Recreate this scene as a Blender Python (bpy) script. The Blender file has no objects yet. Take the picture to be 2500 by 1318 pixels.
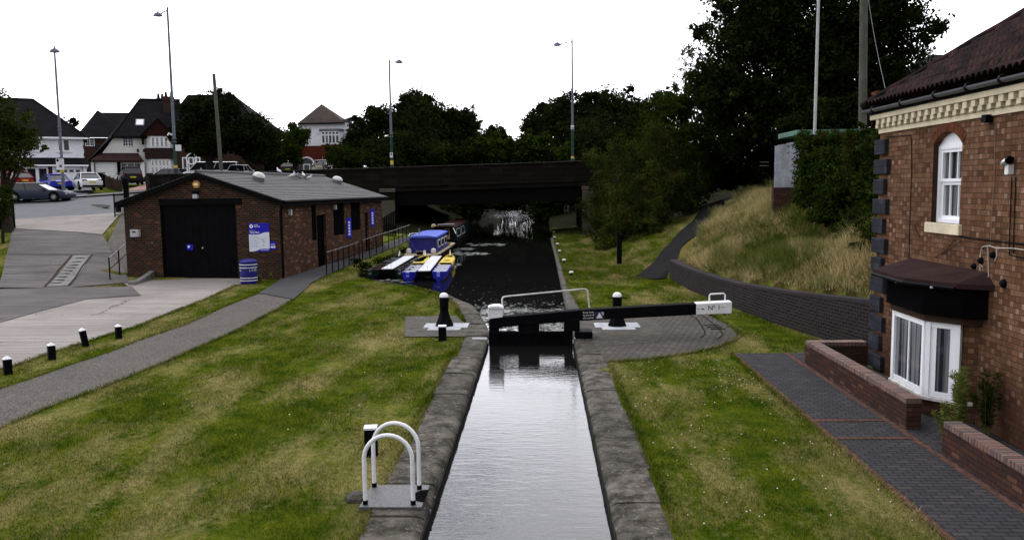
import bpy, bmesh, math, random
import numpy as np
from mathutils import Vector, Matrix, Euler
R=math.radians; rnd=random.Random(7); nr=np.random.default_rng(7)
sc=bpy.context.scene; COL=sc.collection
# ------------------------------------------------------------------ camera, world, sun
FPX=2000.0; CH=3.85
_h=np.array([1,.0122,0]); _d=np.array([69,200,-FPX]); _d/=np.linalg.norm(_d)
_U=np.cross(_h,_d); _U/=np.linalg.norm(_U); _X=np.cross(_d,_U)
RC=np.array([_X,_d,_U]); CC=np.array([0,0,CH])
cam=bpy.data.cameras.new('camera'); co=bpy.data.objects.new('camera',cam); COL.objects.link(co)
cam.sensor_fit='HORIZONTAL'; cam.sensor_width=36; cam.lens=36*FPX/2500; cam.clip_start=.1; cam.clip_end=3000
co.matrix_world=Matrix([list(RC[i])+[CC[i]] for i in range(3)]+[[0,0,0,1]])
sc.camera=co
SUN_EL,SUN_AZ=R(48),R(-22)      # azimuth measured from +Y towards +X
sd=Vector((math.sin(SUN_AZ)*math.cos(SUN_EL),math.cos(SUN_AZ)*math.cos(SUN_EL),math.sin(SUN_EL)))
w=bpy.data.worlds.new('World'); sc.world=w; w.use_nodes=True; nt=w.node_tree; nt.nodes.clear()
def N(t,k,**kw):
    n=t.nodes.new(k)
    for a,b in kw.items():
        if a.startswith('i_'): n.inputs[a[2:].replace('_',' ')].default_value=b
        else: setattr(n,a,b)
    return n
out=N(nt,'ShaderNodeOutputWorld'); bg=N(nt,'ShaderNodeBackground'); bg.inputs[1].default_value=.1
sky=N(nt,'ShaderNodeTexSky',sky_type='NISHITA',sun_disc=False,sun_elevation=SUN_EL,sun_rotation=SUN_AZ)
tc=N(nt,'ShaderNodeTexCoord')
dot=N(nt,'ShaderNodeVectorMath',operation='DOT_PRODUCT'); nt.links.new(tc.outputs['Generated'],dot.inputs[0]); dot.inputs[1].default_value=(sd.x*.8,sd.y*1.25,.22)
mr=N(nt,'ShaderNodeMapRange'); mr.inputs[1].default_value=-.6; mr.inputs[2].default_value=1.0; mr.inputs[3].default_value=10.5; mr.inputs[4].default_value=42
nt.links.new(dot.outputs['Value'],mr.inputs[0])
mp=N(nt,'ShaderNodeMapping'); mp.inputs['Scale'].default_value=(1.5,1.5,6); nt.links.new(tc.outputs['Generated'],mp.inputs[0])
nz=N(nt,'ShaderNodeTexNoise'); nz.inputs['Scale'].default_value=2.2; nz.inputs['Detail'].default_value=7; nz.inputs['Roughness'].default_value=.55; nt.links.new(mp.outputs[0],nz.inputs['Vector'])
cr=N(nt,'ShaderNodeMapRange'); cr.inputs[1].default_value=.31; cr.inputs[2].default_value=.45; cr.inputs[3].default_value=.15; cr.inputs[4].default_value=.96
nt.links.new(nz.outputs[0],cr.inputs[0])
cl=N(nt,'ShaderNodeCombineColor'); 
mb=N(nt,'ShaderNodeMath',operation='MULTIPLY'); mb.inputs[1].default_value=1.07; nt.links.new(mr.outputs[0],mb.inputs[0])
nt.links.new(mr.outputs[0],cl.inputs[0]); nt.links.new(mr.outputs[0],cl.inputs[1]); nt.links.new(mb.outputs[0],cl.inputs[2])
mx=N(nt,'ShaderNodeMix',data_type='RGBA'); nt.links.new(cr.outputs[0],mx.inputs[0]); nt.links.new(sky.outputs[0],mx.inputs[6]); nt.links.new(cl.outputs[0],mx.inputs[7])
nt.links.new(mx.outputs[2],bg.inputs[0]); nt.links.new(bg.outputs[0],out.inputs[0])
sl=bpy.data.lights.new('sun','SUN'); sl.energy=.7; sl.angle=R(14); sl.color=(1,.96,.9)
so=bpy.data.objects.new('sun',sl); COL.objects.link(so); so.rotation_euler=(-sd).to_track_quat('-Z','Y').to_euler()
sc.view_settings.view_transform='Standard'; sc.view_settings.look='None'; sc.view_settings.exposure=-.3; sc.view_settings.gamma=1
sc.cycles.max_bounces=6; sc.cycles.diffuse_bounces=3; sc.cycles.glossy_bounces=3; sc.cycles.transparent_max_bounces=8; sc.cycles.use_denoising=True
# ------------------------------------------------------------------ survey helpers (photo pixel -> place)
def ray(u,v): return RC@np.array([u-1250,-(v-659),-FPX])
def P(u,v,z=0):
    d=ray(u,v); return Vector(CC+d*(z-CH)/d[2])
def D(u,v,Y):
    d=ray(u,v); return Vector(CC+d*Y/d[1])
def PX(u,v,x):
    d=ray(u,v); return Vector(CC+d*x/d[0])
# ------------------------------------------------------------------ node material helpers
def newmat(name):
    m=bpy.data.materials.new(name); m.use_nodes=True; t=m.node_tree
    b=t.nodes['Principled BSDF']; return m,t,b
def noise(t,vec,scale,detail=4,rough=.55):
    n=N(t,'ShaderNodeTexNoise'); n.inputs['Scale'].default_value=scale; n.inputs['Detail'].default_value=detail; n.inputs['Roughness'].default_value=rough
    if vec is not None: t.links.new(vec,n.inputs['Vector'])
    return n.outputs[0]
def rng(t,v,a,b,c=0,d=1):
    n=N(t,'ShaderNodeMapRange'); n.inputs[1].default_value=a; n.inputs[2].default_value=b; n.inputs[3].default_value=c; n.inputs[4].default_value=d
    t.links.new(v,n.inputs[0]); return n.outputs[0]
def mix(t,f,a,b,mode='MIX'):
    n=N(t,'ShaderNodeMix',data_type='RGBA',blend_type=mode)
    for i,x in ((0,f),(6,a),(7,b)):
        if hasattr(x,'links') : t.links.new(x,n.inputs[i])
        elif i==0: n.inputs[0].default_value=x
        else: n.inputs[i].default_value=(*x[:3],1)
    return n.outputs[2]
def bump(t,b,h,strength=.3,dist=.02,prev=None):
    n=N(t,'ShaderNodeBump'); n.inputs['Strength'].default_value=strength; n.inputs['Distance'].default_value=dist; t.links.new(h,n.inputs['Height'])
    if prev is not None: t.links.new(prev,n.inputs['Normal'])
    t.links.new(n.outputs[0],b.inputs['Normal']); return n.outputs[0]
def mul(c,k): return tuple(x*k for x in c)
def mat(name,col,rough=.7,var=.25,scale=3,bs=.0,bscale=30,col2=None,spec=.03,metal=0,lo=.35,hi=.65,fine=.12):
    m,t,b=newmat(name); g=N(t,'ShaderNodeTexCoord').outputs['Object']
    n=noise(t,g,scale,6,.6); c2=col2 or mul(col,1-var)
    c=mix(t,rng(t,n,lo,hi),c2,mul(col,1+var*.3) if not col2 else col)
    if fine: c=mix(t,rng(t,noise(t,g,scale*14,3),.3,.7,0,1),c,mix(t,1.0,c,(1-fine*2,)*3,'MULTIPLY'))
    t.links.new(c,b.inputs['Base Color']); b.inputs['Roughness'].default_value=rough; b.inputs['Metallic'].default_value=metal
    b.inputs['Specular IOR Level'].default_value=spec
    if bs: bump(t,b,noise(t,g,bscale,5),bs,.02)
    return m
def brickmat(name,c1,c2,mortar,bw=.225,bh=.075,ms=.006,var=.5,third=None,squash=1,bs=.5,rough=.85,stain=None,rot=0,nscale=1.2):
    m,t,b=newmat(name); uv=N(t,'ShaderNodeTexCoord').outputs['UV']
    if rot:
        mp=N(t,'ShaderNodeMapping'); mp.inputs['Rotation'].default_value=(0,0,rot); t.links.new(uv,mp.inputs[0]); uv=mp.outputs[0]
    wob=N(t,'ShaderNodeVectorMath',operation='MULTIPLY_ADD'); nn=N(t,'ShaderNodeTexNoise'); nn.inputs['Scale'].default_value=6; t.links.new(uv,nn.inputs['Vector'])
    t.links.new(nn.outputs['Color'],wob.inputs[0]); wob.inputs[1].default_value=(.012,.012,0); t.links.new(uv,wob.inputs[2]); uvw=wob.outputs[0]
    br=N(t,'ShaderNodeTexBrick',offset=.5,squash=squash,squash_frequency=2); t.links.new(uvw,br.inputs['Vector'])
    for k,v in (('Scale',1),('Mortar Size',ms),('Mortar Smooth',.15),('Bias',0),('Brick Width',bw),('Row Height',bh)): br.inputs[k].default_value=v
    br.inputs['Color1'].default_value=(*c1,1); br.inputs['Color2'].default_value=(*c2,1); br.inputs['Mortar'].default_value=(*mortar,1)
    c=br.outputs['Color']
    if third:
        b2=N(t,'ShaderNodeTexBrick',offset=.5,squash=squash,squash_frequency=2); t.links.new(uvw,b2.inputs['Vector'])
        for k,v in (('Scale',1),('Mortar Size',0),('Bias',-.35),('Brick Width',bw),('Row Height',bh)): b2.inputs[k].default_value=v
        b2.inputs['Color1'].default_value=(0,0,0,1); b2.inputs['Color2'].default_value=(1,1,1,1)
        f=rng(t,b2.outputs['Color'],.45,.6)
        fm=N(t,'ShaderNodeMath',operation='MULTIPLY'); t.links.new(f,fm.inputs[0])
        inv=rng(t,br.outputs['Fac'],0,1,1,0); t.links.new(inv,fm.inputs[1])
        c=mix(t,fm.outputs[0],c,third)
    n=noise(t,uv,nscale,6,.65); c=mix(t,rng(t,n,.3,.7,0,var),c,mul(stain,1) if stain else (0.02,.015,.012))
    c=mix(t,rng(t,noise(t,uv,38,3),.35,.7,0,.35),c,(.03,.025,.02))
    t.links.new(c,b.inputs['Base Color']); b.inputs['Roughness'].default_value=rough; b.inputs['Specular IOR Level'].default_value=.02
    h=mix(t,.35,rng(t,br.outputs['Fac'],0,1,1,0),noise(t,uv,45,4)); bump(t,b,h,bs,.012)
    return m
# ------------------------------------------------------------------ mesh helpers
def link(o,parent=None):
    COL.objects.link(o)
    if parent: o.parent=parent
    return o
def thing(name,label,cat,loc=(0,0,0),rz=0,group=None):
    o=bpy.data.objects.new(name,None); o.empty_display_size=.2; link(o); o.location=loc; o.rotation_euler=(0,0,rz)
    o['label']=label; o['category']=cat
    if group: o['group']=group
    return o
def tag(o,label,cat,group=None,kind=None):
    if label: o['label']=label
    if cat: o['category']=cat
    if group: o['group']=group
    if kind: o['kind']=kind
    return o
def struct(o): o['kind']='structure'; return o
class MB:
    def __init__(s,off=(0,0,0)): s.v=[]; s.f=[]; s.off=Vector(off); s.uv=None; s.sm=False
    def add(s,vs,fs):
        k=len(s.v); s.v+= [Vector(p)-s.off for p in vs]; s.f+=[[i+k for i in f] for f in fs]; return s
    def box(s,x0,x1,y0,y1,z0,z1,T=None):
        vs=[Vector((x,y,z)) for z in (z0,z1) for y in (y0,y1) for x in (x0,x1)]
        if T is not None: vs=[T@p for p in vs]
        return s.add(vs,[(0,2,3,1),(4,5,7,6),(0,1,5,4),(2,6,7,3),(0,4,6,2),(1,3,7,5)])
    def prism(s,poly,a,b,axis='z',T=None):
        n=len(poly)
        def pt(p,t): return {'z':(p[0],p[1],t),'y':(p[0],t,p[1]),'x':(t,p[0],p[1])}[axis]
        vs=[Vector(pt(p,a)) for p in poly]+[Vector(pt(p,b)) for p in poly]
        if T is not None: vs=[T@p for p in vs]
        return s.add(vs,[list(range(n))[::-1],list(range(n,2*n))]+[(i,(i+1)%n,n+(i+1)%n,n+i) for i in range(n)])
    def tube(s,pts,r,n=8,caps=True):
        pts=[Vector(p) for p in pts]; rs=r if hasattr(r,'__len__') else [r]*len(pts); vs=[];fs=[]
        a=None
        for i,p in enumerate(pts):
            d=(pts[min(i+1,len(pts)-1)]-pts[max(i-1,0)])
            if d.length<1e-9: d=Vector((0,0,1))
            d.normalize()
            if a is None: a=d.orthogonal().normalized()
            else:
                a=(a-d*a.dot(d)); a=a.normalized() if a.length>1e-6 else d.orthogonal().normalized()
            b=d.cross(a)
            vs+=[p+(a*math.cos(2*math.pi*k/n)+b*math.sin(2*math.pi*k/n))*rs[i] for k in range(n)]
        for i in range(len(pts)-1):
            for k in range(n): fs.append((i*n+k,i*n+(k+1)%n,(i+1)*n+(k+1)%n,(i+1)*n+k))
        if caps: fs+=[list(range(n))[::-1],[(len(pts)-1)*n+k for k in range(n)]]
        return s.add(vs,fs)
    def lathe(s,prof,c=(0,0,0),n=20,T=None):
        vs=[];fs=[]
        for r,z in prof: vs+=[Vector((r*math.cos(2*math.pi*k/n),r*math.sin(2*math.pi*k/n),z)) for k in range(n)]
        if T is not None: vs=[T@p for p in vs]
        vs=[p+Vector(c) for p in vs]
        for i in range(len(prof)-1):
            for k in range(n): fs.append((i*n+k,i*n+(k+1)%n,(i+1)*n+(k+1)%n,(i+1)*n+k))
        fs+=[list(range(n))[::-1],[(len(prof)-1)*n+k for k in range(n)]]
        return s.add(vs,fs)
    def loft(s,secs,close=True,caps=True):
        n=len(secs[0]); vs=[p for q in secs for p in q]; fs=[]
        for i in range(len(secs)-1):
            for k in range(n if close else n-1): fs.append((i*n+k,i*n+(k+1)%n,(i+1)*n+(k+1)%n,(i+1)*n+k))
        if caps: fs+=[list(range(n))[::-1],[(len(secs)-1)*n+k for k in range(n)]]
        return s.add(vs,fs)
    def build(s,name,m,parent=None,smooth=False,bevel=0,seg=2,uvs=None,recalc=True):
        me=bpy.data.meshes.new(name); me.from_pydata([tuple(p) for p in s.v],[],s.f); me.materials.append(m)
        if recalc:
            bm=bmesh.new(); bm.from_mesh(me); bmesh.ops.recalc_face_normals(bm,faces=bm.faces); bm.to_mesh(me); bm.free()
        autouv(me) if uvs is None else setuv(me,uvs)
        if smooth:
            me.polygons.foreach_set('use_smooth',[True]*len(me.polygons))
            if smooth!='all':
                try: me.set_sharp_from_angle(angle=R(40))
                except Exception: pass
        o=bpy.data.objects.new(name,me); link(o,parent)
        if bevel:
            md=o.modifiers.new('bevel','BEVEL'); md.width=bevel; md.segments=seg; md.limit_method='ANGLE'; md.angle_limit=R(40)
        return o
def setuv(me,uvs):
    l=me.uv_layers.new(name='UVMap')
    for p in me.polygons:
        for li in p.loop_indices: l.data[li].uv=uvs[me.loops[li].vertex_index]
def autouv(me):
    if len(me.polygons)>60000: return
    l=me.uv_layers.new(name='UVMap'); Z=Vector((0,0,1))
    vs=me.vertices
    for p in me.polygons:
        n=p.normal
        if abs(n.z)>.98 or n.length<.5: t=Vector((1,0,0)); b=Vector((0,1,0))
        else:
            t=Z.cross(n).normalized()
            if (t.x+t.y*.5)<0: t=-t
            b=n.cross(t)
            if b.z<0: b=-b
        for li in p.loop_indices:
            q=vs[me.loops[li].vertex_index].co; l.data[li].uv=(q.dot(t),q.dot(b))
def npmesh(name,V,F,m,parent=None,uv=None):
    """numpy quads or tris -> mesh"""
    me=bpy.data.meshes.new(name); k=F.shape[1]
    me.vertices.add(len(V)); me.vertices.foreach_set('co',V.astype(np.float32).ravel())
    me.loops.add(F.size); me.loops.foreach_set('vertex_index',F.astype(np.int32).ravel())
    me.polygons.add(len(F)); me.polygons.foreach_set('loop_start',np.arange(0,F.size,k,dtype=np.int32))
    try: me.polygons.foreach_set('loop_total',np.full(len(F),k,dtype=np.int32))
    except Exception: pass
    me.update(calc_edges=True); me.materials.append(m)
    if uv is not None:
        l=me.uv_layers.new(name='UVMap'); l.data.foreach_set('uv',uv[F.ravel()].astype(np.float32).ravel())
    o=bpy.data.objects.new(name,me); link(o,parent); return o
def txt(s,size,parent,M,m,name='lettering',ext=.001,align='LEFT',bold=0):
    c=bpy.data.curves.new(name,'FONT'); c.body=s; c.size=size; c.extrude=ext; c.align_x=align; c.offset=bold; c.resolution_u=2
    o=bpy.data.objects.new('tmp',c); link(o); dg=bpy.context.evaluated_depsgraph_get(); dg.update()
    me=bpy.data.meshes.new_from_object(o.evaluated_get(dg)); bpy.data.objects.remove(o); me.materials.clear(); me.materials.append(m); me.name=name
    q=bpy.data.objects.new(name,me); link(q,parent); q.matrix_local=M; return q
def frame(origin,xd,yd):
    """matrix: local x=xd, local y=yd"""
    x=Vector(xd).normalized(); y=Vector(yd).normalized(); z=x.cross(y)
    return Matrix(((x.x,y.x,z.x,origin[0]),(x.y,y.y,z.y,origin[1]),(x.z,y.z,z.z,origin[2]),(0,0,0,1)))
def copytree(o,loc,rz=0,label=None,parent=None):
    c=o.copy(); COL.objects.link(c)
    if parent is None: c.location=loc; c.rotation_euler=(0,0,rz)
    else: c.parent=parent
    if label: c['label']=label
    for ch in [q for q in bpy.data.objects if q.parent==o]: copytree(ch,None,parent=c)
    return c
def inpoly(x,y,poly):
    x=np.asarray(x,float); y=np.asarray(y,float); ins=np.zeros(x.shape,bool); n=len(poly)
    for i in range(n):
        x0,y0=poly[i][:2]; x1,y1=poly[(i+1)%n][:2]
        if y0==y1: continue
        c=((y0>y)!=(y1>y))&(x<(x1-x0)*(y-y0)/(y1-y0)+x0); ins^=c
    return ins
# ------------------------------------------------------------------ materials
def grassmat(name,g1,g2,dry,blade=False,dl=.465,dh=.67):
    m,t,b=newmat(name); g=N(t,'ShaderNodeNewGeometry').outputs['Position']
    mp=N(t,'ShaderNodeMapping'); mp.inputs['Rotation'].default_value=(0,0,R(24)); mp.inputs['Scale'].default_value=(1.5,.55,.5); t.links.new(g,mp.inputs[0])
    a=noise(t,mp.outputs[0],.42,7,.68); bb=noise(t,g,1.7,5,.6); c=noise(t,g,9,4,.7)
    s=N(t,'ShaderNodeMath',operation='MULTIPLY_ADD'); t.links.new(c,s.inputs[0]); s.inputs[1].default_value=.35; 
    s2=N(t,'ShaderNodeMath',operation='SUBTRACT'); t.links.new(a,s2.inputs[0]); s2.inputs[1].default_value=.175; t.links.new(s2.outputs[0],s.inputs[2])
    col=mix(t,rng(t,bb,.35,.65),g1,g2); col=mix(t,rng(t,s.outputs[0],dl,dh),col,dry)
    if blade:
        oi=noise(t,g,60,2,.5); col=mix(t,rng(t,oi,.3,.7,0,.42),col,mix(t,1.0,col,(.45,.5,.4),'MULTIPLY'))
        b.inputs['Specular IOR Level'].default_value=.0
    else:
        col=mix(t,rng(t,noise(t,g,45,4,.7),.3,.7,0,.6),col,mix(t,1.0,col,(.4,.42,.35),'MULTIPLY'))
        b.inputs['Specular IOR Level'].default_value=.0; bump(t,b,noise(t,g,55,4,.7),.9,.03)
    t.links.new(col,b.inputs['Base Color']); b.inputs['Roughness'].default_value=.9; return m
G1=(.036,.066,.005); G2=(.102,.121,.010); GD=(.265,.22,.090)
M_lawn=grassmat('lawn',G1,G2,GD); M_blade=grassmat('grass_blade',mul(G1,1.1),mul(G2,1.15),mul(GD,1.05),True)
M_bank=grassmat('bank_ground',(.045,.07,.008),(.10,.095,.022),(.16,.12,.045),dl=.44,dh=.58); M_straw=grassmat('straw_blade',(.05,.10,.008),(.15,.15,.035),(.46,.37,.18),True,.42,.57)
M_stone=mat('worn_stone',(.125,.115,.095),.8,.5,1.3,.5,28,col2=(.042,.038,.034)); M_stone2=mat('pale_stone',(.17,.155,.13),.85,.4,2,.5,30,col2=(.085,.078,.068))
def stonemat(name,a,b_,lich,lo=.62):
    m,t,b=newmat(name); g=N(t,'ShaderNodeNewGeometry').outputs['Position']
    oi=N(t,'ShaderNodeObjectInfo').outputs['Random']; c=mix(t,rng(t,noise(t,g,2.6,9,.75),.42,.58),b_,a); c=mix(t,rng(t,oi,0,1,0,.55),c,mul(b_,.8)); c=mix(t,rng(t,noise(t,g,5,6,.7),.35,.7,0,.6),c,(.03,.028,.02))
    c=mix(t,rng(t,noise(t,g,14,5,.75),lo,lo+.06,0,.8),c,lich); c=mix(t,rng(t,noise(t,g,2.2,5),.58,.7,0,.5),c,(.06,.06,.025))
    c=mix(t,rng(t,noise(t,g,70,3),.3,.7,0,.4),c,(.03,.03,.028))
    t.links.new(c,b.inputs['Base Color']); b.inputs['Roughness'].default_value=.8; b.inputs['Specular IOR Level'].default_value=.04
    bump(t,b,noise(t,g,7,8,.75),.9,.05); return m
M_coping=stonemat('coping_stone',(.20,.178,.150),(.032,.029,.025),(.34,.33,.29),.6); M_slab=stonemat('slab',(.17,.155,.135),(.09,.082,.072),(.26,.25,.22),.64)
def concretemat(name,c1,c2,lines=4.0):
    m,t,b=newmat(name); g=N(t,'ShaderNodeNewGeometry').outputs['Position']
    c=mix(t,rng(t,noise(t,g,.35,6,.6),.35,.65),c1,c2)
    mp=N(t,'ShaderNodeMapping'); mp.inputs['Scale'].default_value=(.12,lines,1); mp.inputs['Rotation'].default_value=(0,0,R(7)); t.links.new(g,mp.inputs[0])
    l=noise(t,mp.outputs[0],1.5,5,.7); c=mix(t,rng(t,l,.42,.66,0,.62),c,mul(c2,.4)); c=mix(t,rng(t,noise(t,g,30,3),.3,.7,0,.25),c,mul(c2,.5))
    c=mix(t,rng(t,noise(t,g,2.3,6,.7),.6,.75,0,.45),c,(.09,.075,.055))
    vo=N(t,'ShaderNodeTexVoronoi',feature='DISTANCE_TO_EDGE'); vo.inputs['Scale'].default_value=.23; wv=N(t,'ShaderNodeVectorMath',operation='MULTIPLY_ADD'); nn=N(t,'ShaderNodeTexNoise'); nn.inputs['Scale'].default_value=1.1; nn.inputs['Detail'].default_value=6; t.links.new(g,nn.inputs['Vector']); t.links.new(nn.outputs['Color'],wv.inputs[0]); wv.inputs[1].default_value=(1.6,1.6,0); t.links.new(g,wv.inputs[2]); t.links.new(wv.outputs[0],vo.inputs['Vector'])
    c=mix(t,rng(t,vo.outputs['Distance'],.0,.0035,.7,0),c,(.03,.03,.022)); c=mix(t,rng(t,noise(t,g,5.5,3,.5),.70,.76,0,.55),c,mul(c2,.35)); c=mix(t,rng(t,noise(t,g,.8,7,.75),.5,.72,0,.4),c,mul(c2,.5))
    t.links.new(c,b.inputs['Base Color']); b.inputs['Roughness'].default_value=.9; b.inputs['Specular IOR Level'].default_value=.03; bump(t,b,l,.9,.05); return m
M_conc=concretemat('concrete_pale',(.315,.288,.265),(.235,.215,.198)); M_conc2=concretemat('concrete_ribbed',(.150,.136,.130),(.105,.097,.094),4)
def gravelmat(name,c1,c2,sp):
    m,t,b=newmat(name); g=N(t,'ShaderNodeNewGeometry').outputs['Position']
    c=mix(t,rng(t,noise(t,g,.8,5),.35,.65),c1,c2); v=N(t,'ShaderNodeTexVoronoi'); v.inputs['Scale'].default_value=38; t.links.new(g,v.inputs['Vector'])
    c=mix(t,rng(t,v.outputs['Color'],.1,.9,0,.75),c,sp); c=mix(t,rng(t,noise(t,g,60,4,.8),.45,.7,0,.6),c,mul(c1,.3))
    t.links.new(c,b.inputs['Base Color']); b.inputs['Roughness'].default_value=.95; b.inputs['Specular IOR Level'].default_value=.02; bump(t,b,v.outputs['Distance'],.7,.012); return m
M_path=gravelmat('path_gravel',(.045,.041,.037),(.068,.062,.056),(.18,.165,.145)); M_asph=gravelmat('asphalt_dark',(.050,.050,.054),(.062,.062,.066),(.078,.078,.08)); M_asph2=gravelmat('asphalt_black',(.010,.010,.011),(.014,.0135,.015),(.02,.019,.02)); M_road=gravelmat('road_asphalt',(.12,.122,.13),(.15,.152,.16),(.17,.17,.175))
M_kerb=mat('kerb',(.2,.19,.18),.8,.4,3)
M_pave=brickmat('path_pavers',(.056,.056,.064),(.036,.036,.043),(.010,.010,.010),.2,.1,.008,.35,third=(.068,.064,.066),stain=(.03,.03,.028))
M_fan=brickmat('fan_pavers',(.115,.105,.098),(.080,.074,.071),(.02,.018,.014),.23,.115,.014,.45,third=(.135,.125,.11),stain=(.05,.045,.035),rot=R(62))
M_redpave=brickmat('red_edging',(.15,.07,.05),(.10,.055,.042),(.03,.025,.02),.1,.2,.006,.4)
M_bhouse=brickmat('house_brick',(.235,.105,.055),(.165,.072,.038),(.085,.062,.045),.225,.082,.007,.38,third=(.33,.205,.155),squash=.55,stain=(.045,.025,.015),nscale=.8)
def flemish(name,cols,mortar,L=.295,S=.197,Hh=.088,mw=.0065):
    m,t,b=newmat(name); uv=N(t,'ShaderNodeTexCoord').outputs['UV']
    def MA(op,a,b_=None,c=None):
        n=N(t,'ShaderNodeMath',operation=op)
        for i_,x in enumerate((a,b_,c)):
            if x is None: continue
            if hasattr(x,'links'): t.links.new(x,n.inputs[i_])
            else: n.inputs[i_].default_value=x
        return n.outputs[0]
    nn=N(t,'ShaderNodeTexNoise'); nn.inputs['Scale'].default_value=5; nn.inputs['Detail'].default_value=3; t.links.new(uv,nn.inputs['Vector'])
    wv=N(t,'ShaderNodeVectorMath',operation='MULTIPLY_ADD'); t.links.new(nn.outputs['Color'],wv.inputs[0]); wv.inputs[1].default_value=(.014,.018,0); t.links.new(uv,wv.inputs[2])
    sp=N(t,'ShaderNodeSeparateXYZ'); t.links.new(wv.outputs[0],sp.inputs[0]); u,v=sp.outputs[0],sp.outputs[1]
    row=MA('FLOOR',MA('DIVIDE',v,Hh)); fv=MA('SUBTRACT',v,MA('MULTIPLY',row,Hh)); u2=MA('ADD',u,MA('MULTIPLY',row,L*.5)); cell=MA('FLOOR',MA('DIVIDE',u2,L)); f=MA('SUBTRACT',u2,MA('MULTIPLY',cell,L)); hd=MA('GREATER_THAN',f,S)
    idv=N(t,'ShaderNodeCombineXYZ'); t.links.new(MA('ADD',MA('MULTIPLY',cell,2),hd),idv.inputs[0]); t.links.new(row,idv.inputs[1]); wn=N(t,'ShaderNodeTexWhiteNoise',noise_dimensions='2D'); t.links.new(idv.outputs[0],wn.inputs['Vector'])
    e1=MA('MINIMUM',f,MA('SUBTRACT',L,f)); e2=MA('ABSOLUTE',MA('SUBTRACT',f,S)); eu=MA('MINIMUM',e1,e2); ev_=MA('MINIMUM',fv,MA('SUBTRACT',Hh,fv)); ed=MA('MINIMUM',eu,ev_)
    mo=rng(t,ed,mw*.5,mw*.9,0,1)
    rp=N(t,'ShaderNodeValToRGB'); t.links.new(MA('ADD',MA('MULTIPLY',wn.outputs['Value'],.72),MA('MULTIPLY',hd,.26)),rp.inputs[0]); e=rp.color_ramp.elements
    e[0].color=(*cols[0],1); e[1].color=(*cols[-1],1)
    for k_,c_ in enumerate(cols[1:-1]): x=e.new((k_+1)/(len(cols)-1)); x.color=(*c_,1)
    c=mix(t,rng(t,noise(t,uv,30,4,.7),.35,.65,0,.5),rp.outputs[0],(.06,.03,.018)); c=mix(t,rng(t,noise(t,uv,.75,6,.65),.46,.68,0,.6),c,(.045,.024,.015)); sz=N(t,'ShaderNodeMath',operation='ADD'); t.links.new(v,sz.inputs[0]); t.links.new(MA('MULTIPLY',noise(t,uv,1.3,4,.6),1.1),sz.inputs[1]); c=mix(t,rng(t,sz.outputs[0],1.1,1.9,.62,0),c,(.040,.018,.012)); c=mix(t,mo,mortar,c)
    t.links.new(c,b.inputs['Base Color']); b.inputs['Roughness'].default_value=.85; b.inputs['Specular IOR Level'].default_value=.02; bump(t,b,mo,.6,.012); return m
M_bhouse=flemish('house_brick_bond',[(.075,.036,.020),(.120,.058,.031),(.160,.082,.046),(.205,.114,.070),(.31,.205,.15)],(.036,.026,.018))
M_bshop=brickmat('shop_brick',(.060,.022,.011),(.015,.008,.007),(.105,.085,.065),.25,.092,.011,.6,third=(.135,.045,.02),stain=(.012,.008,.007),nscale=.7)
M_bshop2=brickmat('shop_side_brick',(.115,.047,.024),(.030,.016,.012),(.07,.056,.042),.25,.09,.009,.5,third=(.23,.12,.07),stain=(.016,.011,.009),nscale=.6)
M_bwall=brickmat('garden_brick',(.078,.032,.022),(.030,.020,.020),(.020,.016,.014),.225,.075,.007,.4,third=(.125,.06,.04))
M_bcope=brickmat('coping_brick',(.17,.088,.064),(.10,.055,.045),(.03,.025,.022),.075,.23,.006,.35,third=(.21,.125,.095))
M_bblue=brickmat('blue_brick',(.016,.013,.017),(.028,.021,.022),(.075,.068,.064),.225,.085,.0075,.4,third=(.028,.027,.032),stain=(.022,.018,.016))
M_bred=brickmat('red_brick_house',(.16,.03,.018),(.11,.022,.014),(.06,.03,.02),.225,.075,.004,.3)
M_bdark=brickmat('dark_brick',(.06,.03,.02),(.035,.02,.016),(.04,.032,.025),.225,.075,.006,.4)
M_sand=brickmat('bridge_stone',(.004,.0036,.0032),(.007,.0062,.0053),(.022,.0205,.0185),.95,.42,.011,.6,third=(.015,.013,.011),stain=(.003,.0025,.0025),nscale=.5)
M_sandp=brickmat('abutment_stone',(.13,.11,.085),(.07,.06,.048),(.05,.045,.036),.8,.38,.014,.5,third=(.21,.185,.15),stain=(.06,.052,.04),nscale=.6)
M_black=mat('black_paint',(.0030,.0030,.0038),.6,.4,3,.1,60,spec=.04,fine=0); M_black2=mat('black_timber',(.004,.004,.005),.8,.4,5,.3,30,spec=.04)
M_blackdk=mat('matt_black',(.0025,.0025,.003),.9,.3,3,spec=.01,fine=0)
M_white=mat('white_paint',(.80,.80,.82),.5,.12,4,.1,40,spec=.3); M_whiteo=mat('weathered_white',(.72,.70,.66),.6,.35,7,.1,40); M_upvc=mat('white_upvc',(.82,.83,.86),.35,.05,2,spec=.4,fine=.03)
M_render=mat('white_render',(.88,.89,.94),.8,.14,.6,.1,20); M_render2=mat('cream_render',(.80,.78,.74),.8,.14,.6,.1,20)
M_cream=mat('cream_paint',(.70,.61,.44),.6,.2,2,.15,25,fine=.08); M_tile=mat('roof_tile_brown',(.038,.020,.018),.9,.5,3,.4,30,col2=(.012,.009,.0095),lo=.4,hi=.6)
M_hroof=mat('dark_plain_tile',(.010,.0098,.0115),.85,.35,1.2,.5,12); M_hroof2=mat('brown_plain_tile',(.060,.046,.040),.85,.3,.8,.5,12)
M_slate=None
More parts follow.
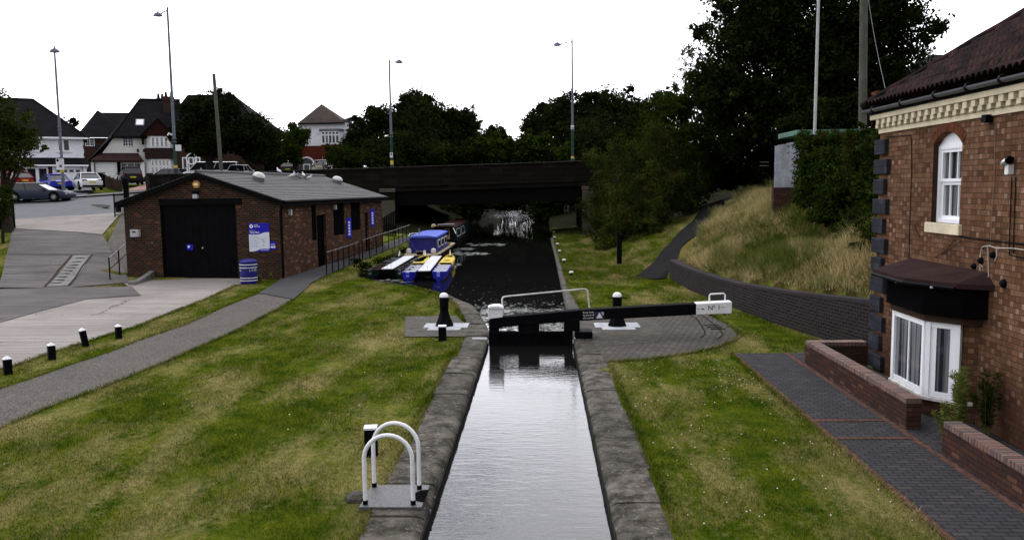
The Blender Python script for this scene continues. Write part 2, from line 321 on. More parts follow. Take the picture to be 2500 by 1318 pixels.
def slate():
    m,t,b=newmat('shed_tiles'); uv=N(t,'ShaderNodeTexCoord').outputs['UV']
    br=N(t,'ShaderNodeTexBrick',offset=.5); t.links.new(uv,br.inputs['Vector'])
    for k,v in (('Scale',1),('Mortar Size',.006),('Bias',0),('Brick Width',.9),('Row Height',.28)): br.inputs[k].default_value=v
    br.inputs['Color1'].default_value=(.050,.049,.051,1); br.inputs['Color2'].default_value=(.022,.0215,.0225,1); br.inputs['Mortar'].default_value=(.03,.03,.03,1)
    c=mix(t,rng(t,noise(t,uv,1.5,6,.7),.35,.65,0,.75),br.outputs['Color'],(.055,.053,.052)); c=mix(t,rng(t,noise(t,uv,25,4),.55,.75,0,.4),c,(.2,.2,.19))
    t.links.new(c,b.inputs['Base Color']); b.inputs['Roughness'].default_value=.7; b.inputs['Specular IOR Level'].default_value=.25; bump(t,b,noise(t,uv,20,4),.4,.01); return m
M_slate=slate()
M_glass,_t,_b=newmat('window_glass'); _b.inputs['Base Color'].default_value=(.012,.014,.018,1); _b.inputs['Roughness'].default_value=.05; _b.inputs['Specular IOR Level'].default_value=.5
M_glassl,_t,_b=newmat('curtained_glass'); _uv=N(_t,'ShaderNodeTexCoord').outputs['Object']; _mp=N(_t,'ShaderNodeMapping'); _mp.inputs['Scale'].default_value=(9,9,.3); _t.links.new(_uv,_mp.inputs[0])
_c=mix(_t,rng(_t,noise(_t,_mp.outputs[0],1.3,3),.42,.6),(.016,.02,.026),(.15,.155,.165)); _t.links.new(_c,_b.inputs['Base Color']); _b.inputs['Roughness'].default_value=.06; _b.inputs['Specular IOR Level'].default_value=.5
M_bqu=brickmat('quoin_blue_brick',(.022,.026,.036),(.034,.038,.050),(.012,.012,.014),.225,.15,.006,.3,third=(.05,.055,.068))
M_blue=mat('blue_paint',(.012,.011,.17),.45,.25,2,spec=.35,fine=.05); M_bluel=mat('blue_roof_paint',(.075,.12,.52),.4,.2,2,fine=.05); M_sign=mat('sign_blue',(.022,.02,.36),.4,.03,2,fine=0)
M_yellow=mat('yellow_paint',(.62,.46,.06),.5,.25,3); M_red=mat('red_paint',(.28,.02,.02),.4,.2,3); M_grey=mat('grey_metal',(.16,.17,.19),.5,.2,3,metal=.2); M_greyl=mat('pale_grey',(.45,.46,.47),.6,.2,3)
M_galv=mat('lamp_post_grey',(.13,.14,.18),.5,.2,1,metal=.1,fine=0); M_greenp=mat('lamp_post_green',(.03,.06,.05),.6,.3,2,fine=0); M_wood=mat('weathered_pole',(.11,.115,.10),.9,.4,2,.5,20,col2=(.07,.068,.055)); M_fencew=mat('silvered_timber',(.40,.42,.47),.9,.35,2,.3,20)
M_deck=mat('boat_deck_cream',(.50,.40,.26),.7,.35,2); M_hull=mat('boat_hull_black',(.004,.004,.0045),.6,.3,2); M_dgreen=mat('boat_dark_green',(.008,.015,.015),.5,.3,2)
M_bag=mat('scum_foam',(.30,.31,.28),.8,.3,4); M_green=mat('green_metal_roof',(.10,.19,.155),.6,.3,1); M_rubber=mat('rubber',(.005,.005,.005),.8,.2,3); M_chrome=mat('wheel_alloy',(.5,.5,.52),.35,.2,3,metal=.6,fine=0); M_silver=mat('polished_steel',(.6,.6,.6),.3,.1,3,metal=.8,fine=0)
M_lead=mat('gutter_grey',(.10,.105,.12),.45,.25,3,spec=.4); M_roofing=mat('felt_roof_brown',(.036,.019,.018),.85,.3,2,.3,20); M_pigeon=mat('pigeon_grey',(.35,.35,.38),.8,.6,9,col2=(.06,.06,.07)); M_pigeonw=mat('pigeon_white',(.75,.74,.72),.8,.2,9)
M_tail=mat('tail_light',(.16,.008,.006),.3,.2,5,fine=0); M_plate=mat('plate_yellow',(.55,.45,.04),.5,.1,5,fine=0)
M_floor=mat('leaf_litter_shade',(.020,.022,.009),.95,.5,3,.8,20,col2=(.010,.012,.005))  # leaf litter, its colour darkened for the shade under trees and bridge
M_soil=mat('bare_soil',(.05,.035,.022),.95,.5,6,.8,30)
M_lit,_t,_b=newmat('alarm_lens'); _b.inputs['Base Color'].default_value=(.7,.42,.15,1); _b.inputs['Emission Color'].default_value=(1,.62,.25,1); _b.inputs['Emission Strength'].default_value=.35
def leafmat(name,c1,c2,c3=None,scale=.6,trans=.15):
    m,t,b=newmat(name); g=N(t,'ShaderNodeNewGeometry').outputs['Position']
    c=mix(t,rng(t,noise(t,g,scale,4,.6),.35,.65),c1,c2); c=mix(t,rng(t,noise(t,g,9,2,.6),.3,.7,0,.7),c,mul(c1,.45))
    if c3: c=mix(t,rng(t,noise(t,g,scale*1.7,4,.6),.58,.68,0,.9),c,c3)
    t.links.new(c,b.inputs['Base Color']); b.inputs['Roughness'].default_value=.6; b.inputs['Specular IOR Level'].default_value=.0
    tr=N(t,'ShaderNodeBsdfTranslucent'); t.links.new(c,tr.inputs[0]); ms=N(t,'ShaderNodeMixShader'); ms.inputs[0].default_value=trans
    t.links.new(b.outputs[0],ms.inputs[1]); t.links.new(tr.outputs[0],ms.inputs[2]); t.links.new(ms.outputs[0],t.nodes['Material Output'].inputs[0]); return m
L_dark=leafmat('leaf_dark',(.009,.013,.004),(.017,.024,.006),(.030,.042,.010)); L_mid=leafmat('leaf_mid',(.018,.030,.005),(.040,.058,.010)); L_willow=leafmat('leaf_willow',(.015,.023,.005),(.066,.082,.015),(.060,.036,.012))
L_ivy=leafmat('leaf_ivy',(.018,.032,.005),(.042,.062,.011),(.045,.016,.009),1.0); L_yel=leafmat('leaf_yellowish',(.025,.038,.007),(.06,.07,.014)); L_weed=leafmat('leaf_weed',(.10,.13,.03),(.19,.21,.05),trans=.3); L_syc=leafmat('leaf_sycamore',(.009,.013,.004),(.018,.026,.007),(.042,.056,.013),.5)
M_bark=mat('bark',(.035,.028,.022),.95,.4,3,.6,15)
# ------------------------------------------------------------------ the ground
A1=[(-120,5,0),(-60,5,0),(-30,5,0),(-10,0,0),(0,0,0),(20,0,0),(60,0,0),(-30,18,0),(-60,25,.3),(-26,30,.1),(-20,30,0),(-12,10,0),(-12,20,0),(-12,28,0),(-4,10,0),(-4,20,0),(-5,30,0),(4,10,0),(4,20,0),(4,30,0),(3,36,0),(3,42,0),(3,50,0),(3,58,0),(3,66,0),(12,10,0),(12,20,0),
(-20,33,0),(-15,33,0),(-11,33,0),(-24,34,.15),(-30,34,.25),(-20,36.3,.1),(-15,36,0),(-11.4,35.5,0),(-9.5,33,0),(-9.7,37,0),(-9.6,41,.05),(-9.4,44,.1),(-8.9,50,.3),(-10.3,41,.12),(-9.8,45,.2),(-9.4,50,.45),(-9.3,56,.6),(-11,60,.7),(-10,65,.7),
(-21,42,.8),(-23,44,1.25),(-30,43,1.15),(-26,48,1.8),(-34,48,1.75),(-30,54,2.45),(-24,54,2.5),(-20,50,1.3),(-18,55,1.4),(-14,58,1.1),(-14,64,1.2),(-24,62,2.6),(-45,54,2.3),(-45,40,1.0),(-60,50,2.0),(-36,62,3.35),(-46,60,3.1),(-60,60,3),(-28,60,3.1),(-30,63,3.65),(-34.5,66,3.62),(-40,66,3.6),(-50,68,3.8),(-40,72,4.05),(-52,78,4.4),(-44,78,4.45),(-36,80,4.7),(-30,84,5.2),(-44,90,4.9),(-60,90,4.8),(-26,95,6.2),(-15,95,6),(-100,90,5),(-100,60,2.5),(-34,90,5.4),(-40,130,8),(-14,84,4.6),(-12.5,82,4.2),(-9.5,84,.2),(-9,95,.1),(-9.5,110,.2),(-14,110,4),(-9.5,140,.4),(-14,140,4),(-9.5,200,.4),(-20,200,5),
(-100,200,10),(-60,300,10),(0,320,4),(60,300,10),(3,80,0),(3,110,0),(3,140,0),(3,200,0),(9,84,3),(12,110,4.5),(12,150,5),(30,120,7),(60,100,8),(60,200,9),(30,200,7)]
A2=[(5.6,34.0,.62),(5.75,31,.72),(6.0,28,.78),(6.3,25.6,.8),(6.9,22,.95),(7.6,18.7,1.15),(8.6,15,1.5),(8.7,27,1.85),(9.9,29,2.6),(9.0,32,3.25),(10.2,31,3.5),(8.7,23,2.1),(9.8,24,2.7),(12,24,3.2),(9.5,20,2.2),(10.4,36,3.2),(9.6,40,2.5),(9.9,43,2.1),(12,42,3.6),(11.6,50,2.6),(14,50,3.7),(15,62,3.4),(20,60,4.8),(25,40,4.9),(15,30,4.2),(25,20,4.4),(12,16,2.9),(40,40,6),(40,70,7),(18,75,5),(25,0,3),(14,8,2.5),(7.6,36,.9),(8.2,38,1.5),(6.8,34,1.2),
(4.4,34.2,0),(4.9,35,0),(5.9,38,.4),(7.4,43,1.0),(9.5,50,1.75),(13.6,62,2.65),(17,72,3.9),(3.8,37,0),(3.7,41,0),(3.5,50,0),(3.4,60,0),(3.5,66,.1),(4.6,41,.3),(5.4,46,.75),(7,52,1.4),(6,60,1.4),(9,62,2.2),(5,65.5,1.2),(8,68,2.8),(12,66,3.4)]
def rbf(A):
    A=np.array(A,float); X=A[:,:2]; d=np.linalg.norm(X[:,None]-X[None],axis=2); n=len(A)
    K=np.zeros((n+1,n+1)); K[:n,:n]=-d+1e-3*np.eye(n)*d.mean()*.02; K[:n,n]=1; K[n,:n]=1
    wt=np.linalg.solve(K,np.append(A[:,2],0))
    def f(x,y):
        x=np.atleast_1d(np.asarray(x,float)).ravel(); y=np.atleast_1d(np.asarray(y,float)).ravel(); o=np.empty(len(x))
        for i in range(0,len(x),4000):
            q=np.stack([x[i:i+4000],y[i:i+4000]],1); o[i:i+4000]=-np.linalg.norm(q[:,None]-X[None],axis=2)@wt[:n]+wt[n]
        return o
    return f
F1=rbf(A1); F2=rbf(A2)
# retaining wall line (front face), near end first
RW=[(9.2,14.2),(8.35,16.6),(7.5,18.8),(6.95,21),(6.5,23.2),(6.13,25.6),(5.82,28),(5.58,30.3),(5.42,32.4),(5.4,34.4)]
BANK=[(RW[i][0]+.32,RW[i][1]) for i in range(len(RW))]+[(4.0,34.8),(3.75,37),(3.65,41),(3.5,50),(3.5,66.2),(60,66.2),(60,-20),(14,-20),(12,9)]
EMB1=[(-32.5,66.35),(-11.75,66.35),(-11.75,80),(-32.5,80)]; EMB2=[(3.7,66.35),(60,66.35),(60,80),(3.7,80)]
def roadz(x): return np.interp(x,[-60,-45,-36,-30,-24,-12,4,20,60],[3.0,3.2,3.5,3.9,4.2,4.65,4.95,5.2,5.5])
# canal outline (water edge): left then right
CL=[(-1.43,2),(-1.43,21.8),(-1.6,23.5),(-2.2,26.9),(-3.31,29.6),(-5.0,32.2),(-7.1,34.6),(-8.3,37),(-8.75,40),(-8.75,44),(-8.4,50),(-8.2,58),(-8.0,70),(-8.2,90),(-8.4,140),(-8.4,250)]
CR=[(.82,2),(.82,50),(.75,60),(.75,250)]
DIG=[(-1.75,1),(-1.75,21.8),(-1.95,23.8),(-2.55,27.1),(-3.6,29.85),(-5.2,32.4),(-7.2,34.9),(-8.5,37),(-8.95,40),(-8.95,44),(-8.7,50),(-8.5,58),(-8.3,70),(-8.5,90),(-8.7,250),(.95,250),(.95,31),(1.1,22),(1.1,1)]
def H(x,y):
    x=np.atleast_1d(np.asarray(x,float)).ravel(); y=np.atleast_1d(np.asarray(y,float)).ravel()
    z=F1(x,y); fl=(y<31)|((x>-9)&(y<35)&(x<4)); z=np.where(fl&(x>-22)&(x<6),z*0,z)
    b=inpoly(x,y,BANK); 
    if b.any():
        wq=np.where(y[b]>36,np.clip((x[b]-3.4)/1.6,0,1),1); z[b]=F2(x[b],y[b])*wq+z[b]*(1-wq)
    for E_ in (EMB1,EMB2):
        e=inpoly(x,y,E_); z[e]=roadz(x[e])
    hw=(x>3.2)&(x<4.0)&(y<66)&(y>34); z=np.where(z<0,z*.3,z)
    shop=inpoly(x,y,[(-18.5,36.6),(-11.6,35.8),(-9.9,49.7),(-16.9,50.6)]); z[shop]=-.3
    return z
def h1(x,y): return float(H(x,y)[0])
def G(u,v,lo=4,hi=200):
    """where the sight line through a photo pixel meets the ground"""
    d=ray(u,v); d=d/d[1]; Y=np.linspace(lo,hi,1500); p=CC+d[None]*Y[:,None]; z=H(p[:,0],p[:,1]); k=np.nonzero(p[:,2]<=z+.002)[0]
    if len(k)==0: q=p[-1]
    else: q=p[k[0]]
    return Vector((q[0],q[1],h1(q[0],q[1])))
xs=np.concatenate([np.array([-600,-400,-250,-160,-120]),np.arange(-100,-40,2.5),np.arange(-40,-22,.8),np.arange(-22,16,.25),np.arange(16,40,1.2),np.arange(40,100,5),np.array([120,160,250,400,600])])
ys=np.concatenate([np.array([-60,-30,-10]),np.arange(0,6,1.5),np.arange(6,46,.25),np.arange(46,84,.5),np.arange(84,140,2.5),np.arange(140,260,10),np.array([280,330,400,600,900,1500])])
gx,gy=np.meshgrid(xs,ys); Z=H(gx,gy).reshape(gx.shape)
far=(np.abs(gx)>150)|(gy>330); Z[far]=np.clip(Z[far],0,12)
dg=inpoly(gx.ravel(),gy.ravel(),DIG).reshape(gx.shape); Z[dg]=-1.3
zz=Z+np.where(dg,0,.012*np.sin(gx*1.7+gy*.9)*np.cos(gy*1.3-gx*.4)-.012)
V=np.stack([gx.ravel(),gy.ravel(),zz.ravel()],1); ny,nx=gx.shape
i=np.arange(ny-1)[:,None]*nx+np.arange(nx-1)[None]; F=np.stack([i,i+1,i+nx+1,i+nx],-1).reshape(-1,4)
cx=V[F].mean(1); bk=inpoly(cx[:,0],cx[:,1],BANK)&(cx[:,1]<66)&(cx[:,0]>4.5)
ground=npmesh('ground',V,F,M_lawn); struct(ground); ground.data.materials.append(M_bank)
# right of the climbing path the bank is rough ground
PTH=[(4.7,34.6),(5.9,38),(7.4,43),(9.5,50),(13.6,62),(17,72)]
rough=bk&(cx[:,0]>np.interp(cx[:,1],[p[1] for p in PTH],[p[0] for p in PTH])) 
ground.data.materials.append(M_floor); wood=((cx[:,1]>79)&(cx[:,0]>-12.6))|((cx[:,1]>53)&(cx[:,1]<82)&(cx[:,0]>6.0))|((cx[:,1]>60)&(cx[:,0]<-8)&(cx[:,0]>-12.5)&(cx[:,1]<82))  # dark floor replaces grass where trees and bridge would shade it
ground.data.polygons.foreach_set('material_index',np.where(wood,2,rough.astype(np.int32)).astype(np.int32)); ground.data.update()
# water
m,t,b=newmat('canal_water'); g=N(t,'ShaderNodeNewGeometry').outputs['Position']
b.inputs['Base Color'].default_value=(.006,.006,.006,1); b.inputs['Roughness'].default_value=.03; b.inputs['IOR'].default_value=1.45
mp=N(t,'ShaderNodeMapping'); mp.inputs['Scale'].default_value=(1.0,3.2,1); t.links.new(g,mp.inputs[0])
n1=noise(t,mp.outputs[0],3.2,4,.55); n2=noise(t,g,.35,3); msk=rng(t,n2,.35,.7,.35,1)
spz=N(t,'ShaderNodeSeparateXYZ'); t.links.new(g,spz.inputs[0]); ca=rng(t,spz.outputs[1],21.5,25.5,1,.10); cb=rng(t,spz.outputs[1],104,122,0,1.8); cs=N(t,'ShaderNodeMath',operation='ADD'); t.links.new(ca,cs.inputs[0]); t.links.new(cb,cs.inputs[1]); ms2=N(t,'ShaderNodeMath',operation='MULTIPLY'); t.links.new(msk,ms2.inputs[0]); t.links.new(cs.outputs[0],ms2.inputs[1]); msk=ms2.outputs[0]
mm=N(t,'ShaderNodeMath',operation='MULTIPLY'); t.links.new(n1,mm.inputs[0]); t.links.new(msk,mm.inputs[1]); bump(t,b,mm.outputs[0],.16,.05)
M_water=m
wp=[(-2.2,-4),(-2.2,22),(-2.6,24.5),(-3.2,27.3),(-4.2,30.2),(-5.8,32.8),(-7.8,35.2),(-9.2,37),(-9.6,41),(-9.4,50),(-9,70),(-9.4,250),(1.1,250),(1.3,31),(1.4,24),(1.4,-4)]
mbw=MB(); mbw.add([(x,y,-.165) for x,y in wp],[list(range(len(wp)))]); struct(mbw.build('water',M_water))
# ------------------------------------------------------------------ paved surfaces
PAVED=[]
def sheet(name,pts,m,z=.006,paved=True):
    pts=[(p[0],p[1]) for p in pts]
    if paved: PAVED.append(pts)
    mb_=MB(); mb_.add([(x,y,z) for x,y in pts],[list(range(len(pts)))]); o=mb_.build(name,m); return struct(o)
def resample(L,n):
    L=[Vector((p[0],p[1],0)) for p in L]; d=[0]
    for a,b_ in zip(L,L[1:]): d.append(d[-1]+(b_-a).length)
    return [Vector((np.interp(s,d,[q.x for q in L]),np.interp(s,d,[q.y for q in L]),0)) for s in np.linspace(0,d[-1],n)]
def ribbon(name,A,B,m,dz=.03,n=60,k=14,zf=None,paved=True,uvs=False):
    A=resample(A,n); B=resample(B,n); 
    if paved: PAVED.append([(p.x,p.y) for p in A]+[(p.x,p.y) for p in B[::-1]])
    X=np.array([[a.x+(b_.x-a.x)*j/k for j in range(k+1)] for a,b_ in zip(A,B)]); Y=np.array([[a.y+(b_.y-a.y)*j/k for j in range(k+1)] for a,b_ in zip(A,B)])
    Zr=(H(X,Y).reshape(X.shape) if zf is None else zf(X,Y))+dz
    V=np.stack([X.ravel(),Y.ravel(),Zr.ravel()],1); i=np.arange(n-1)[:,None]*(k+1)+np.arange(k)[None]
    F=np.stack([i,i+1,i+k+2,i+k+1],-1).reshape(-1,4); return struct(npmesh(name,V,F,m,uv=V[:,:2]))
g0=lambda L:[P(u,v) for u,v in L]
# gravel footpath on the left (lock side) and its darker tail beside the workshop
pr_=g0([(0,1045),(115,996),(239,949.5),(320,918),(450,864),(591,801),(700,743),(716,732)]); pl_=g0([(0,949.5),(69,928),(185,887),(268,860),(352,827),(450,795),(548,749),(631,717)])
pr_=[Vector((-11.6,3,0)),P(-300,1150)]+pr_; pl_=[Vector((-15.2,4.5,0)),P(-300,1030)]+pl_
sheet('gravel_path',pr_+pl_[::-1],M_path,.012)
ta=[(-11.42,35.45),(-11.1,38),(-10.8,40.6),(-10.4,44),(-9.85,48.5),(-9.6,52),(-9.4,56)]; tb=[(-9.6,33.5),(-9.78,37),(-9.7,40),(-9.62,43),(-9.2,47),(-8.85,50.5),(-8.7,55)]
a0=P(631,717); b0=P(716,732)
ribbon('asphalt_path',[(a0.x,a0.y),(-11.0,33.0)]+ta,[(b0.x,b0.y),(-9.3,32)]+tb,M_asph,.035,50,6)
# concrete apron before the workshop, verge edge on the right
vg=g0([(0,900.5),(37,892),(115,864),(202,837),(277,814),(334,797),(404,769),(507,729),(577,696)])
seam=[(-30,17.5)]+[tuple(P(u,v)[:2]) for u,v in [(0,787),(80,758),(210,716),(340,722)]]
sheet('concrete_apron',[P(-400,1010)]+vg+[(-12.35,35.0),(-13.2,36.1),(-19,36.25),(-18.75,35.6)]+[P(345,722),P(210,731),P(80,765),P(0,788),P(-400,860),(-48,14),(-34,1),(-18.5,4)],M_conc,.012)
sheet('concrete_yard',[P(-400,862),P(0,789),P(80,766),P(210,732),P(344,723),P(322,700)]+[(-19.7,32.8),(-34,32.8),(-60,26),(-48,14)],M_conc2,.026)
la=[(-60,28),(-36,32.5),(-31,37),(-29.5,43),(-29.2,48),(-29.6,50.5)]
la=[tuple(G(u,v)[:2]) for u,v in [(-60,700),(0,690),(12,640),(25,590),(32,560)]]; la=[(la[0][0]-1,32.4)]+la
raa=[tuple(G(u,v)[:2]) for u,v in [(318,690),(300,655),(276,622),(262,595),(250,575)]]; raa=[(-19.6,32.6)]+raa
ribbon('driveway',la,raa,M_conc2,.03,50,30)
lb=[la[-1],tuple(G(35,537)[:2])]; rb=[raa[-1],tuple(G(298,521)[:2])]
ribbon('driveway_top',lb,rb,M_conc,.055,24,26)
ribbon('gravel_patch',[raa[0],raa[2],raa[4],rb[-1]],[(-19.3,35.5),(-19.0,39),(-18.4,44),(-18.2,50)],M_path,.02,30,10)
tp=[tuple(G(u,v)[:2]) for u,v in [(110,702),(178,626)]]; tq=[tuple(G(u,v)[:2]) for u,v in [(168,700),(222,626)]]
ribbon('tactile_strip',tp,tq,M_kerb,.05,20,6)
mbq=MB()
for i_ in range(9):
    q=G(137+i_*7.2,694-i_*7.5); mbq.box(q.x-.22,q.x+.22,q.y-.07,q.y+.07,q.z+.055,q.z+.062)
struct(mbq.build('drain_slots',M_blackdk))
def strip(name,pts,wd,m,dz=.05,slope=True):
    Lq=[G(u,v) for u,v in pts]; A_=[];B_=[]
    for k_,p in enumerate(Lq):
        d=(Lq[min(k_+1,len(Lq)-1)]-Lq[max(k_-1,0)]); d.z=0; d.normalize(); n_=Vector((-d.y,d.x,0))*wd/2; A_.append(p-n_); B_.append(p+n_)
    return ribbon(name,[(p.x,p.y) for p in A_],[(p.x,p.y) for p in B_],m,dz,40,2,paved=False)
for nm,pts,wd,m_ in [('expansion_joint',[(18,624),(120,625),(215,624),(278,621)],.09,M_soil),('expansion_joint',[(6,655),(90,652),(150,650)],.05,M_soil),('expansion_joint',[(4,672),(60,668),(118,666)],.05,M_soil),('expansion_joint',[(110,702),(145,660),(176,626)],.09,M_soil),('expansion_joint',[(168,700),(200,655),(224,625)],.07,M_soil)]: strip(nm,pts,wd,m_,.07)
strip('mossy_patch',[(255,660),(280,668),(305,672)],.35,M_bank,.045)
sj=[P(u,v) for u,v in [(0,788),(80,765),(210,731),(345,722)]]; sj2=[p+Vector((0,.07,0)) for p in sj]
o_=MB(); 
for a,b_,c_,d_ in zip(sj,sj[1:],sj2,sj2[1:]): o_.add([(a.x,a.y,.030),(b_.x,b_.y,.030),(d_.x,d_.y,.030),(c_.x,c_.y,.030)],[(0,1,2,3)])
struct(o_.build('seam',M_soil))
# road
rn=[(-100,43),(-50,49)]+[(lb[-1][0]-1,lb[-1][1]-1.2),(rb[-1][0],rb[-1][1]-1.5),(-24,58),(-27,63),(-29,66.75),(-12,66.75),(60,66.75)]
rf=[(-100,54),(-50,59.8),(-41,61.4),(-37.6,63),(-35,65.8),(-32,70),(-27,74.5),(-12,76.5),(60,76.5)]
def mk(L): return L
def HR(X,Y):
    z=H(X,Y).reshape(X.shape); m_=(Y>66.2)&(X>-32.5); return np.where(m_,roadz(X),z)
ribbon('road',rn,rf,M_road,.018,160,16,paved=False,zf=HR)
ribbon('road_band',[(p[0],p[1]-1.6) for p in rf[1:6]],[(p[0],p[1]-.9) for p in rf[1:6]],M_kerb,.05,60,4,paved=False)
kerb=MB(); K=resample(rf[:7],90); 
for a,b_ in zip(K,K[1:]):
    za=h1(a.x,a.y); zb=h1(b_.x,b_.y); n_=Vector((-(b_.y-a.y),b_.x-a.x,0)).normalized()*.15
    kerb.loft([[Vector((a.x,a.y,za)),Vector((a.x,a.y,za+.14)),Vector((a.x,a.y,za+.14))+n_,Vector((a.x,a.y,za))+n_],[Vector((b_.x,b_.y,zb)),Vector((b_.x,b_.y,zb+.14)),Vector((b_.x,b_.y,zb+.14))+n_,Vector((b_.x,b_.y,zb))+n_]])
struct(kerb.build('kerb',M_blackdk))
ribbon('pavement',[(p[0]-.05,p[1]+.15) for p in rf[:7]],[(p[0]-.8,p[1]+2.4) for p in rf[:7]],M_road,.12,90,6,paved=False)
ribbon('front_drive',[(-58,62.3),(-45,63.6),(-37.6,67)],[(-56,77.6),(-47,77.8),(-42.5,78.2)],M_road,.09,30,20,paved=False)
ribbon('pink_drive',[(-35.9,69.5),(-34.6,71)],[(-40.2,85.6),(-35.2,85.8)],mat('pink_pavers',(.32,.2,.17),.85,.25,3),.09,12,20,paved=False)
# climbing asphalt path on the right bank
pL=[tuple(G(u,v)[:2]) for u,v in [(1548,676),(1575,660),(1600,637),(1640,590),(1672,556),(1700,527),(1740,497),(1760,484)]]
pR=[tuple(G(u,v)[:2]) for u,v in [(1590,684),(1630,680),(1648,650)]]+[(6.7,39.5),(8.3,42.6),(10.3,48.5),(13.4,56.5),(15.2,61)]
ribbon('climbing_path',pL,pR,M_asph2,.035,60,8)
# block-paved path with red edging, house side
sheet('paved_path',[(4.42,6),(4.42,18.75),(6.9,18.75),(6.9,6)],M_pave,.010)
def redline(name,pts,wd=.1,z=.018):
    o=MB(); 
    for (x0,y0,x1,y1) in pts: o.add([(x0,y0,z),(x1,y0,z),(x1,y1,z),(x0,y1,z)],[(0,1,2,3)])
    return struct(o.build(name,M_redpave))
redline('red_edging',[(4.36,6,4.46,18.75),(5.56,6,5.66,18.75),(4.46,12.25,5.56,12.36),(4.46,13.2,5.56,13.31)])
# fan of worn pavers under the balance beam, and slabs round the gate
fan=g0([(1487,884),(1560,879),(1620,872),(1690,862),(1750,849),(1790,834),(1806,820),(1795,805),(1770,788),(1735,769),(1700,757),(1640,748),(1580,745)])
sheet('fan_paving',[(1.40,17.75)]+[tuple(p[:2]) for p in fan]+[(1.55,25.5),(1.30,25.5)],M_fan,.010)
sheet('gate_slabs',[(1.3,19.6),(2.9,20.2),(3.3,22.2),(3.2,24.6),(1.3,24.9)],M_slab,.016)
sheet('paddle_pad',[P(990,773),P(1115,771),P(1135,790),(-1.9,22.3),(-1.95,21.1),P(987,822)],M_slab,.012)
# courses round the rim of the fan: dark joints following the curve
rim=MB(); C0=[Vector(p) for p in fan[5:11]]
for off in (.42,.86):
    cen=Vector((2.6,21.6,0)); L_=[cen+(q-cen)*(1-off/((q-cen).length)) for q in C0]
    for a,b_ in zip(L_,L_[1:]):
        n_=Vector((-(b_-a).y,(b_-a).x,0)).normalized()*.012; rim.add([(p.x,p.y,.02) for p in (a-n_,b_-n_,b_+n_,a+n_)],[(0,1,2,3)])
for u,v in [(1738,795),(1744,800),(1752,804)]:
    q=P(u,v); rim.box(q.x-.2,q.x+.2,q.y-.035,q.y+.035,.014,.022)
struct(rim.build('paving_joints',M_blackdk))
def cross(cx,cy,s=1):
    o=MB(); z=.024
    for (x0,x1,y0,y1) in [(-.62,.62,-.25,.55),(-.45,.45,-.62,-.25)]: o.add([(cx+x0*s,cy+y0,z),(cx+x1*s,cy+y0,z),(cx+x1*s,cy+y1,z),(cx+x0*s,cy+y1,z)],[(0,1,2,3)])
    return struct(o.build('painted_pad',M_whiteo2))
M_whiteo2=mat('worn_pad_paint',(.42,.43,.46),.7,.3,5,.1,40)
cross(-2.68,22.65); cross(2.1,22.55)
# ------------------------------------------------------------------ lock chamber walls and copings
def smooth_out(L,y): return np.interp(y,[p[1] for p in L],[p[0] for p in L])
def coping_run(root,edge,outer,y0,y1,step,m,seed,sign):
    r_=random.Random(seed); y=y0
    E_=resample(edge,400); O_=resample(outer,400)
    t=0.0; tot=sum((b_-a).length for a,b_ in zip(E_,E_[1:])); s=0
    while s<tot-.05:
        L_=min(step*r_.uniform(.75,1.3),tot-s); a=s/tot*399; b_=(s+L_-.022)/tot*399
        def at(LL,q): i=min(int(q),398); return LL[i]+(LL[i+1]-LL[i])*(q-i)
        k=3; secs=[]; dz=r_.uniform(-.012,.012); jo=r_.uniform(-.05,.05)
        for j in range(k+1):
            q=a+(b_-a)*j/k; e=at(E_,q); o_=at(O_,q); d=(o_-e); o_=o_+d.normalized()*jo; d=o_-e
            def pt(f,z): return Vector((e.x+d.x*f,e.y+d.y*f,z))
            wb=r_.uniform(-.008,.008); W=d.length
            secs.append([pt(0,-1.2),pt(0,-.11),pt(.012/W,-.06+wb),pt(.04/W,-.02+dz+wb),pt(.10/W,.004+dz+wb),pt(.2/W,.012+dz),pt(.55,.015+dz*1.5),pt(.96,.012+dz*1.5),pt(1,-.05),pt(1,-1.2)])
        o=MB(); o.loft(secs); c=o.build('coping_stone',m,root,smooth=True); s+=L_
lwl=thing('lock_wall','left wall of the lock chamber topped with worn dark coping stones','lock wall',(0,0,0))
lwr=thing('lock_wall','right wall of the lock chamber with lichen-spotted rounded coping stones','lock wall',(0,0,0))
ol=[(-2.07,5),(-2.07,8.66),(-2.05,14),(-2.02,19.57),(-2.05,21.8)]; coping_run(lwl,[(-1.375,5),(-1.375,21.8)],ol,5,21.8,1.35,M_coping,3,1)
coping_run(lwl,[(-1.375,21.8),(-1.6,23.5),(-2.2,26.9),(-3.31,29.6),(-5.0,32.2),(-7.1,34.6)],[(-2.15,21.8),(-2.25,23.7),(-2.85,27.2),(-3.75,29.95),(-5.3,32.6),(-7.3,34.95)],0,0,1.5,M_coping,4,1)
coping_run(lwr,[(.81,5),(.81,22)],[(1.50,5),(1.50,8.66),(1.47,14),(1.45,17.64),(1.42,22)],0,0,1.5,M_coping,5,-1)
coping_run(lwr,[(.81,22),(.81,32),(.81,50),(.75,64)],[(1.40,22),(1.22,27),(1.05,32),(.98,38),(.95,64)],0,0,1.6,M_slab,6,-1)
M_wet=mat('wet_algae_band',(.010,.011,.007),.7,.5,6,.5,30,spec=.05)
for X_,sx,rt_ in ((-1.375,1,lwl),(.81,-1,lwr)):
    o=MB(); ys_=np.linspace(5,20.6,60); o.loft([[Vector((X_,y,-.9)),Vector((X_+sx*.014,y,-.9)),Vector((X_+sx*.014,y,-.062+.014*math.sin(y*5.1)+.01*math.sin(y*13))),Vector((X_,y,-.058+.014*math.sin(y*5.1)+.01*math.sin(y*13)))] for y in ys_]); o.build('wet_band',M_wet,rt_)
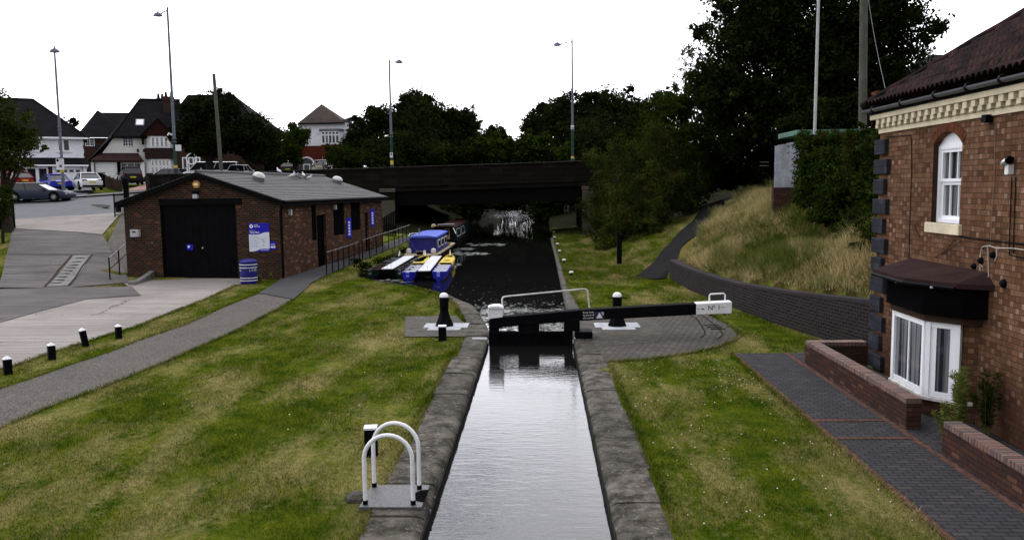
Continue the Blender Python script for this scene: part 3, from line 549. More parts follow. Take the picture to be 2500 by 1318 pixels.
towwall=MB(); towwall.prism([(-9.0,66),(-8.4,66)],0,1) if False else None
# painted white grip lines on the coping at the sill
for s_,nm in ((-1,'left'),(1,'right')):
    o=MB(); X_=-1.375 if s_<0 else .81
    o.box(min(X_+s_*.02,X_+s_*.40),max(X_+s_*.02,X_+s_*.40),20.70,20.74,.0,.046); o.box(X_-.006 if s_<0 else X_-.012,X_+.012 if s_<0 else X_+.006,20.70,20.74,-.12,-.02)
    q=o.build('sill_marker',M_white); tag(q,f'thin white line painted on the {nm} coping marking the lock sill','marker','white sill marker lines')
# ------------------------------------------------------------------ lock gate with balance beam
YG=20.9
gate=thing('lock_gate','black wooden lock gate across the chamber with long white-ended balance beam','lock gate',(0,YG,-.36))
O=(0,YG,-.36)
def gz(x): return float(np.interp(x,[-1.4,-.9,1.0,3.95,4.85],[.52,.58,.74,.885,.925]))
def gb(x): return float(np.interp(x,[-1.4,-.9,1.0,3.95,4.85],[.26,.32,.46,.60,.63]))
bb=MB(O); xsb=[-1.32,-.9,-.3,.3,1.0,2,3,3.93]
bb.loft([[Vector((x,YG-.16,gb(x))),Vector((x,YG+.16,gb(x))),Vector((x,YG+.16,gz(x))),Vector((x,YG-.16,gz(x)))] for x in xsb]); beam=bb.build('balance_beam',M_black2,gate,bevel=.02)
be=MB(O); be.loft([[Vector((x,YG-.165,gb(x)-.004)),Vector((x,YG+.165,gb(x)-.004)),Vector((x,YG+.165,gz(x)+.004)),Vector((x,YG-.165,gz(x)+.004))] for x in (3.93,4.83)]); we=be.build('beam_end',M_white,gate,bevel=.02)
h_=MB(O); h_.tube([(4.3,YG+.05,.9),(4.3,YG+.05,1.06),(4.33,YG+.05,1.10),(4.66,YG+.05,1.115),(4.70,YG+.05,1.08),(4.70,YG+.05,.92)],.02,8); h_.build('beam_handle',M_white,gate,smooth=True)
for xx in (4.33,4.68):
    bt=MB(O); bt.lathe([(.03,-.06),(.03,0)],(xx,YG-.0,gb(xx)),8); bt.build('bolt',M_black,gate)
M_ink=mat('dark_lettering',(.03,.03,.03),.7,.1,3,fine=0); M_wl=mat('white_lettering',(.7,.7,.7),.6,.1,3,fine=0)
def fr(x,z): return frame((x,-.17-.003,z+.36),(1,0,.045),(-.045,0,1))
txt('Nº 1',.17,we,frame((4.22,-.170,.72+.36),(1,0,.05),(-.05,0,1)),M_ink)
for q_ in ((4.54,4.66,.79,.797),(3.96,4.02,.745,.752),(4.06,4.12,.735,.765)): lm=MB(O); lm.box(q_[0],q_[1],YG-.170,YG-.166,q_[2],q_[3]); lm.build('paint_mark',M_ink,we)
for k_,s_ in enumerate(['Keep boat','forward of','cill marker']): txt(s_,.066,beam,frame((1.06,-.163,.655-.072*k_+.36),(1,0,.05),(-.05,0,1)),M_wl)
pn=MB(O); pn.box(1.36,1.60,YG-.168,YG-.161,.50,.70,None); pq=pn.build('marker_plate',mat('navy_plate',(.03,.035,.07),.4,.1,2,fine=0),beam)
pt_=MB(O); pt_.prism([(1.40,.53),(1.56,.535),(1.48,.68)],YG-.172,YG-.169,'y'); pt_.build('triangle_mark',M_wl,pq); pt_=MB(O); pt_.prism([(1.55,.61),(1.59,.61),(1.59,.69),(1.52,.69)],YG-.172,YG-.169,'y'); pt_.build('triangle_mark',M_greyl,pq)
for nm,x0,x1,zt in (('nose_post',-1.35,-1.10,.50),('gate_stile',-.60,-.06,.44),('heel_post',.58,.80,.50)):
    o=MB(O); o.box(x0,x1,YG-.15 if nm!='gate_stile' else YG-.13,YG+.17,-1.2,gb((x0+x1)/2)+.01 if nm!='nose_post' else .5); o.build(nm,M_black2,gate,bevel=.015)
pc=MB(O); pc.box(-1.375,-1.0,YG-.12,YG+.2,.50,.78); pc.build('post_cap_box',M_white,gate,bevel=.02)
pc=MB(O); pc.loft([[Vector((-1.36,YG-.15+a,.78)),Vector((-.97,YG-.15+a,.78)),Vector((-1.0,YG-.15+a,.83)),Vector((-1.09,YG-.15+a,.865)),Vector((-1.24,YG-.15+a,.865)),Vector((-1.375,YG-.15+a,.83))] for a in (0,.38)]); pc.build('post_cap_lid',M_white,gate,bevel=.012)
r_=random.Random(5)
for k_ in range(3):
    o=MB(O); o.box(-1.355,.79,YG-.10,YG+.06,-.9+.0+k_*.36,-.9+.35+k_*.36); o.build('gate_plank',M_black2,gate,bevel=.01)
o=MB(O); o.box(-1.35,.76,YG-.19,YG-.101,.12,.20); o.build('rail_board',M_black2,gate,bevel=.01)
o=MB(O); o.tube([(-1.0,YG+.22,.4),(-1.02,YG+.22,.98),(-.99,YG+.22,1.04),(-.93,YG+.22,1.055),(1.1,YG+.22,1.235),(1.17,YG+.22,1.225),(1.2,YG+.22,1.18),(1.25,YG+.22,.72)],.022,8); o.build('handrail',M_whiteo,gate,smooth=True)
o=MB(O); o.box(.86,1.3,YG-.28,YG+.30,-.1,.20); o.build('anchor_block',M_black,gate,bevel=.03)
o=MB(O); o.box(.60,.98,YG-.2,YG+.2,.20,.52); o.build('collar_block',M_black2,gate,bevel=.02)
# ------------------------------------------------------------------ paddle stands
def paddle(x,y,label):
    t=thing('paddle_stand',label,'paddle stand',(x,y,.02),group='black cone-footed paddle stands at the lock head')
    o=MB(); sq=lambda w,z:[Vector((a*w,b_*w*.85,z)) for a,b_ in ((-1,-.4),(-.4,-1),(.4,-1),(1,-.4),(1,.4),(.4,1),(-.4,1),(-1,.4))]
    o.loft([sq(.245,0),sq(.245,.035),sq(.235,.06),sq(.15,.28),sq(.115,.42),sq(.115,.50)]); o.build('cone_base',M_black,t,bevel=.008)
    o=MB(); o.lathe([(.11,.50),(.125,.56),(.13,.60),(.13,.82)],n=20); o.build('gear_drum',M_black,t,smooth=True)
    o=MB(); o.lathe([(.128,.82),(.125,.85),(.11,.89),(.075,.925),(.03,.94),(.002,.942)],n=20); o.build('domed_cap',M_white,t,smooth=True)
    o=MB(); o.tube([(-.26,0,.775),(.26,0,.775)],.013,8); o.build('spindle',M_black,t)
    return t
paddle(-2.73,22.74,'black paddle stand with white dome on the left side of the gate')
paddle(2.10,22.56,'black paddle stand with white dome rising behind the balance beam')
# ------------------------------------------------------------------ short posts
def post(x,y,w,h,label,tilt=(0,0),rz=.78,flat=False,group='short black posts with white tops'):
    t=thing('bollard',label,'bollard',(x,y,0),0,group); t.rotation_euler=(tilt[0],tilt[1],rz)
    o=MB(); o.box(-w/2,w/2,-w/2,w/2,-.1,h); b_=o.build('post_shaft',M_black2,t,bevel=.01)
    c=MB(); e=w/2+.004
    if flat: c.box(-e,e,-e,e,h,h+.03)
    else: c.loft([[Vector((a*e*s_,b__*e*s_,z)) for a,b__ in ((-1,-1),(1,-1),(1,1),(-1,1))] for s_,z in ((1,h),(1,h+.012),(.02,h+.075))])
    c.build('post_cap',M_white,t); return t
post(-11.5,16.97,.155,.33,'leftmost short black post beside the gravel path, at the photo edge')
post(-11.46,18.5,.15,.33,'upright short black post, second along the verge from the left edge')
post(-11.55,20.1,.14,.42,'short black post on the verge leaning over to the left',(.02,-.16))
post(-11.29,21.23,.145,.31,'short black notched post on the verge nearest the workshop')
post(-2.54,20.67,.20,.35,'short black white-topped post in front of the left paddle stand',rz=.1,flat=True)
post(-2.50,11.57,.18,.40,'black square white-topped post behind the ladder hoops',rz=.12,flat=True)
for u,v,l in [(1395,672,'nearest of the small white mooring tops along the canal edge'),(1377,641,'second small white mooring top from the nearest'),(1366,618,'third small white mooring top up the towpath'),(1361,600,'fourth small white mooring top up the towpath'),(1354,583,'fifth small white mooring top up the towpath'),(1353,570,'farthest small white mooring top, near the bridge')]:
    q=P(u,v); o=thing('mooring_pin',l,'mooring pin',q,group='white topped mooring pins in the towpath grass'); a=MB(); a.lathe([(.055,-.03),(.055,.1)],n=10); a.build('pin_shaft',M_black,o,smooth=True); a=MB(); a.lathe([(.09,.1),(.10,.12),(.095,.165),(.05,.185)],n=12); a.build('pin_cap',M_white,o,smooth=True)
q=G(1512,645); t=thing('timber_post','tall black rubbing post standing in the grass of the towpath','post',q); a=MB(); a.box(-.12,.12,-.12,.12,-.2,1.5); a.build('post_shaft',M_black2,t,bevel=.02); a=MB(); a.box(-.13,-.04,-.13,.13,1.5,1.62); a.build('broken_top',M_black2,t)
# ------------------------------------------------------------------ ladder hoops
def hoop(xa,ya,xb,yb,h,label):
    t=thing('ladder_hoop',label,'handrail',(xa,ya,.03),group='white tubular ladder hoops'); A=Vector((0,0,0)); B=Vector((xb-xa,yb-ya,0)); c=(A+B)/2; r=(B-A).length/2; d=(B-A).normalized()
    pts=[A+Vector((0,0,.05)),A+Vector((0,0,h-r))]+[c+d*(-math.cos(th)*r)+Vector((0,0,h-r+math.sin(th)*r)) for th in np.linspace(.12,math.pi-.12,15)]+[B+Vector((0,0,h-r)),B+Vector((0,0,.05))]
    o=MB(); o.tube(pts,.026,12); o.build('hoop_tube',M_white,t,smooth=True)
    for q in (A,B):
        o=MB(); o.lathe([(.055,-.02),(.055,.012),(.032,.02),(.032,.075)],q,12); o.build('foot_collar',M_black,t)
    return t
hoop(-2.16,9.57,-1.575,9.57,.88,'nearer white tubular hoop at the ladder recess by the lock')
hoop(-2.17,10.16,-1.575,10.08,.87,'farther white tubular hoop just behind the nearer hoop')
t=thing('ladder','rusty ladder top in its dark recess under the white hoops','ladder',(-1.5,9.8,-.1)); a=MB((-1.5,9.8,-.1)); a.tube([(-1.372,9.6,-.9),(-1.372,9.6,-.03)],.012,6); a.build('stile',M_grey,t); a=MB((-1.5,9.8,-.1)); a.tube([(-1.372,10.02,-.9),(-1.372,10.02,-.03)],.012,6); a.build('stile',M_grey,t)
for z_ in (-.34,-.13): a=MB((-1.5,9.8,-.1)); a.tube([(-1.372,9.6,z_+.04),(-1.372,10.02,z_+.04)],.010,6); a.build('rung',M_silver,t)
m,tt,b=newmat('chequer_plate'); g=N(tt,'ShaderNodeNewGeometry').outputs['Position']; c=mix(tt,rng(tt,noise(tt,g,70,3),.4,.6),(.026,.027,.030),(.085,.085,.09)); tt.links.new(c,b.inputs['Base Color']); b.inputs['Roughness'].default_value=.6
a=MB((-1.9,9.85,0)); a.box(-2.22,-1.46,9.48,10.22,.01,.052); t=a.build('steel_plate',m,None,bevel=.004); t.location=(-1.9,9.85,0); tag(t,'dark speckled steel plate the ladder hoops stand on','plate')
a=MB((-1.55,9.8,0)); 
pts=[(-1.45+.17*math.cos(th)*1.0,9.84+.20*math.sin(th)) for th in np.linspace(R(90),R(270),14)]; a.prism(pts,.053,.060); t=a.build('hand_recess',M_blackdk); t.location=(-1.55,9.8,0); tag(t,'half-round black hand hole cut in the steel plate edge','recess')
a=MB(); a.lathe([(.17,-.05),(.15,.03),(.09,.07),(.01,.08)],n=6); t=a.build('flat_stone',M_slab); t.location=(-2.34,9.9,0); tag(t,'low pale rock beside the left foot of the hoops','stone')
# ------------------------------------------------------------------ litter bin
t=thing('litter_bin','dark blue round litter bin with white bands before the workshop','litter bin',(-12.29,33.87,0)); ax=MB(); ax.lathe([(.33,0),(.34,.02),(.345,.5),(.355,.80),(.355,.86)],n=32); bd=ax.build('bin_body',M_blue,t,smooth=True)
for z_,r_ in ((.13,.348),(.24,.350),(.67,.3585),(.80,.362)): ax=MB(); ax.lathe([(r_,z_),(r_+.002,z_+.004),(r_+.002,z_+.026),(r_,z_+.03)],n=32); ax.build('white_band',M_wl,t)
ax=MB(); ax.lathe([(.365,.86),(.37,.88),(.37,.95),(.33,.98),(.2,1.03),(.01,1.05)],n=32); ax.build('bin_lid',M_blue,t,smooth=True)
for ang,s_ in ((-62,'L'),(-52,'I'),(-42,'T'),(-32,'T'),(-22,'E'),(-12,'R'),(-128,'R'),(-138,'E'),(-148,'T'),(-158,'T')):
    th=R(ang); txt(s_,.11,bd,frame((.362*math.cos(th),.362*math.sin(th),.54),(-math.sin(th),math.cos(th),0),(0,0,1)),M_wl,align='CENTER')
# ------------------------------------------------------------------ the brick workshop
RZ=R(-7); SX,SY=-18.75,36.35; W_=7.42; LN=14.4; EV=3.42; AP=4.62
shop=thing('workshop','low brown brick canal workshop with black double doors and grey tiled roof','workshop',(SX,SY,0),RZ)
ST=Matrix.Translation((SX,SY,0))@Matrix.Rotation(RZ,4,'Z'); STi=ST.inverted()
def side(u,v):  # local (y,z) on the side wall
    o=STi@Vector(CC); d=STi.to_3x3()@Vector(ray(u,v)); k=(W_-o.x)/d.x; q=o+d*k; return q.y,q.z
def front(u,v):
    o=STi@Vector(CC); d=STi.to_3x3()@Vector(ray(u,v)); k=(0-o.y)/d.y; q=o+d*k; return q.x,q.z
AX=W_/2+.02
dx0,dx1,dt=front(399,680)[0],front(583,680)[0],front(480,500)[1]
wf=MB()
def gz_(x): return EV+(AP-EV)*(1-abs(x-AX)/AX)
wf.prism([(0,-.3),(dx0,-.3),(dx0,gz_(dx0)-.02),(0,EV)],0,.25,'y'); wf.prism([(dx1,-.3),(W_,-.3),(W_,EV),(dx1,gz_(dx1)-.02)],0,.25,'y'); wf.prism([(dx0,dt),(dx1,dt),(dx1,gz_(dx1)-.02),(AX,AP-.02),(dx0,gz_(dx0)-.02)],0,.25,'y')
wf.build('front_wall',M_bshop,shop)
def holewall(o,y0,y1,z0,z1,holes,x0,x1):
    ys=sorted({y0,y1}|{a for h_ in holes for a in h_[:2]}); zs=sorted({z0,z1}|{a for h_ in holes for a in h_[2:]})
    for a,b_ in zip(ys,ys[1:]):
        for c,d in zip(zs,zs[1:]):
            if any(h_[0]<=a+1e-6 and b_<=h_[1]+1e-6 and h_[2]<=c+1e-6 and d<=h_[3]+1e-6 for h_ in holes): continue
            o.add([(x1,a,c),(x1,b_,c),(x1,b_,d),(x1,a,d)],[(0,1,2,3)])
    for a,b_,c,d in holes: o.add([(x1,a,c),(x1,b_,c),(x1,b_,d),(x1,a,d),(x0,a,c),(x0,b_,c),(x0,b_,d),(x0,a,d)],[(0,1,5,4),(1,2,6,5),(2,3,7,6),(3,0,4,7)])
sd_=[]
for nm,u0,v0,u1,v1 in [('shutter',761,495,773,587),('side_door',775,524,797,643),('shutter',814,491,841,574),('shutter',857,490,880,562),('side_door',892,519,900,600)]:
    y0=side(u0,(v0+v1)/2)[0]; y1=side(u1,(v0+v1)/2)[0]; z1=side((u0+u1)/2,v0)[1]; z0=side((u0+u1)/2,v1)[1]
    if nm=='side_door': z0=-.1
    sd_.append((nm,y0,y1,z0,min(z1,EV-.12)))
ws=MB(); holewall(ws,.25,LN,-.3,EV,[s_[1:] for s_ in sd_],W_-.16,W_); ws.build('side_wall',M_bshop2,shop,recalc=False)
wr=MB(); wr.box(0,.2,.25,LN,-.3,EV); wr.prism([(0.2,-.3),(W_-.2,-.3),(W_-.2,EV),(AX,AP-.03),(.2,EV)],LN-.2,LN,'y'); wr.build('back_wall',M_bshop,shop)
for nm,y0,y1,z0,z1 in sd_:
    o=MB(); o.box(W_-.19,W_-.12 if nm=='side_door' else W_-.05,y0+.002,y1-.002,z0+.002,z1-.002); o.build(nm,M_blackdk,shop)
o=MB(); 
n_=10; wd=(dx1-dx0-.1)/n_
for k_ in range(n_): o.box(dx0+.05+k_*wd+.004,dx0+.05+(k_+1)*wd-.004,.12,.17,0,dt-.03)
dd=o.build('double_door',M_black,shop); o=MB(); o.box(dx0,dx0+.05,.05,.2,0,dt); o.box(dx1-.05,dx1,.05,.2,0,dt); o.box(dx0,dx1,.05,.2,dt-.05,dt+.0); o.build('door_frame',M_black,dd)
o=MB(); x_,z_=front(452,611); o.box(x_+.02,x_+.32,.108,.118,z_,z_+.26); pq=o.build('blue_notice',M_sign,dd); o=MB(); o.lathe([(.055,0),(.055,.004)],(0,0,0),12,T=Matrix.Translation((x_+.12,.107,z_+.15))@Matrix.Rotation(R(90),4,'X')); o.build('white_emblem',M_wl,pq)
x_,z_=front(492,606); o=MB(); o.box(x_-.04,x_+.02,.1,.12,z_-.02,z_+.04); o.build('padlock',M_silver,dd)
x0_,zt_=front(388,486); x1_,_z=front(590,486); o=MB(); o.box(x0_,x1_,-.035,.0,dt,zt_); o.build('lintel_board',M_black,shop)
# roof: two slopes with courses of tiles modelled as lapped strips
ov=.22; oe=.28; nrow=17
def slope(sgn):
    V_=[];Fq=[];uv=[]
    run=AX+oe if sgn<0 else W_-AX+oe; drop=(AP-EV)/AX
    o=MB(); U=[]
    sl_=math.hypot(run,run*drop)
    for k_ in range(nrow):
        a=k_/nrow; b_=(k_+1)/nrow; xa=AX+sgn*run*a; xb=AX+sgn*run*b_; za=AP+.10-run*a*drop; zb=AP+.10-run*b_*drop+.028
        y0=-ov-.0; y1=LN+.1
        base=len(o.v); o.add([(xa,y0,za),(xb,y0,zb),(xb,y1,zb),(xa,y1,za),(xb,y0,zb-.05),(xb,y1,zb-.05),(xa,y0,za-.05),(xa,y1,za-.05)],[(0,1,2,3),(1,4,5,2),(0,6,4,1),(3,2,5,7),(6,7,5,4)]); U+=[(y0,sl_*(1-a)),(y0,sl_*(1-b_)),(y1,sl_*(1-b_)),(y1,sl_*(1-a)),(y0,sl_*(1-b_)),(y1,sl_*(1-b_)),(y0,sl_*(1-a)),(y1,sl_*(1-a))]
    return o.build('roof_slope',M_slate,shop,uvs=U)
rs=slope(1); slope(-1)
o=MB(); o.tube([(AX,-ov-.02,AP+.12),(AX,LN+.12,AP+.12)],.09,8); o.build('ridge_tiles',M_slate,shop)
drop=(AP-EV)/AX
for sg,run in ((-1,AX+oe),(1,W_-AX+oe)):
    o=MB(); o.prism([(AX,AP+.08),(AX+sg*run,AP+.08-run*drop),(AX+sg*run,AP-.14-run*drop),(AX,AP-.14)],-ov-.045,-ov+.01,'y'); o.build('bargeboard',M_black,shop)
o=MB(); o.box(W_+oe-.03,W_+oe,-ov,LN+.1,EV-.10-.12,EV+.02); o.build('fascia',M_black,shop); o=MB(); o.box(-oe,-oe+.03,-ov,LN+.1,EV-.22,EV+.02); o.build('fascia',M_black,shop)
o=MB(); o.tube([(W_+oe+.05,-ov,EV-.03),(W_+oe+.05,LN+.1,EV-.03)],.06,8); o.build('gutter',M_black,shop,smooth=True)
o=MB(); o.tube([(W_+oe+.04,.02,EV-.06),(W_+.06,.04,EV-.35),(W_+.06,.04,-.02)],.05,8); o.build('downpipe',M_black,shop,smooth=True)
o=MB(); o.box(W_-.02,W_+.012,-.012,.1,EV-.42,EV-.05); o.build('eaves_block',M_slab,shop)
for u,v,s_ in ((630,440,1),(822,446,.95)):
    d=STi.to_3x3()@Vector(ray(u,v)); oo=STi@Vector(CC); k_=1.0
    # meet roof plane z=AP+.1-(x-AX)*drop
    k_=(AP+.12-(oo.x-AX)*drop-oo.z)/(d.z+d.x*drop); q=oo+d*k_
    o=MB(); T_=Matrix.Translation(q)@Matrix.Rotation(math.atan(drop),4,'Y'); o.lathe([(.29,-.05),(.29,.10),(.28,.16),(.26,.17)],n=20,T=T_); vt=o.build('roof_vent',M_grey,shop,smooth=True)
    o=MB(); o.lathe([(.30,.17),(.30,.21),(.25,.31),(.15,.37),(.01,.39)],n=20,T=T_); o.build('vent_dome',M_whiteo,vt,smooth=True)
x_,z_=front(481,450); o=MB(); o.lathe([(.20,0),(.20,.08),(.17,.11)],n=6,T=Matrix.Translation((x_,0,z_))@Matrix.Rotation(R(90),4,'X')); al=o.build('alarm_box',mat('amber_housing',(.42,.27,.11),.5,.2,3,fine=0),shop); o=MB(); o.box(x_-.09,x_+.10,-.125,-.11,z_-.05,z_+.05); o.build('alarm_lens',M_lit,al)
x_,z_=front(480,477); o=MB(); o.box(x_-.11,x_+.11,-.17,0,z_-.14,z_+.05); fl_=o.build('floodlight',M_greyl,shop,bevel=.01); o=MB(); o.box(x_-.13,x_+.13,-.14,-.01,z_+.05,z_+.2); o.build('floodlight_hood',M_black,fl_)
x0_,z0_=front(323,578); x1_,z1_=front(343,560); o=MB(); o.box(x0_,x1_,-.16,0,z0_,z1_); mb2=o.build('meter_box',M_greyl,shop,bevel=.008); o=MB(); o.box(x0_+.12,x0_+.28,-.165,-.16,z1_-.14,z1_-.08); o.build('box_label',M_blackdk,mb2)
x_,z_=front(373,592); o=MB(); o.box(x_-.05,x_+.05,-.05,0,z_-.06,z_+.05); o.build('junction_box',M_slab,shop)
for u,v in ((705,518),(815,505)):
    y_,z_=side(u,v); o=MB(); o.box(W_,W_+.14,y_-.07,y_+.07,z_-.14,z_+.12); o.build('wall_lamp',M_greyl,shop,bevel=.01)
def sign(name,label,T,w,h,fn):
    t=thing(name,label,'sign',T.translation,0); t.rotation_euler=T.to_euler(); o=MB(); o.box(0,w,-.0,h,0,.02) ; pl=o.build('sign_panel',M_sign,t); fn(t,pl); return t
def box2(par,m,x0,x1,y0,y1,z=.0225,name='print'):
    o=MB(); o.add([(x0,y0,z),(x1,y0,z),(x1,y1,z),(x0,y1,z)],[(0,1,2,3)]); return o.build(name,m,par)
xa,za=front(610,614); xb,zb=front(657,545); T0=ST@frame((xa,-.006,za),(1,0,0),(0,0,1))
M_soft=mat('sign_print_grey',(.42,.46,.52),.5,.1,2,fine=0); M_wpan=mat('sign_white',(.62,.64,.72),.5,.04,2,fine=0)
def big(t,pl):
    w=xb-xa;h=zb-za; o=MB(); top=[(x_*w,h*(.60+.085/(1+math.exp(-(x_-.62)*14)))) for x_ in np.linspace(0,1,14)]
    bot=[(x_*w,h*(.10*1/(1+math.exp(-(x_-.42)*14)))) for x_ in np.linspace(1,0,14)]
    pts=[(x_,y_,.0225) for x_,y_ in top+bot]; n2=14
    o.add(pts,[(i_,i_+1,26-i_,27-i_) for i_ in range(13)]); wp_=o.build('white_field',M_wpan,pl)
    o=MB(); o.lathe([(.085,.0225),(.085,.025)],(.13,h-.13,0),18); rg=o.build('round_emblem',M_wl,pl); o=MB(); o.lathe([(.032,.0262),(.032,.027)],(.13,h-.13,0),5); o.build('emblem_centre',M_sign,rg)
    [txt(s_,.062,pl,Matrix.Translation((.25,h-.10-.065*k_,.023)),M_wl,bold=.002) for k_,s_ in enumerate(('Canal &','River Trust'))]; txt('Welcome to',.05,pl,Matrix.Translation((.05,h-.33,.023)),M_wl)
    [txt(s_,.105,pl,Matrix.Translation((.05,h-.43-.11*k_,.023)),M_wl,bold=.003) for k_,s_ in enumerate(('Perry Barr','Locks'))]
    for k_ in range(13): box2(wp_,M_soft,.06,.06+w*(.44 if k_%5 else .3),h*.545-k_*.040,h*.545-k_*.040+.014,.024,'text_line')
    for cx_,cy_,rx,ry in ((.66,.42,.06,.05),(.72,.34,.05,.06),(.70,.22,.07,.03),(.80,.47,.03,.02)):
        o=MB(); o.add([(cx_*w+rx*math.cos(a)*(1+.3*math.sin(3*a)),cy_*h+ry*math.sin(a),.024) for a in np.linspace(0,6.28,12,endpoint=False)],[list(range(12))]); o.build('map_patch',M_soft,wp_)
    box2(pl,M_wl,w*.55,w*.95,h*.045,h*.06,.0235,'text_line')
sign('information_board','large blue and white welcome board on the workshop front wall',T0,xb-xa,zb-za,big)
xa2,za2=front(660.5,609); xb2,zb2=front(674,590)
def small(t,pl):
    w=xb2-xa2;h=zb2-za2
    box2(pl,M_wpan,.03,w-.03,h*.2,h*.45); txt('Harrison',.07,pl,Matrix.Translation((.03,h*.6,.023)),M_wl) if False else box2(pl,M_wl,.03,w-.04,h*.62,h*.70)
sign('notice_plate','small blue notice beside the large welcome board',ST@frame((xa2,-.006,za2),(1,0,0),(0,0,1)),xb2-xa2,zb2-za2,small)
for (u0,v0,u1,v1,lb_) in ((846,532,857,580,'tall narrow blue notice between the two shutters on the side wall'),(904,516,914,560,'tall blue notice at the far end of the workshop side wall')):
    y0=side(u0,556)[0]; y1=side(u1,556)[0]; z0=side(851,v1)[1]; z1=side(851,v0)[1]
    def f(t,pl,w=y1-y0,h=z1-z0):
        for k_ in range(5): box2(pl,M_wpan,w*.3,w*.7,h*(.12+.15*k_),h*(.22+.15*k_)) 
    sign('wall_notice',lb_,ST@frame((W_+.006,y0,z0),(0,1,0),(0,0,1)),y1-y0,z1-z0,f)
# ------------------------------------------------------------------ railings, ramp, gates
def railing(name,label,pts,h,step,r=.022,rails=(.97,.5),m=M_black):
    base=pts[0]; t=thing(name,label,'railing',base); L=[Vector(p) for p in pts]; d=[0]
    for a,b_ in zip(L,L[1:]): d.append(d[-1]+(b_-a).length)
    def at(s): return Vector([np.interp(s,d,[q[i_] for q in L]) for i_ in range(3)])
    n=max(2,int(round(d[-1]/step))+1)
    for s in np.linspace(0,d[-1],n):
        q=at(s); o=MB(base); o.box(q.x-r,q.x+r,q.y-r,q.y+r,q.z-.1,q.z+h); o.build('post',m,t)
    for f in rails:
        o=MB(base); o.tube([at(s)+Vector((0,0,h*f)) for s in np.linspace(0,d[-1],n)],r*1.05,6); o.build('rail',m if f<.9 else M_lead,t)
    return t
railing('railing','black iron railing between the workshop path and the canal, near run',[(-9.78,36.9,0),(-9.72,40,.02),(-9.62,43,.08)],1.08,.95)
railing('railing','black iron railing by the canal, longer run towards the bridge',[(-9.58,43.6,.08),(-9.3,46.5,.2),(-8.95,50.2,.3),(-8.8,55,.4)],1.12,1.25)
rp=[tuple(P(u,v)) for u,v in [(362,688)]]
lw=MB(); q0=front(300,655); 
wallpts=[(-19.05,35.9),(-19.5,37.6),(-20.3,40.5)]
t=thing('ramp_wall','low grey concrete wall along the left side of the workshop','wall',(-19.0,35.3,0)); o=MB((-19.0,35.3,0)); 
A_=P(325,695); o.loft([[Vector((x-.13,y,-.1)),Vector((x+.13,y,-.1)),Vector((x+.13,y,z)),Vector((x-.13,y,z))] for x,y,z in ((A_.x,A_.y,.12),(A_.x-.12,A_.y+1.1,.20),(A_.x-.35,A_.y+2.4,.34),(A_.x-.65,A_.y+3.6,.48))]); o.build('wall_body',M_kerb,t,bevel=.03)
o=MB((-19.0,35.3,0)); o.lathe([(.2,-.05),(.2,.12),(.15,.17),(.01,.18)],(A_.x,A_.y,0),12); o.build('rounded_end',M_kerb,t,smooth=True)
railing('railing','short black handrail beside the low wall left of the workshop',[(-18.95,35.2,.0),(-19.2,36.8,.35),(-19.5,38.8,.85)],1.05,1.1)
# black open gate left of the workshop
q=G(281,532); t=thing('entrance_gate','black metal entrance gate folded open beside the workshop corner','gate',q); 
for dx_ in (0,.85): o=MB(); o.box(dx_-.03,dx_+.03,-.03,.03,-.3,1.55); o.build('gate_stile',M_black,t)
for z_ in (.15,.8,1.45): o=MB(); o.box(0,.85,-.015,.015,z_-.02,z_+.02); o.build('gate_rail',M_black,t)
for k_ in range(9): o=MB(); o.box(.08+k_*.085,.10+k_*.085,-.008,.008,.15,1.45); o.build('gate_bar',M_black,t)
o=MB(); o.box(.1,.5,-.02,-.012,.35,.75); o.build('lock_plate',M_black,t)
t.rotation_euler=(0,0,R(70))
q=G(309,500); t=thing('gate_post','thick black gate post standing behind the workshop roof','post',D(310,500,47.5)-Vector((0,0,.3))); t.location.z=h1(t.location.x,t.location.y); zt=D(310,437,t.location.y).z-t.location.z; o=MB(); o.box(-.14,.14,-.14,.14,-.2,zt-.04); o.build('post_shaft',M_black2,t,bevel=.02); o=MB(); o.box(-.15,.15,-.15,.15,zt-.04,zt); o.build('post_cap',M_black,t)
t.rotation_euler=(0,0,.3)
q=G(14,560); t=thing('dark_gate','black timber gate at the left edge before the driveway','gate',(q.x,q.y,q.z)); 
zt=1.55
for k_ in range(9): o=MB(); o.box(-1.0+k_*.17,-.85+k_*.17,-.02,.02,.0,zt-.05*(k_%2)); o.build('gate_board',M_blackdk,t)
for dx_ in (-.1,.52): o=MB(); o.box(dx_-.07,dx_+.07,-.09,.05,-.2,zt+.12); o.build('gate_post',M_black2,t)
o=MB(); o.box(-1.0,.52,.02,.06,zt-.35,zt-.25); o.build('gate_rail',M_black2,t)
# ------------------------------------------------------------------ road bridge over the canal
YB=66.0
br=thing('road_bridge','dark stone and iron road bridge spanning the canal and towpath','bridge',(-4,YB,-.36)); O=(-4,YB,-.36)
XL=-31.8
def pz(x): return float(np.interp(x,[-32,-15.5,3.5,12],[5.33,5.60,5.98,6.1]))
xsp=list(np.linspace(XL,-11.75,12))
o=MB(O)
for a,b_ in zip(xsp,xsp[1:]): o.loft([[Vector((x,YB,-1)),Vector((x,YB+.38,-1)),Vector((x,YB+.38,pz(x)-.16)),Vector((x,YB,pz(x)-.16))] for x in (a,b_)])
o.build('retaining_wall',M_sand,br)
xsb=list(np.linspace(-11.75,12,14)); o=MB(O)
for a,b_ in zip(xsb,xsb[1:]): o.loft([[Vector((x,YB,pz(x)-1.45)),Vector((x,YB+.38,pz(x)-1.45)),Vector((x,YB+.38,pz(x)-.16)),Vector((x,YB,pz(x)-.16))] for x in (a,b_)])
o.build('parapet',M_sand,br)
xx=XL-.1
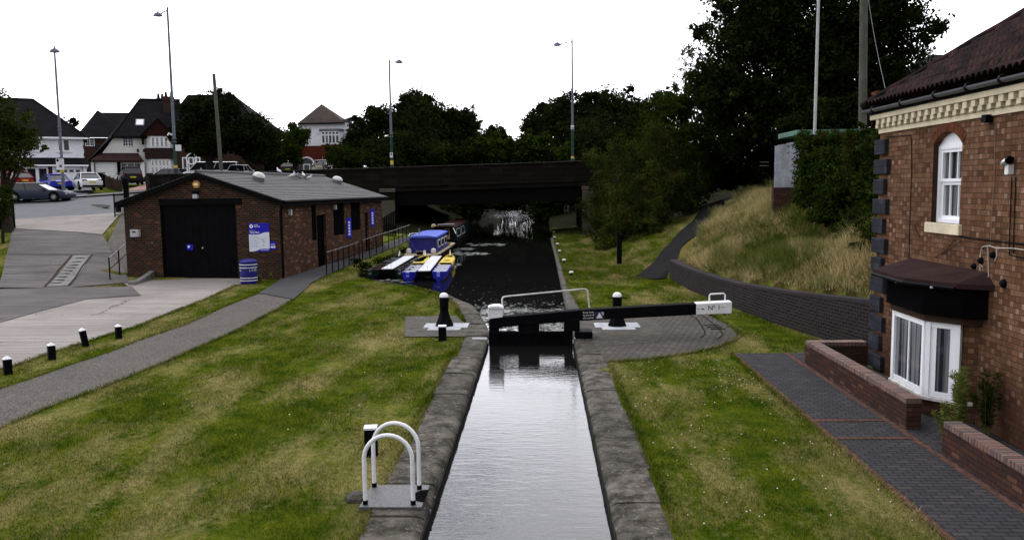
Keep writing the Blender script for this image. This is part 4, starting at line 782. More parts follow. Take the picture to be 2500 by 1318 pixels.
while xx<11.9:
    L_=rnd.uniform(1.5,2.1); b_=min(xx+L_,12); o=MB(O); o.loft([[Vector((x,YB-.07,pz(x)-.155)),Vector((x,YB+.45,pz(x)-.155)),Vector((x,YB+.45,pz(x)-.03)),Vector((x,YB+.19,pz(x)+.0)),Vector((x,YB-.07,pz(x)-.03))] for x in (xx,b_-.012)]); o.build('parapet_coping',M_sand,br); xx=b_
o=MB(O); o.loft([[Vector((x,YB-.14,pz(x)-1.62)),Vector((x,YB+.3,pz(x)-1.62)),Vector((x,YB+.3,pz(x)-1.46)),Vector((x,YB-.02,pz(x)-1.46)),Vector((x,YB-.14,pz(x)-1.52))] for x in (-11.75,12)]); o.build('string_course',M_sandp2 if False else M_sand,br)
for k_ in range(4):
    for y0,y1 in ((YB+.25,YB+.7),(YB+11.3,YB+11.7)) if k_==0 else (): 
        o=MB(O); o.loft([[Vector((x,y0,pz(x)-3.15)),Vector((x,y1,pz(x)-3.15)),Vector((x,y1,pz(x)-1.5)),Vector((x,y0,pz(x)-1.5))] for x in (-11.75,4.2)]); o.build('edge_girder',M_hull,br)
o=MB(O); o.loft([[Vector((x,YB-.05,pz(x)-2.0)),Vector((x,YB+.3,pz(x)-2.0)),Vector((x,YB+.3,pz(x)-1.62)),Vector((x,YB-.05,pz(x)-1.62))] for x in (-11.75,4.2)]); o.build('cornice_beam',M_sand,br)
for y_ in np.arange(YB+1.8,YB+11,1.55): o=MB(O); o.loft([[Vector((x,y_,2.9)),Vector((x,y_+.3,2.9)),Vector((x,y_+.3,3.7)),Vector((x,y_,3.7))] for x in (-11.7,4.0)]); o.build('inner_girder',M_hull,br)
o=MB(O); o.loft([[Vector((x,YB+.38,pz(x)-1.6)),Vector((x,YB+12,pz(x)-1.6)),Vector((x,YB+12,pz(x)-1.12)),Vector((x,YB+.38,pz(x)-1.12))] for x in (-11.75,12)]); o.build('deck',M_road,br)
for (x0,x1) in ((-12.9,-11.7),(3.35,4.4)):
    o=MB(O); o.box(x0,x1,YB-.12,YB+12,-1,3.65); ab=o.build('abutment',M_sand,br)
    o=MB(O); o.box(x0-.05,x1+.05,YB-.22,YB+.2,3.65,3.95); o.build('bearing_stone',M_sandp,ab,bevel=.03)
o=MB(O); o.box(-12.9,-11.7,YB-.35,YB-.12,-1,3.0); o.build('pilaster',M_sandp,br); o=MB(O); o.box(3.35,4.4,YB-.3,YB-.12,-1,3.6); o.build('pilaster',M_sandp,br)
o=MB(O)
for a,b_ in zip(xsb,xsb[1:]): o.loft([[Vector((x,YB+11.9,pz(x)-1.45)),Vector((x,YB+12.2,pz(x)-1.45)),Vector((x,YB+12.2,pz(x))),Vector((x,YB+11.9,pz(x)))] for x in (a,b_)])
o.build('far_parapet',M_sand,br)
o=MB(O); o.box(-11.7,-8.35,YB+.5,YB+11.5,-1,.55); o.build('ledge',M_sandp,br)
# dark timber fence right behind the workshop
t=thing('timber_fence','dark board fence between the workshop end and the bridge abutment','fence',(-11,56,.5))
for k_ in range(9):
    a=D(925+k_*3.3,560,56-k_*.0); o=MB((-11,56,.5)); o.box(-11.0+k_*.115,-10.9+k_*.115,56+k_*.05,56.03+k_*.05,.2,1.9+k_*.07); o.build('fence_board',M_black2,t)
# ------------------------------------------------------------------ boats
def hull(o,x0,x1,ys,zb,zt,taper):  # sections along y: list of (y, halfwidth, bottom, top)
    pass
def narrow_secs(cx,secs):
    return [[Vector((cx-w_*.8,y,zb)),Vector((cx+w_*.8,y,zb)),Vector((cx+w_,y,(zb+zt)/2)),Vector((cx+w_,y,zt)),Vector((cx-w_,y,zt)),Vector((cx-w_,y,(zb+zt)/2))] for y,w_,zb,zt in secs]
O=(-7.15,47.2,-.36); b1=thing('cabin_boat','blue-cabined workboat with cream deck moored beside the railing','boat',O)
o=MB(O); o.loft(narrow_secs(-7.15,[(47.0,.55,-.2,.02),(47.25,.9,-.5,.02),(48.0,1.05,-.6,.03),(54,1.05,-.6,.06),(56.6,1.0,-.6,.16)])); o.build('hull',M_hull,b1)
o=MB(O); o.prism([(-7.75,46.95),(-6.55,46.95),(-6.2,47.3),(-6.08,48.1),(-6.08,54.2),(-8.22,54.2),(-8.22,48.1),(-8.1,47.3)],.03,.075); o.build('deck',M_deck,b1)
for x0,x1,y0,y1 in ((-6.22,-6.05,54.2,56.6),(-8.25,-8.08,54.2,56.6),(-8.25,-6.05,56.4,56.65)): o=MB(O); o.box(x0,x1,y0,y1,.05,.16); o.build('gunwale',M_deck,b1)
o=MB(O); o.loft([[Vector((-7.15-wb,y,.075)),Vector((-7.15+wb,y,.075)),Vector((-7.15+wt,y+dy,zt)),Vector((-7.15-wt,y+dy,zt))] for y,wb,wt,zt,dy in ((48.3,.86,.80,1.02,.0),(54,.86,.80,1.05,0))]); o.build('cabin',M_blue,b1,bevel=.02)
o=MB(O); o.loft([[Vector((-7.15-.88,y,z_)),Vector((-7.15+.88,y,z_)),Vector((-7.15+.84,y,z_+.07)),Vector((-7.15+.4,y,z_+.13)),Vector((-7.15-.4,y,z_+.13)),Vector((-7.15-.84,y,z_+.07))] for y,z_ in ((48.15,1.02),(54.1,1.06))]); o.build('cabin_roof',M_bluel,b1)
for k_ in range(3): o=MB(O); y_=49.0+k_*1.7; o.prism([(y_,.35),(y_+1.1,.35),(y_+1.1,.85),(y_,.85)],-6.325,-6.285,'x'); wn=o.build('cabin_window',M_white,b1); o=MB(O); o.prism([(y_+.1,.42),(y_+1.0,.42),(y_+1.0,.78),(y_+.1,.78)],-6.285,-6.275,'x'); o.build('pane',M_glass,wn)
for k_ in range(2): o=MB(O); x_=-7.6+k_*.45; o.box(x_,x_+.43,48.27,48.3,.15,.9); o.build('cabin_door',M_blue,b1)
o=MB(O); o.tube([(-8.15,47.6,.95),(-7.85,47.6,.92),(-7.75,47.55,.8),(-7.3,47.35,.15)],.025,6); o.build('tiller',M_blue,b1)
o=MB(O); o.tube([(-7.45,49,1.1),(-7.45,49,1.55)],.035,8); o.build('chimney',M_silver,b1)
o=MB(O); o.tube([(-8.0,48.3,1.15),(-8.0,48.9,1.25),(-7.6,49.3,1.25)],.02,6); o.build('rail',M_white,b1)
for x_ in (-7.95,-6.45): o=MB(O); o.lathe([(.10,0),(.15,.05),(.16,.2),(.12,.3),(.04,.33)],(x_,47.95,.08),12); o.build('fender',M_whiteo,b1,smooth=True)
o=MB(O); o.box(-7.35,-6.95,47.15,47.3,.07,.28); sb=o.build('rudder_box',M_black,b1); o=MB(O); o.tube([(-7.4,47.14,.28),(-6.9,47.14,.28),(-6.9,47.14,.08)],.02,6); o.build('rail',M_deck,sb)
O=(-7.0,57,-.36); b2=thing('narrowboat','dark green narrowboat with red roof and yellow door panel under the bridge','narrowboat',O)
o=MB(O); o.loft(narrow_secs(-7.0,[(57.0,.8,-.5,.35),(57.6,1.02,-.6,.3),(66,1.02,-.6,.3),(73,1.02,-.6,.3),(74.6,.1,-.3,.5)])); o.build('hull',M_hull,b2)
o=MB(O); o.loft([[Vector((-7-.9,y,.3)),Vector((-7+.9,y,.3)),Vector((-7+.78,y,1.16)),Vector((-7-.78,y,1.16))] for y in (58.2,72.4)]); o.build('cabin',M_dgreen,b2)
o=MB(O); o.loft([[Vector((-7-.83,y,1.165)),Vector((-7+.83,y,1.165)),Vector((-7+.6,y,1.27)),Vector((-7-.6,y,1.27))] for y in (57.8,72.5)]); o.build('cabin_roof',mat('faded_red_roof',(.020,.006,.006),.7,.3,2),b2)
o=MB(O); o.box(-7.75,-7.0,58.15,58.19,.3,1.1); o.build('doorway',M_blackdk,b2)
o=MB(O); o.box(-6.95,-6.65,58.14,58.18,.3,.62); dp=o.build('door_panel',mat('ochre_panel',(.5,.27,.04),.6,.2,3),b2); o=MB(O); o.box(-6.95,-6.65,58.14,58.18,.63,1.0); o.build('door_top',M_dgreen,dp)
o=MB(O); o.box(-6.97,-6.93,58.1,58.14,.3,1.08); o.box(-6.66,-6.62,58.1,58.14,.3,1.08); o.box(-6.97,-6.62,58.1,58.14,1.05,1.09); o.build('door_frame',M_deck,b2)
for y0,y1 in ((58.6,61.2),(62.2,64.5)):
    o=MB(O)
    for q0,q1 in (((y0,.45),(y1,.45)),((y1,.45),(y1,1.0)),((y1,1.0),(y0,1.0)),((y0,1.0),(y0,.45))):
        f=lambda q:(-6.1-(q[1]-.3)*.14+.015,q[0],q[1]); o.tube([f(q0),f(q1)],.022,5)
    o.build('coach_line',M_greyl,b2)
o=MB(O); o.box(-7.5,-6.7,58.6,60.2,1.27,1.34); o.build('hatch',M_dgreen,b2); o=MB(O); o.tube([(-7.6,59,1.34),(-6.4,59.4,1.36)],.03,5); o.build('pole',M_whiteo,b2)
o=MB(O); o.lathe([(.18,0),(.2,.1),(.12,.22),(.02,.25)],(-7.75,58.0,1.2),10); o.build('plant_pot',M_deck,b2,smooth=True); o=MB(O); o.tube([(-6.35,57.9,1.2),(-6.05,57.2,.75)],.03,5); o.build('tiller',M_whiteo,b2)
def bell(cx,y0,label,ca,cb,cdeck,seat,LL=9.2):
    O=(cx,y0,-.36); t=thing('twin_hull_canoe',label,'canoe',O,group='twin hull canoes moored side by side')
    for sx in (-.72,.72):
        x=cx+sx
        def hl(secs,m,nm,cap):
            o=MB(O); o.loft([[Vector((x-w_*.25,y,-.50+.06)),Vector((x+w_*.25,y,-.44)),Vector((x+w_*.9,y,-.22)),Vector((x+w_,y,z)),Vector((x+w_*.86,y,z)),Vector((x+w_*.7,y,-.12)),Vector((x-w_*.7,y,-.12)),Vector((x-w_*.86,y,z)),Vector((x-w_,y,z)),Vector((x-w_*.9,y,-.22))] for y,w_,z in secs]); return o.build(nm,m,t)
        s1=[(y0,.10,.12),(y0+.3,.28,.08),(y0+.9,.37,.04),(y0+LL*.54,.38,.02)]; s2=[(y0+LL*.54,.38,.02),(y0+LL*.84,.36,.04),(y0+LL*.94,.26,.10),(y0+LL,.08,.2)]
        A_=hl(s1,ca,'near_hull',0); B_=hl(s2,cb,'far_hull',0)
        o=MB(O); o.loft([[Vector((x-.05,y0+LL-.2,.12)),Vector((x+.05,y0+LL-.2,.12)),Vector((x+.05,y0+LL,.16)),Vector((x-.05,y0+LL,.16))],[Vector((x-.015,y0+LL+.1,.42)),Vector((x+.015,y0+LL+.1,.42)),Vector((x+.01,y0+LL+.13,.42)),Vector((x-.01,y0+LL+.13,.42))]]); o.build('prow_fin',M_yp if cb is M_yellow else M_whiteo,B_)
        o=MB(O); o.prism([(x-.28,y0+.28),(x+.28,y0+.28),(x+.33,y0+.62),(x-.33,y0+.62)],.03,.05); o.build('bow_cover',ca if ca is M_dgreen else M_bluel,A_)
        for k_ in range(4):
            for hh,yy in ((A_,y0+1.15+k_*.92),):
                o=MB(O); o.box(x-.32,x+.32,yy,yy+.34,-.02,0.03); o.build('seat',seat,hh)
        o=MB(O); o.prism([(x-.34,y0+LL*.58),(x+.34,y0+LL*.58),(x+.32,y0+LL*.84),(x+.2,y0+LL*.94),(x-.2,y0+LL*.94),(x-.32,y0+LL*.84)],.02,.06); o.build('fore_deck',cb,B_)
        o=MB(O); o.lathe([(.2,.036),(.2,.045),(.15,.05)],(x,y0+LL*.7,.025),14); o.build('hatch',M_blackdk,B_)
    o=MB(O); o.loft([[Vector((cx-.29,y,z)),Vector((cx+.29,y,z)),Vector((cx+.29,y,z+.05)),Vector((cx-.29,y,z+.05))] for y,z in ((y0+.6,.07),(y0+LL*.9,.12))]); o.build('centre_deck',cdeck,t,bevel=.015)
    o=MB(O); o.box(cx-.4,cx+.4,y0+.75,y0+.85,-.2,.08); o.build('cross_beam',M_black,t); o=MB(O); o.box(cx-.4,cx+.4,y0+3.2,y0+3.4,-.2,.08); o.build('cross_beam',M_black,t)
    o=MB(O); o.tube([(cx-.08,y0+1.0,.1),(cx-.08,y0+1.0,.32),(cx+.12,y0+1.0,.32),(cx+.12,y0+1.0,.1)],.012,5); o.build('hoop',M_greyl,t)
    return t
M_blue2=mat('canoe_blue',(.018,.022,.30),.4,.2,2,fine=.05); M_yp=mat('pale_yellow_fin',(.75,.68,.42),.6,.1,3); M_wdeck=mat('canoe_deck_white',(.62,.63,.67),.6,.15,3)
q_=bell(-5.5,37.0,'blue and yellow twin-hull canoe with white central deck',M_blue2,M_yellow,M_wdeck,M_wdeck); q_.rotation_euler=(0,0,.05)
bell(-7.5,38.1,'dark green twin-hull canoe with white central deck, nearer the bank',M_dgreen,M_dgreen,M_wdeck,mat('brown_seat',(.04,.02,.015),.8,.3,3),8.2)
for o__ in (b1,b2,*[q for q in bpy.data.objects if q.name.startswith('twin_hull_canoe')]): o__.location=(o__.location.x*.935,o__.location.y*.955,-.16); o__.scale=(.93,.95,.93)
# floating scum and weed
sc_=MB(); r_=random.Random(11)
def blob(cx,cy,rx,ry,n=9):
    k=len(sc_.v); pts=[(cx+rx*math.cos(a)*r_.uniform(.5,1.1),cy+ry*math.sin(a)*r_.uniform(.5,1.1),-.159) for a in np.linspace(0,2*math.pi,n,endpoint=False)]; sc_.add(pts,[list(range(n))])
for k_ in range(2600):
    x=r_.uniform(-2.3,.8); y=21.3+r_.random()*4.6 if k_%2 else 25.4+abs(r_.gauss(0,1))*1.3
    if x<np.interp(y,[21,23.5,26.9,29.6],[-1.4,-1.6,-2.2,-3.3])+.08: continue
    if y>25.2 and math.sin(x*3.1+y*1.3)+math.sin(y*2.9-x)<r_.uniform(-1.6,1.0): continue
    s__=1 if y<26.5 else .6
    blob(x,y,r_.uniform(.03,.17)*s__,r_.uniform(.02,.10)*s__)
for k_ in range(130):
    y=r_.uniform(24,36); x=r_.uniform(-6.5,.7); 
    if x<np.interp(y,[23.5,26.9,29.6,34.6],[-1.6,-2.2,-3.3,-7.1])+.2: continue
    blob(x,y,r_.uniform(.01,.05),r_.uniform(.01,.04),6)
for u0,u1,v in ((1105,1150,607),(1105,1190,619),(1145,1240,597),(1082,1115,646),(930,1000,686)):
    for k_ in range(60):
        q=P(r_.uniform(u0,u1),v+r_.gauss(0,1.3),-.159); blob(q.x,q.y,r_.uniform(.1,.4),r_.uniform(.03,.2))
tag(sc_.build('floating_weed',M_bag),None,None,kind='stuff')
# ------------------------------------------------------------------ brick lock keeper's house on the right
WX=6.95; HY=17.17; HN=6.5; EZ=4.90
hs=thing('brick_house','two-storey red-brown brick house with cream dentil cornice and tiled hip roof','house',(WX,HY,0)); O=(WX,HY,0)
wy0,wy1,wz0,wz1=13.87,14.86,3.16,4.52
o=MB(O); holewall(o,HN,HY,-.3,EZ,[(wy0,wy1,wz0,4.80),(13.15,15.25,.34,1.66)],WX+.2,WX)
# arch infill over the window opening
arc=[(wy0+(wy1-wy0)*k_/12,wz1+.20*(1-((k_-6)/6)**2)) for k_ in range(13)]
o.prism([(a,b_) for a,b_ in arc]+[(wy1,4.80),(wy0,4.80)],WX,WX+.2,'x')
hw_=o.build('front_wall',M_bhouse,hs,recalc=False)
o=MB(O); o.box(WX+.2,14,HY-.2,HY,-.3,EZ); o.box(13.8,14,HN,HY,-.3,EZ); o.box(WX+.0,14,HN-.01,HN+.2,-.3,EZ); o.build('rear_walls',M_bhouse,hs)
o=MB(O)
n_=13; cz_=4.52; yc=(wy0+wy1)/2
for k_ in range(n_):
    a0_=R(208-56*0)-0; th0=math.pi*(.24+.52*k_/n_); th1=math.pi*(.24+.52*(k_+.9)/n_); Rr=.69; zc=4.72-.69
    o.prism([(yc-Rr*math.cos(t_)*1.0,zc+Rr*math.sin(t_)) for t_ in (th0,th1)]+[(yc-(Rr+.17)*math.cos(t_),zc+(Rr+.17)*math.sin(t_)) for t_ in (th1,th0)],WX-.012,WX+.05,'x')
o.build('arch_bricks',mat('arch_red_brick',(.13,.045,.025),.85,.4,8),hs)
# sash window, recessed
XW=WX+.19
win=None
o=MB(O); 
def wf_(o,y0,y1,z0,z1,t_=.05,x0=XW-.06,x1=XW): o.box(x0,x1,y0,y0+t_,z0,z1); o.box(x0,x1,y1-t_,y1,z0,z1); o.box(x0,x1,y0+t_,y1-t_,z0,z0+t_); o.box(x0,x1,y0+t_,y1-t_,z1-t_,z1)
wf_(o,wy0,wy1,wz0,4.50,.07,XW-.10,XW+.03)
o.prism([(wy0,4.50),(wy1,4.50)]+[(a,b_) for a,b_ in arc[::-1]],XW-.08,XW+.02,'x')
zm=3.87
for z0,z1,dx_ in ((wz0+.07,zm,0.0),(zm,4.43,-.03)): wf_(o,wy0+.07,wy1-.07,z0,z1,.055,XW-.05+dx_,XW-.01+dx_); [o.box(XW-.045+dx_,XW-.015+dx_,y_-.012,y_+.012,z0+.05,z1-.05) for y_ in (wy0+.07+.285,wy1-.07-.285)]
win=o.build('window',M_upvc,hs)
o=MB(O); o.box(XW-.008,XW+.01,wy0+.1,wy1-.1,wz0+.1,4.42); o.build('pane',M_glassl,win)
o=MB(O); o.box(WX-.06,WX+.19,wy0-.1,wy1+.12,2.98,wz0); sl_=o.build('window_sill',M_cream,hs,bevel=.012)
# dark painted jamb bricks
o=MB(O); o.box(WX+.002,WX+.18,wy1-.003,wy1+.06,wz0,4.62); o.build('jamb',M_bdark,hs)
# quoins
qz=0.06; k_=0
while qz<4.7:
    L_=.42 if k_%2 else .55; o=MB(O); o.box(WX-.085,WX+.02,HY-L_,HY+.085,qz,qz+.30); o.build('quoin',M_bqu if 'M_bqu' in globals() else M_bblue,hs,bevel=.012); qz+=.398; k_+=1
# cornice
def band(nm,z0,z1,pr,m=M_cream): pr=pr*.55; o=MB(O); o.box(WX-pr,WX+.05,HN,HY+pr,z0,z1); o.box(WX+.05,14,HY-.05,HY+pr,z0,z1); return o.build(nm,m,hs,bevel=.006)
band('lower_band',4.865,4.955,.05); band('band_core',4.955,5.14,.075,mat('cream_shadow',(.50,.44,.28),.7,.2,3)); cb_=band('upper_band',5.145,5.255,.29)
y_=HY+.02
while y_>HN:
    o=MB(O); o.box(WX-.095,WX-.03,y_-.12,y_,4.97,5.045); o.build('dentil',M_cream,hs)
    o=MB(O); o.box(WX-.135,WX-.03,y_-.255,y_-.125,5.04,5.145); o.build('dentil',M_cream,hs); y_-=.262
GY=[HY+.42]
o=MB(O); o.loft([[Vector((WX-.25+.065*math.cos(a),y,5.345+.065*math.sin(a))) for a in np.linspace(math.pi,2*math.pi,8)] for y in (HY+.22,HN)]); o.build('gutter',M_lead,hs)
for y_ in (16.9,15.6,14.3,13.25,12.3,11.6): o=MB(O); o.tube([(WX-.25,y_-.03,5.335),(WX-.25,y_+.03,5.335)],.073,8); o.build('gutter_joint',M_black,hs)
o=MB(O); o.box(WX-.185,WX-.155,HN,HY+.2,5.24,5.37); o.box(WX-.185,14,HY+.17,HY+.2,5.24,5.37); o.build('fascia',M_black,hs)
# roof: corrugated tiles as relief on the plane
ex=WX-.26; ey=HY+.26; ez=5.385; pt=.70
def roofplane():
    nr_=13; nc=760; run=3.6; V_=[];Fq=[]; Y0,Y1=ey,HN-1
    for r in range(nr_*2+1):
        k2=r//2; fr_=k2/nr_ if r%2==0 else (k2+1)/nr_-.002; 
        dx_=run*fr_; lift=.0 if r%2 else .06
        for c in range(nc+1):
            y=Y0-dx_-(Y0-dx_-Y1)*0-( (Y0-Y1)*c/nc )*( (Y0-dx_-Y1)/(Y0-Y1) )
            s_=abs(math.sin(y*math.pi/.165))**.6; V_.append((ex+dx_,y,ez+dx_*pt+lift+.085*s_))
    V_=np.array(V_)-np.array(O); n2=nc+1
    i=np.arange(nr_*2)[:,None]*n2+np.arange(nc)[None]; Fq=np.stack([i,i+1,i+n2+1,i+n2],-1).reshape(-1,4)
    return npmesh('roof',V_,Fq,M_tile,hs)
roofplane()
o=MB(O); o.add([(ex,ey,ez-.01),(14.2,ey,ez-.01),(14.2,ey-3.6,ez+3.6*pt),(ex+3.6,ey-3.6,ez+3.6*pt)],[(0,1,2,3)]); o.build('rear_roof',M_tile,hs)
o=MB(O); hp=[(ex-.02+k_*.3,ey+.02-k_*.3,ez+.05+k_*.3*pt+(.012 if k_%2 else 0)) for k_ in range(13)]; o.tube(hp,.085,8); o.build('hip_tiles',M_tile,hs)
# bay window
bay=[(WX,15.62),(6.75,15.22),(6.35,14.83),(6.35,13.60),(6.74,13.22),(6.93,13.05)]
bp=MB(O); bp.prism([(WX+.1,15.25),(6.76,15.22),(6.36,14.84),(6.36,13.59),(6.74,13.21),(WX+.1,13.15)],-.1,.28); bp.build('bay_plinth',M_bhouse,hs)
o=MB(O); o.prism([(WX+.1,15.3),(6.74,15.3),(6.30,14.87),(6.30,13.57),(6.70,13.14),(WX+.1,13.08)],.28,.345); o.build('bay_sill',M_whiteo,hs,bevel=.01)
def baywin(p0,p1,z0,z1,panes):
    p0=Vector((*p0,0)); p1=Vector((*p1,0)); L_=(p1-p0).length; M_=Matrix.Translation(-Vector(O))@frame((p0.x,p0.y,0),(p1-p0),(0,0,1))
    o=MB(); t_=.07
    def bx(a,b_,c,d,zz0=-.04,zz1=.03): o.box(a,b_,c,d,zz0,zz1,M_)
    bx(0,t_,z0,z1,-.05,.045); bx(L_-t_,L_,z0,z1,-.05,.045); bx(t_,L_-t_,z0,z0+.09); bx(t_,L_-t_,z1-.09,z1)
    for k_ in range(1,panes): a=t_+(L_-2*t_)*k_/panes; bx(a-.018,a+.018,z0+.09,z1-.09,-.02,.02)
    if panes==1: bx(t_,t_+.09,z0+.09,z1-.09,-.02,.02); bx(L_-t_-.09,L_-t_,z0+.09,z1-.09,-.02,.02)
    q=o.build('bay_window',M_upvc,hs); o=MB(); o.box(t_,L_-t_,z0+.05,z1-.05,-.005,.002,M_); o.build('pane',M_glassl,q)
baywin((6.37,14.83),(6.37,13.62),.35,1.59,2); baywin((6.37,13.60),(6.73,13.21),.35,1.59,1); baywin((6.73,15.22),(6.37,14.85),.35,1.59,1)
o=MB(O); o.prism([(6.76,13.20),(WX+.05,13.04),(WX+.05,13.3),(6.80,13.3)],-.1,1.62); o.build('brick_pier',M_bhouse,hs)
o=MB(O); o.prism([(WX+.05,15.5),(6.72,15.42),(6.24,14.92),(6.24,13.52),(6.62,12.98),(WX+.05,12.85)],1.72,2.2); o.build('bay_fascia',M_blackdk,hs); o=MB(O); o.prism([(WX+.05,15.4),(6.74,15.32),(6.30,14.87),(6.30,13.57),(6.68,13.1),(WX+.05,12.98)],1.60,1.72); o.build('window_head',M_bdark,hs)
rp_=[(WX,15.85),(6.45,15.72),(6.13,15.25),(6.08,13.85),(6.50,12.98),(WX,12.72)]
o=MB(O); k=len(rp_); inn=[(WX,15.6),(6.9,15.5),(6.88,15.0),(6.88,13.9),(6.9,13.2),(WX,12.95)]
o.loft([[Vector((x,y,2.2)) for x,y in rp_],[Vector((x,y,2.28)) for x,y in rp_],[Vector((x,y,2.46)) for x,y in inn]]); o.build('bay_roof',M_roofing,hs)
o=MB(O); o.tube([(x-.02,y,2.20) for x,y in rp_[1:5]],.035,6); o.build('bay_gutter',M_black,hs)
for x,y in ((6.12,14.9),(6.08,14.1),(6.3,13.3)): o=MB(O); o.box(x-.03,x,y,y+.05,2.17,2.2); o.build('clip',M_greyl,hs)
# things fixed to the wall: cables, floodlight, vents
def cable(pts,r,m,nm='cable'): o=MB(O); o.tube([tuple(PX(u,v,WX-.015)) for u,v in pts],r,5); return o.build(nm,m,hs)
M_cbw=mat('pale_cable',(.42,.38,.33),.7,.1,3,fine=0)
cable([(2430,300),(2428,420),(2422,520),(2418,600)],.006,mat('buff_cable',(.2,.13,.09),.7,.1,3,fine=0)); cable([(2225,338),(2226,420),(2222,520),(2219,636)],.008,M_black); cable([(2160,335),(2223,330),(2226,345)],.006,M_black)
cable([(2340,577),(2380,583),(2440,590),(2500,597)],.013,M_black); cable([(2393,668),(2392,625),(2398,603),(2415,600),(2433,606),(2470,606),(2500,610)],.009,M_cbw); cable([(2433,606),(2434,625),(2428,638)],.008,M_cbw); cable([(2412,600),(2414,700)],.007,M_cbw); cable([(2394,620),(2393,645),(2400,652)],.007,M_cbw)
cable([(2470,432),(2464,600),(2464,622),(2500,630)],.009,M_black); cable([(2480,432),(2474,600),(2475,618)],.009,M_black); cable([(2330,585),(2310,610),(2283,628)],.005,M_black); cable([(2345,588),(2320,608),(2300,622)],.005,M_black); cable([(2245,580),(2232,550),(2240,545)],.005,M_black)
q=PX(2472,405,WX); o=MB(O); o.lathe([(.04,-.09),(.055,-.03),(.055,.06),(.03,.1)],n=12,T=Matrix.Translation(q+Vector((-.09,0,.06)))@Matrix.Rotation(R(70),4,'X')); fl_=o.build('floodlight',M_silver,hs,smooth=True); o=MB(O); o.box(q.x-.09,q.x+.0,q.y-.05,q.y+.05,q.z-.13,q.z+.02); o.build('floodlight_box',M_white,fl_,bevel=.01); o=MB(O); o.lathe([(.02,-.02),(.06,.02),(.06,.06)],n=10,T=Matrix.Translation(q+Vector((-.1,-.05,.09)))@Matrix.Rotation(R(100),4,'X')); o.build('lamp_head',M_black,fl_,smooth=True)
for u,v,s_ in ((2452,692,.07),(2380,650,.05),(2426,622,.055),(2397,636,.055)): q=PX(u,v,WX); o=MB(O); o.lathe([(s_,-.03),(s_,.03),(s_*.5,.06)],n=10,T=Matrix.Translation(q)@Matrix.Rotation(R(-90),4,'Y')); o.build('wall_vent',M_black,hs)
q=PX(2420,290,WX); o=MB(O); o.box(q.x-.12,q.x,q.y-.06,q.y+.06,q.z-.06,q.z+.06); o.build('bracket',M_black,hs)
# garden walls
def gwall(nm,label,segs,h=.42,th=.23):
    x0,y0=segs[0][:2]; t=thing('garden_wall',label,'garden wall',(x0,y0,0)); O_=(x0,y0,0)
    for (a,b_,c,d) in segs:
        o=MB(O_); o.box(a,b_,c,d,-.1,h); o.build('brickwork',M_bwall,t)
        L_=d-c; alongy=(d-c)>(b_-a); n=int((L_ if alongy else b_-a)/.076); o=MB(O_); U=[]
        for k_ in range(n):
            s_=(c if alongy else a)+k_*.076; jz=rnd.uniform(-.003,.003); e_=rnd.uniform(0,.006)
            if alongy: o.box(a-.006-e_,b_+.006,s_+.004,s_+.07,h+.003,h+.09+jz)
            else: o.box(s_+.004,s_+.07,c-.006,d+.006,h+.003,h+.09+jz)
        o.build('brick_coping',M_cop,t,bevel=.004); o=MB(O_); o.box(a+.01,b_-.01,c+.01,d-.01,h,h+.075); o.build('mortar_bed',M_bdark,t)
    return t
m,tt,b=newmat('coping_bricks_varied'); g=N(tt,'ShaderNodeNewGeometry'); isl=g.outputs['Random Per Island']; rp2=N(tt,'ShaderNodeValToRGB'); tt.links.new(isl,rp2.inputs[0]); e=rp2.color_ramp.elements; e[0].color=(.075,.045,.042,1); e[1].color=(.21,.115,.085,1); x_=rp2.color_ramp.elements.new(.5); x_.color=(.16,.075,.055,1); x_=rp2.color_ramp.elements.new(.2); x_.color=(.12,.085,.075,1)
c=mix(tt,rng(tt,noise(tt,g.outputs['Position'],30,4),.3,.7,0,.5),rp2.outputs[0],(.04,.03,.027)); tt.links.new(c,b.inputs['Base Color']); b.inputs['Roughness'].default_value=.8; M_cop=m
gwall('a','low brick garden wall with brick-on-edge coping, running from the lawn corner to the gap',[(5.70,5.93,12.75,17.45),(5.70,6.95,17.45,17.68)])
gwall('b','low brick garden wall beyond the gap, at the lower right of the photo',[(5.70,5.93,7.0,11.6)],.40)
# curved blue-brick retaining wall
def rwz(y): return float(np.interp(y,[14,18.8,22,25.6,28,31,34.4],[1.4,1.13,.92,.74,.70,.70,.72]))
t=thing('retaining_wall','curved dark blue-brick retaining wall holding up the dry grass bank','retaining wall',(6.1,25.6,0)); O=(6.1,25.6,0)
RR=resample(RW,80); L_=0; secs=[];U=[];secc=[]
for i_ in range(80):
    p=RR[i_]; d=(RR[min(i_+1,79)]-RR[max(i_-1,0)]).normalized(); nrm=Vector((d.y,-d.x,0)); 
    if nrm.x<0: nrm=-nrm
    if i_: L_+=(p-RR[i_-1]).length
    z=rwz(p.y); q=p+nrm*.33
    secs.append([Vector((p.x,p.y,-.1)),Vector((p.x,p.y,z)),Vector((q.x,q.y,z)),Vector((q.x,q.y,-.1))]); U+=[(L_,-.1),(L_,z),(L_,z+.33),(L_,z+1)]
    f=p-nrm*.012; secc.append([Vector((f.x,f.y,z)),Vector((f.x,f.y,z+.085)),Vector((q.x,q.y,z+.085)),Vector((q.x,q.y,z))])
o=MB(O); o.loft(secs); o.build('brickwork',M_bblue,t,uvs=U); 
o=MB(O); o.loft(secc); U2=[]; 
for k_ in range(80): s_=U[k_*4][0]; U2+=[(s_,0),(s_,.09),(s_,.42),(s_,.5)]
o.build('brick_coping',M_bbc if 'M_bbc' in globals() else brickmat('blue_coping',(.045,.04,.046),(.06,.052,.055),(.018,.016,.016),.078,.6,.008,.4),t,uvs=U2)
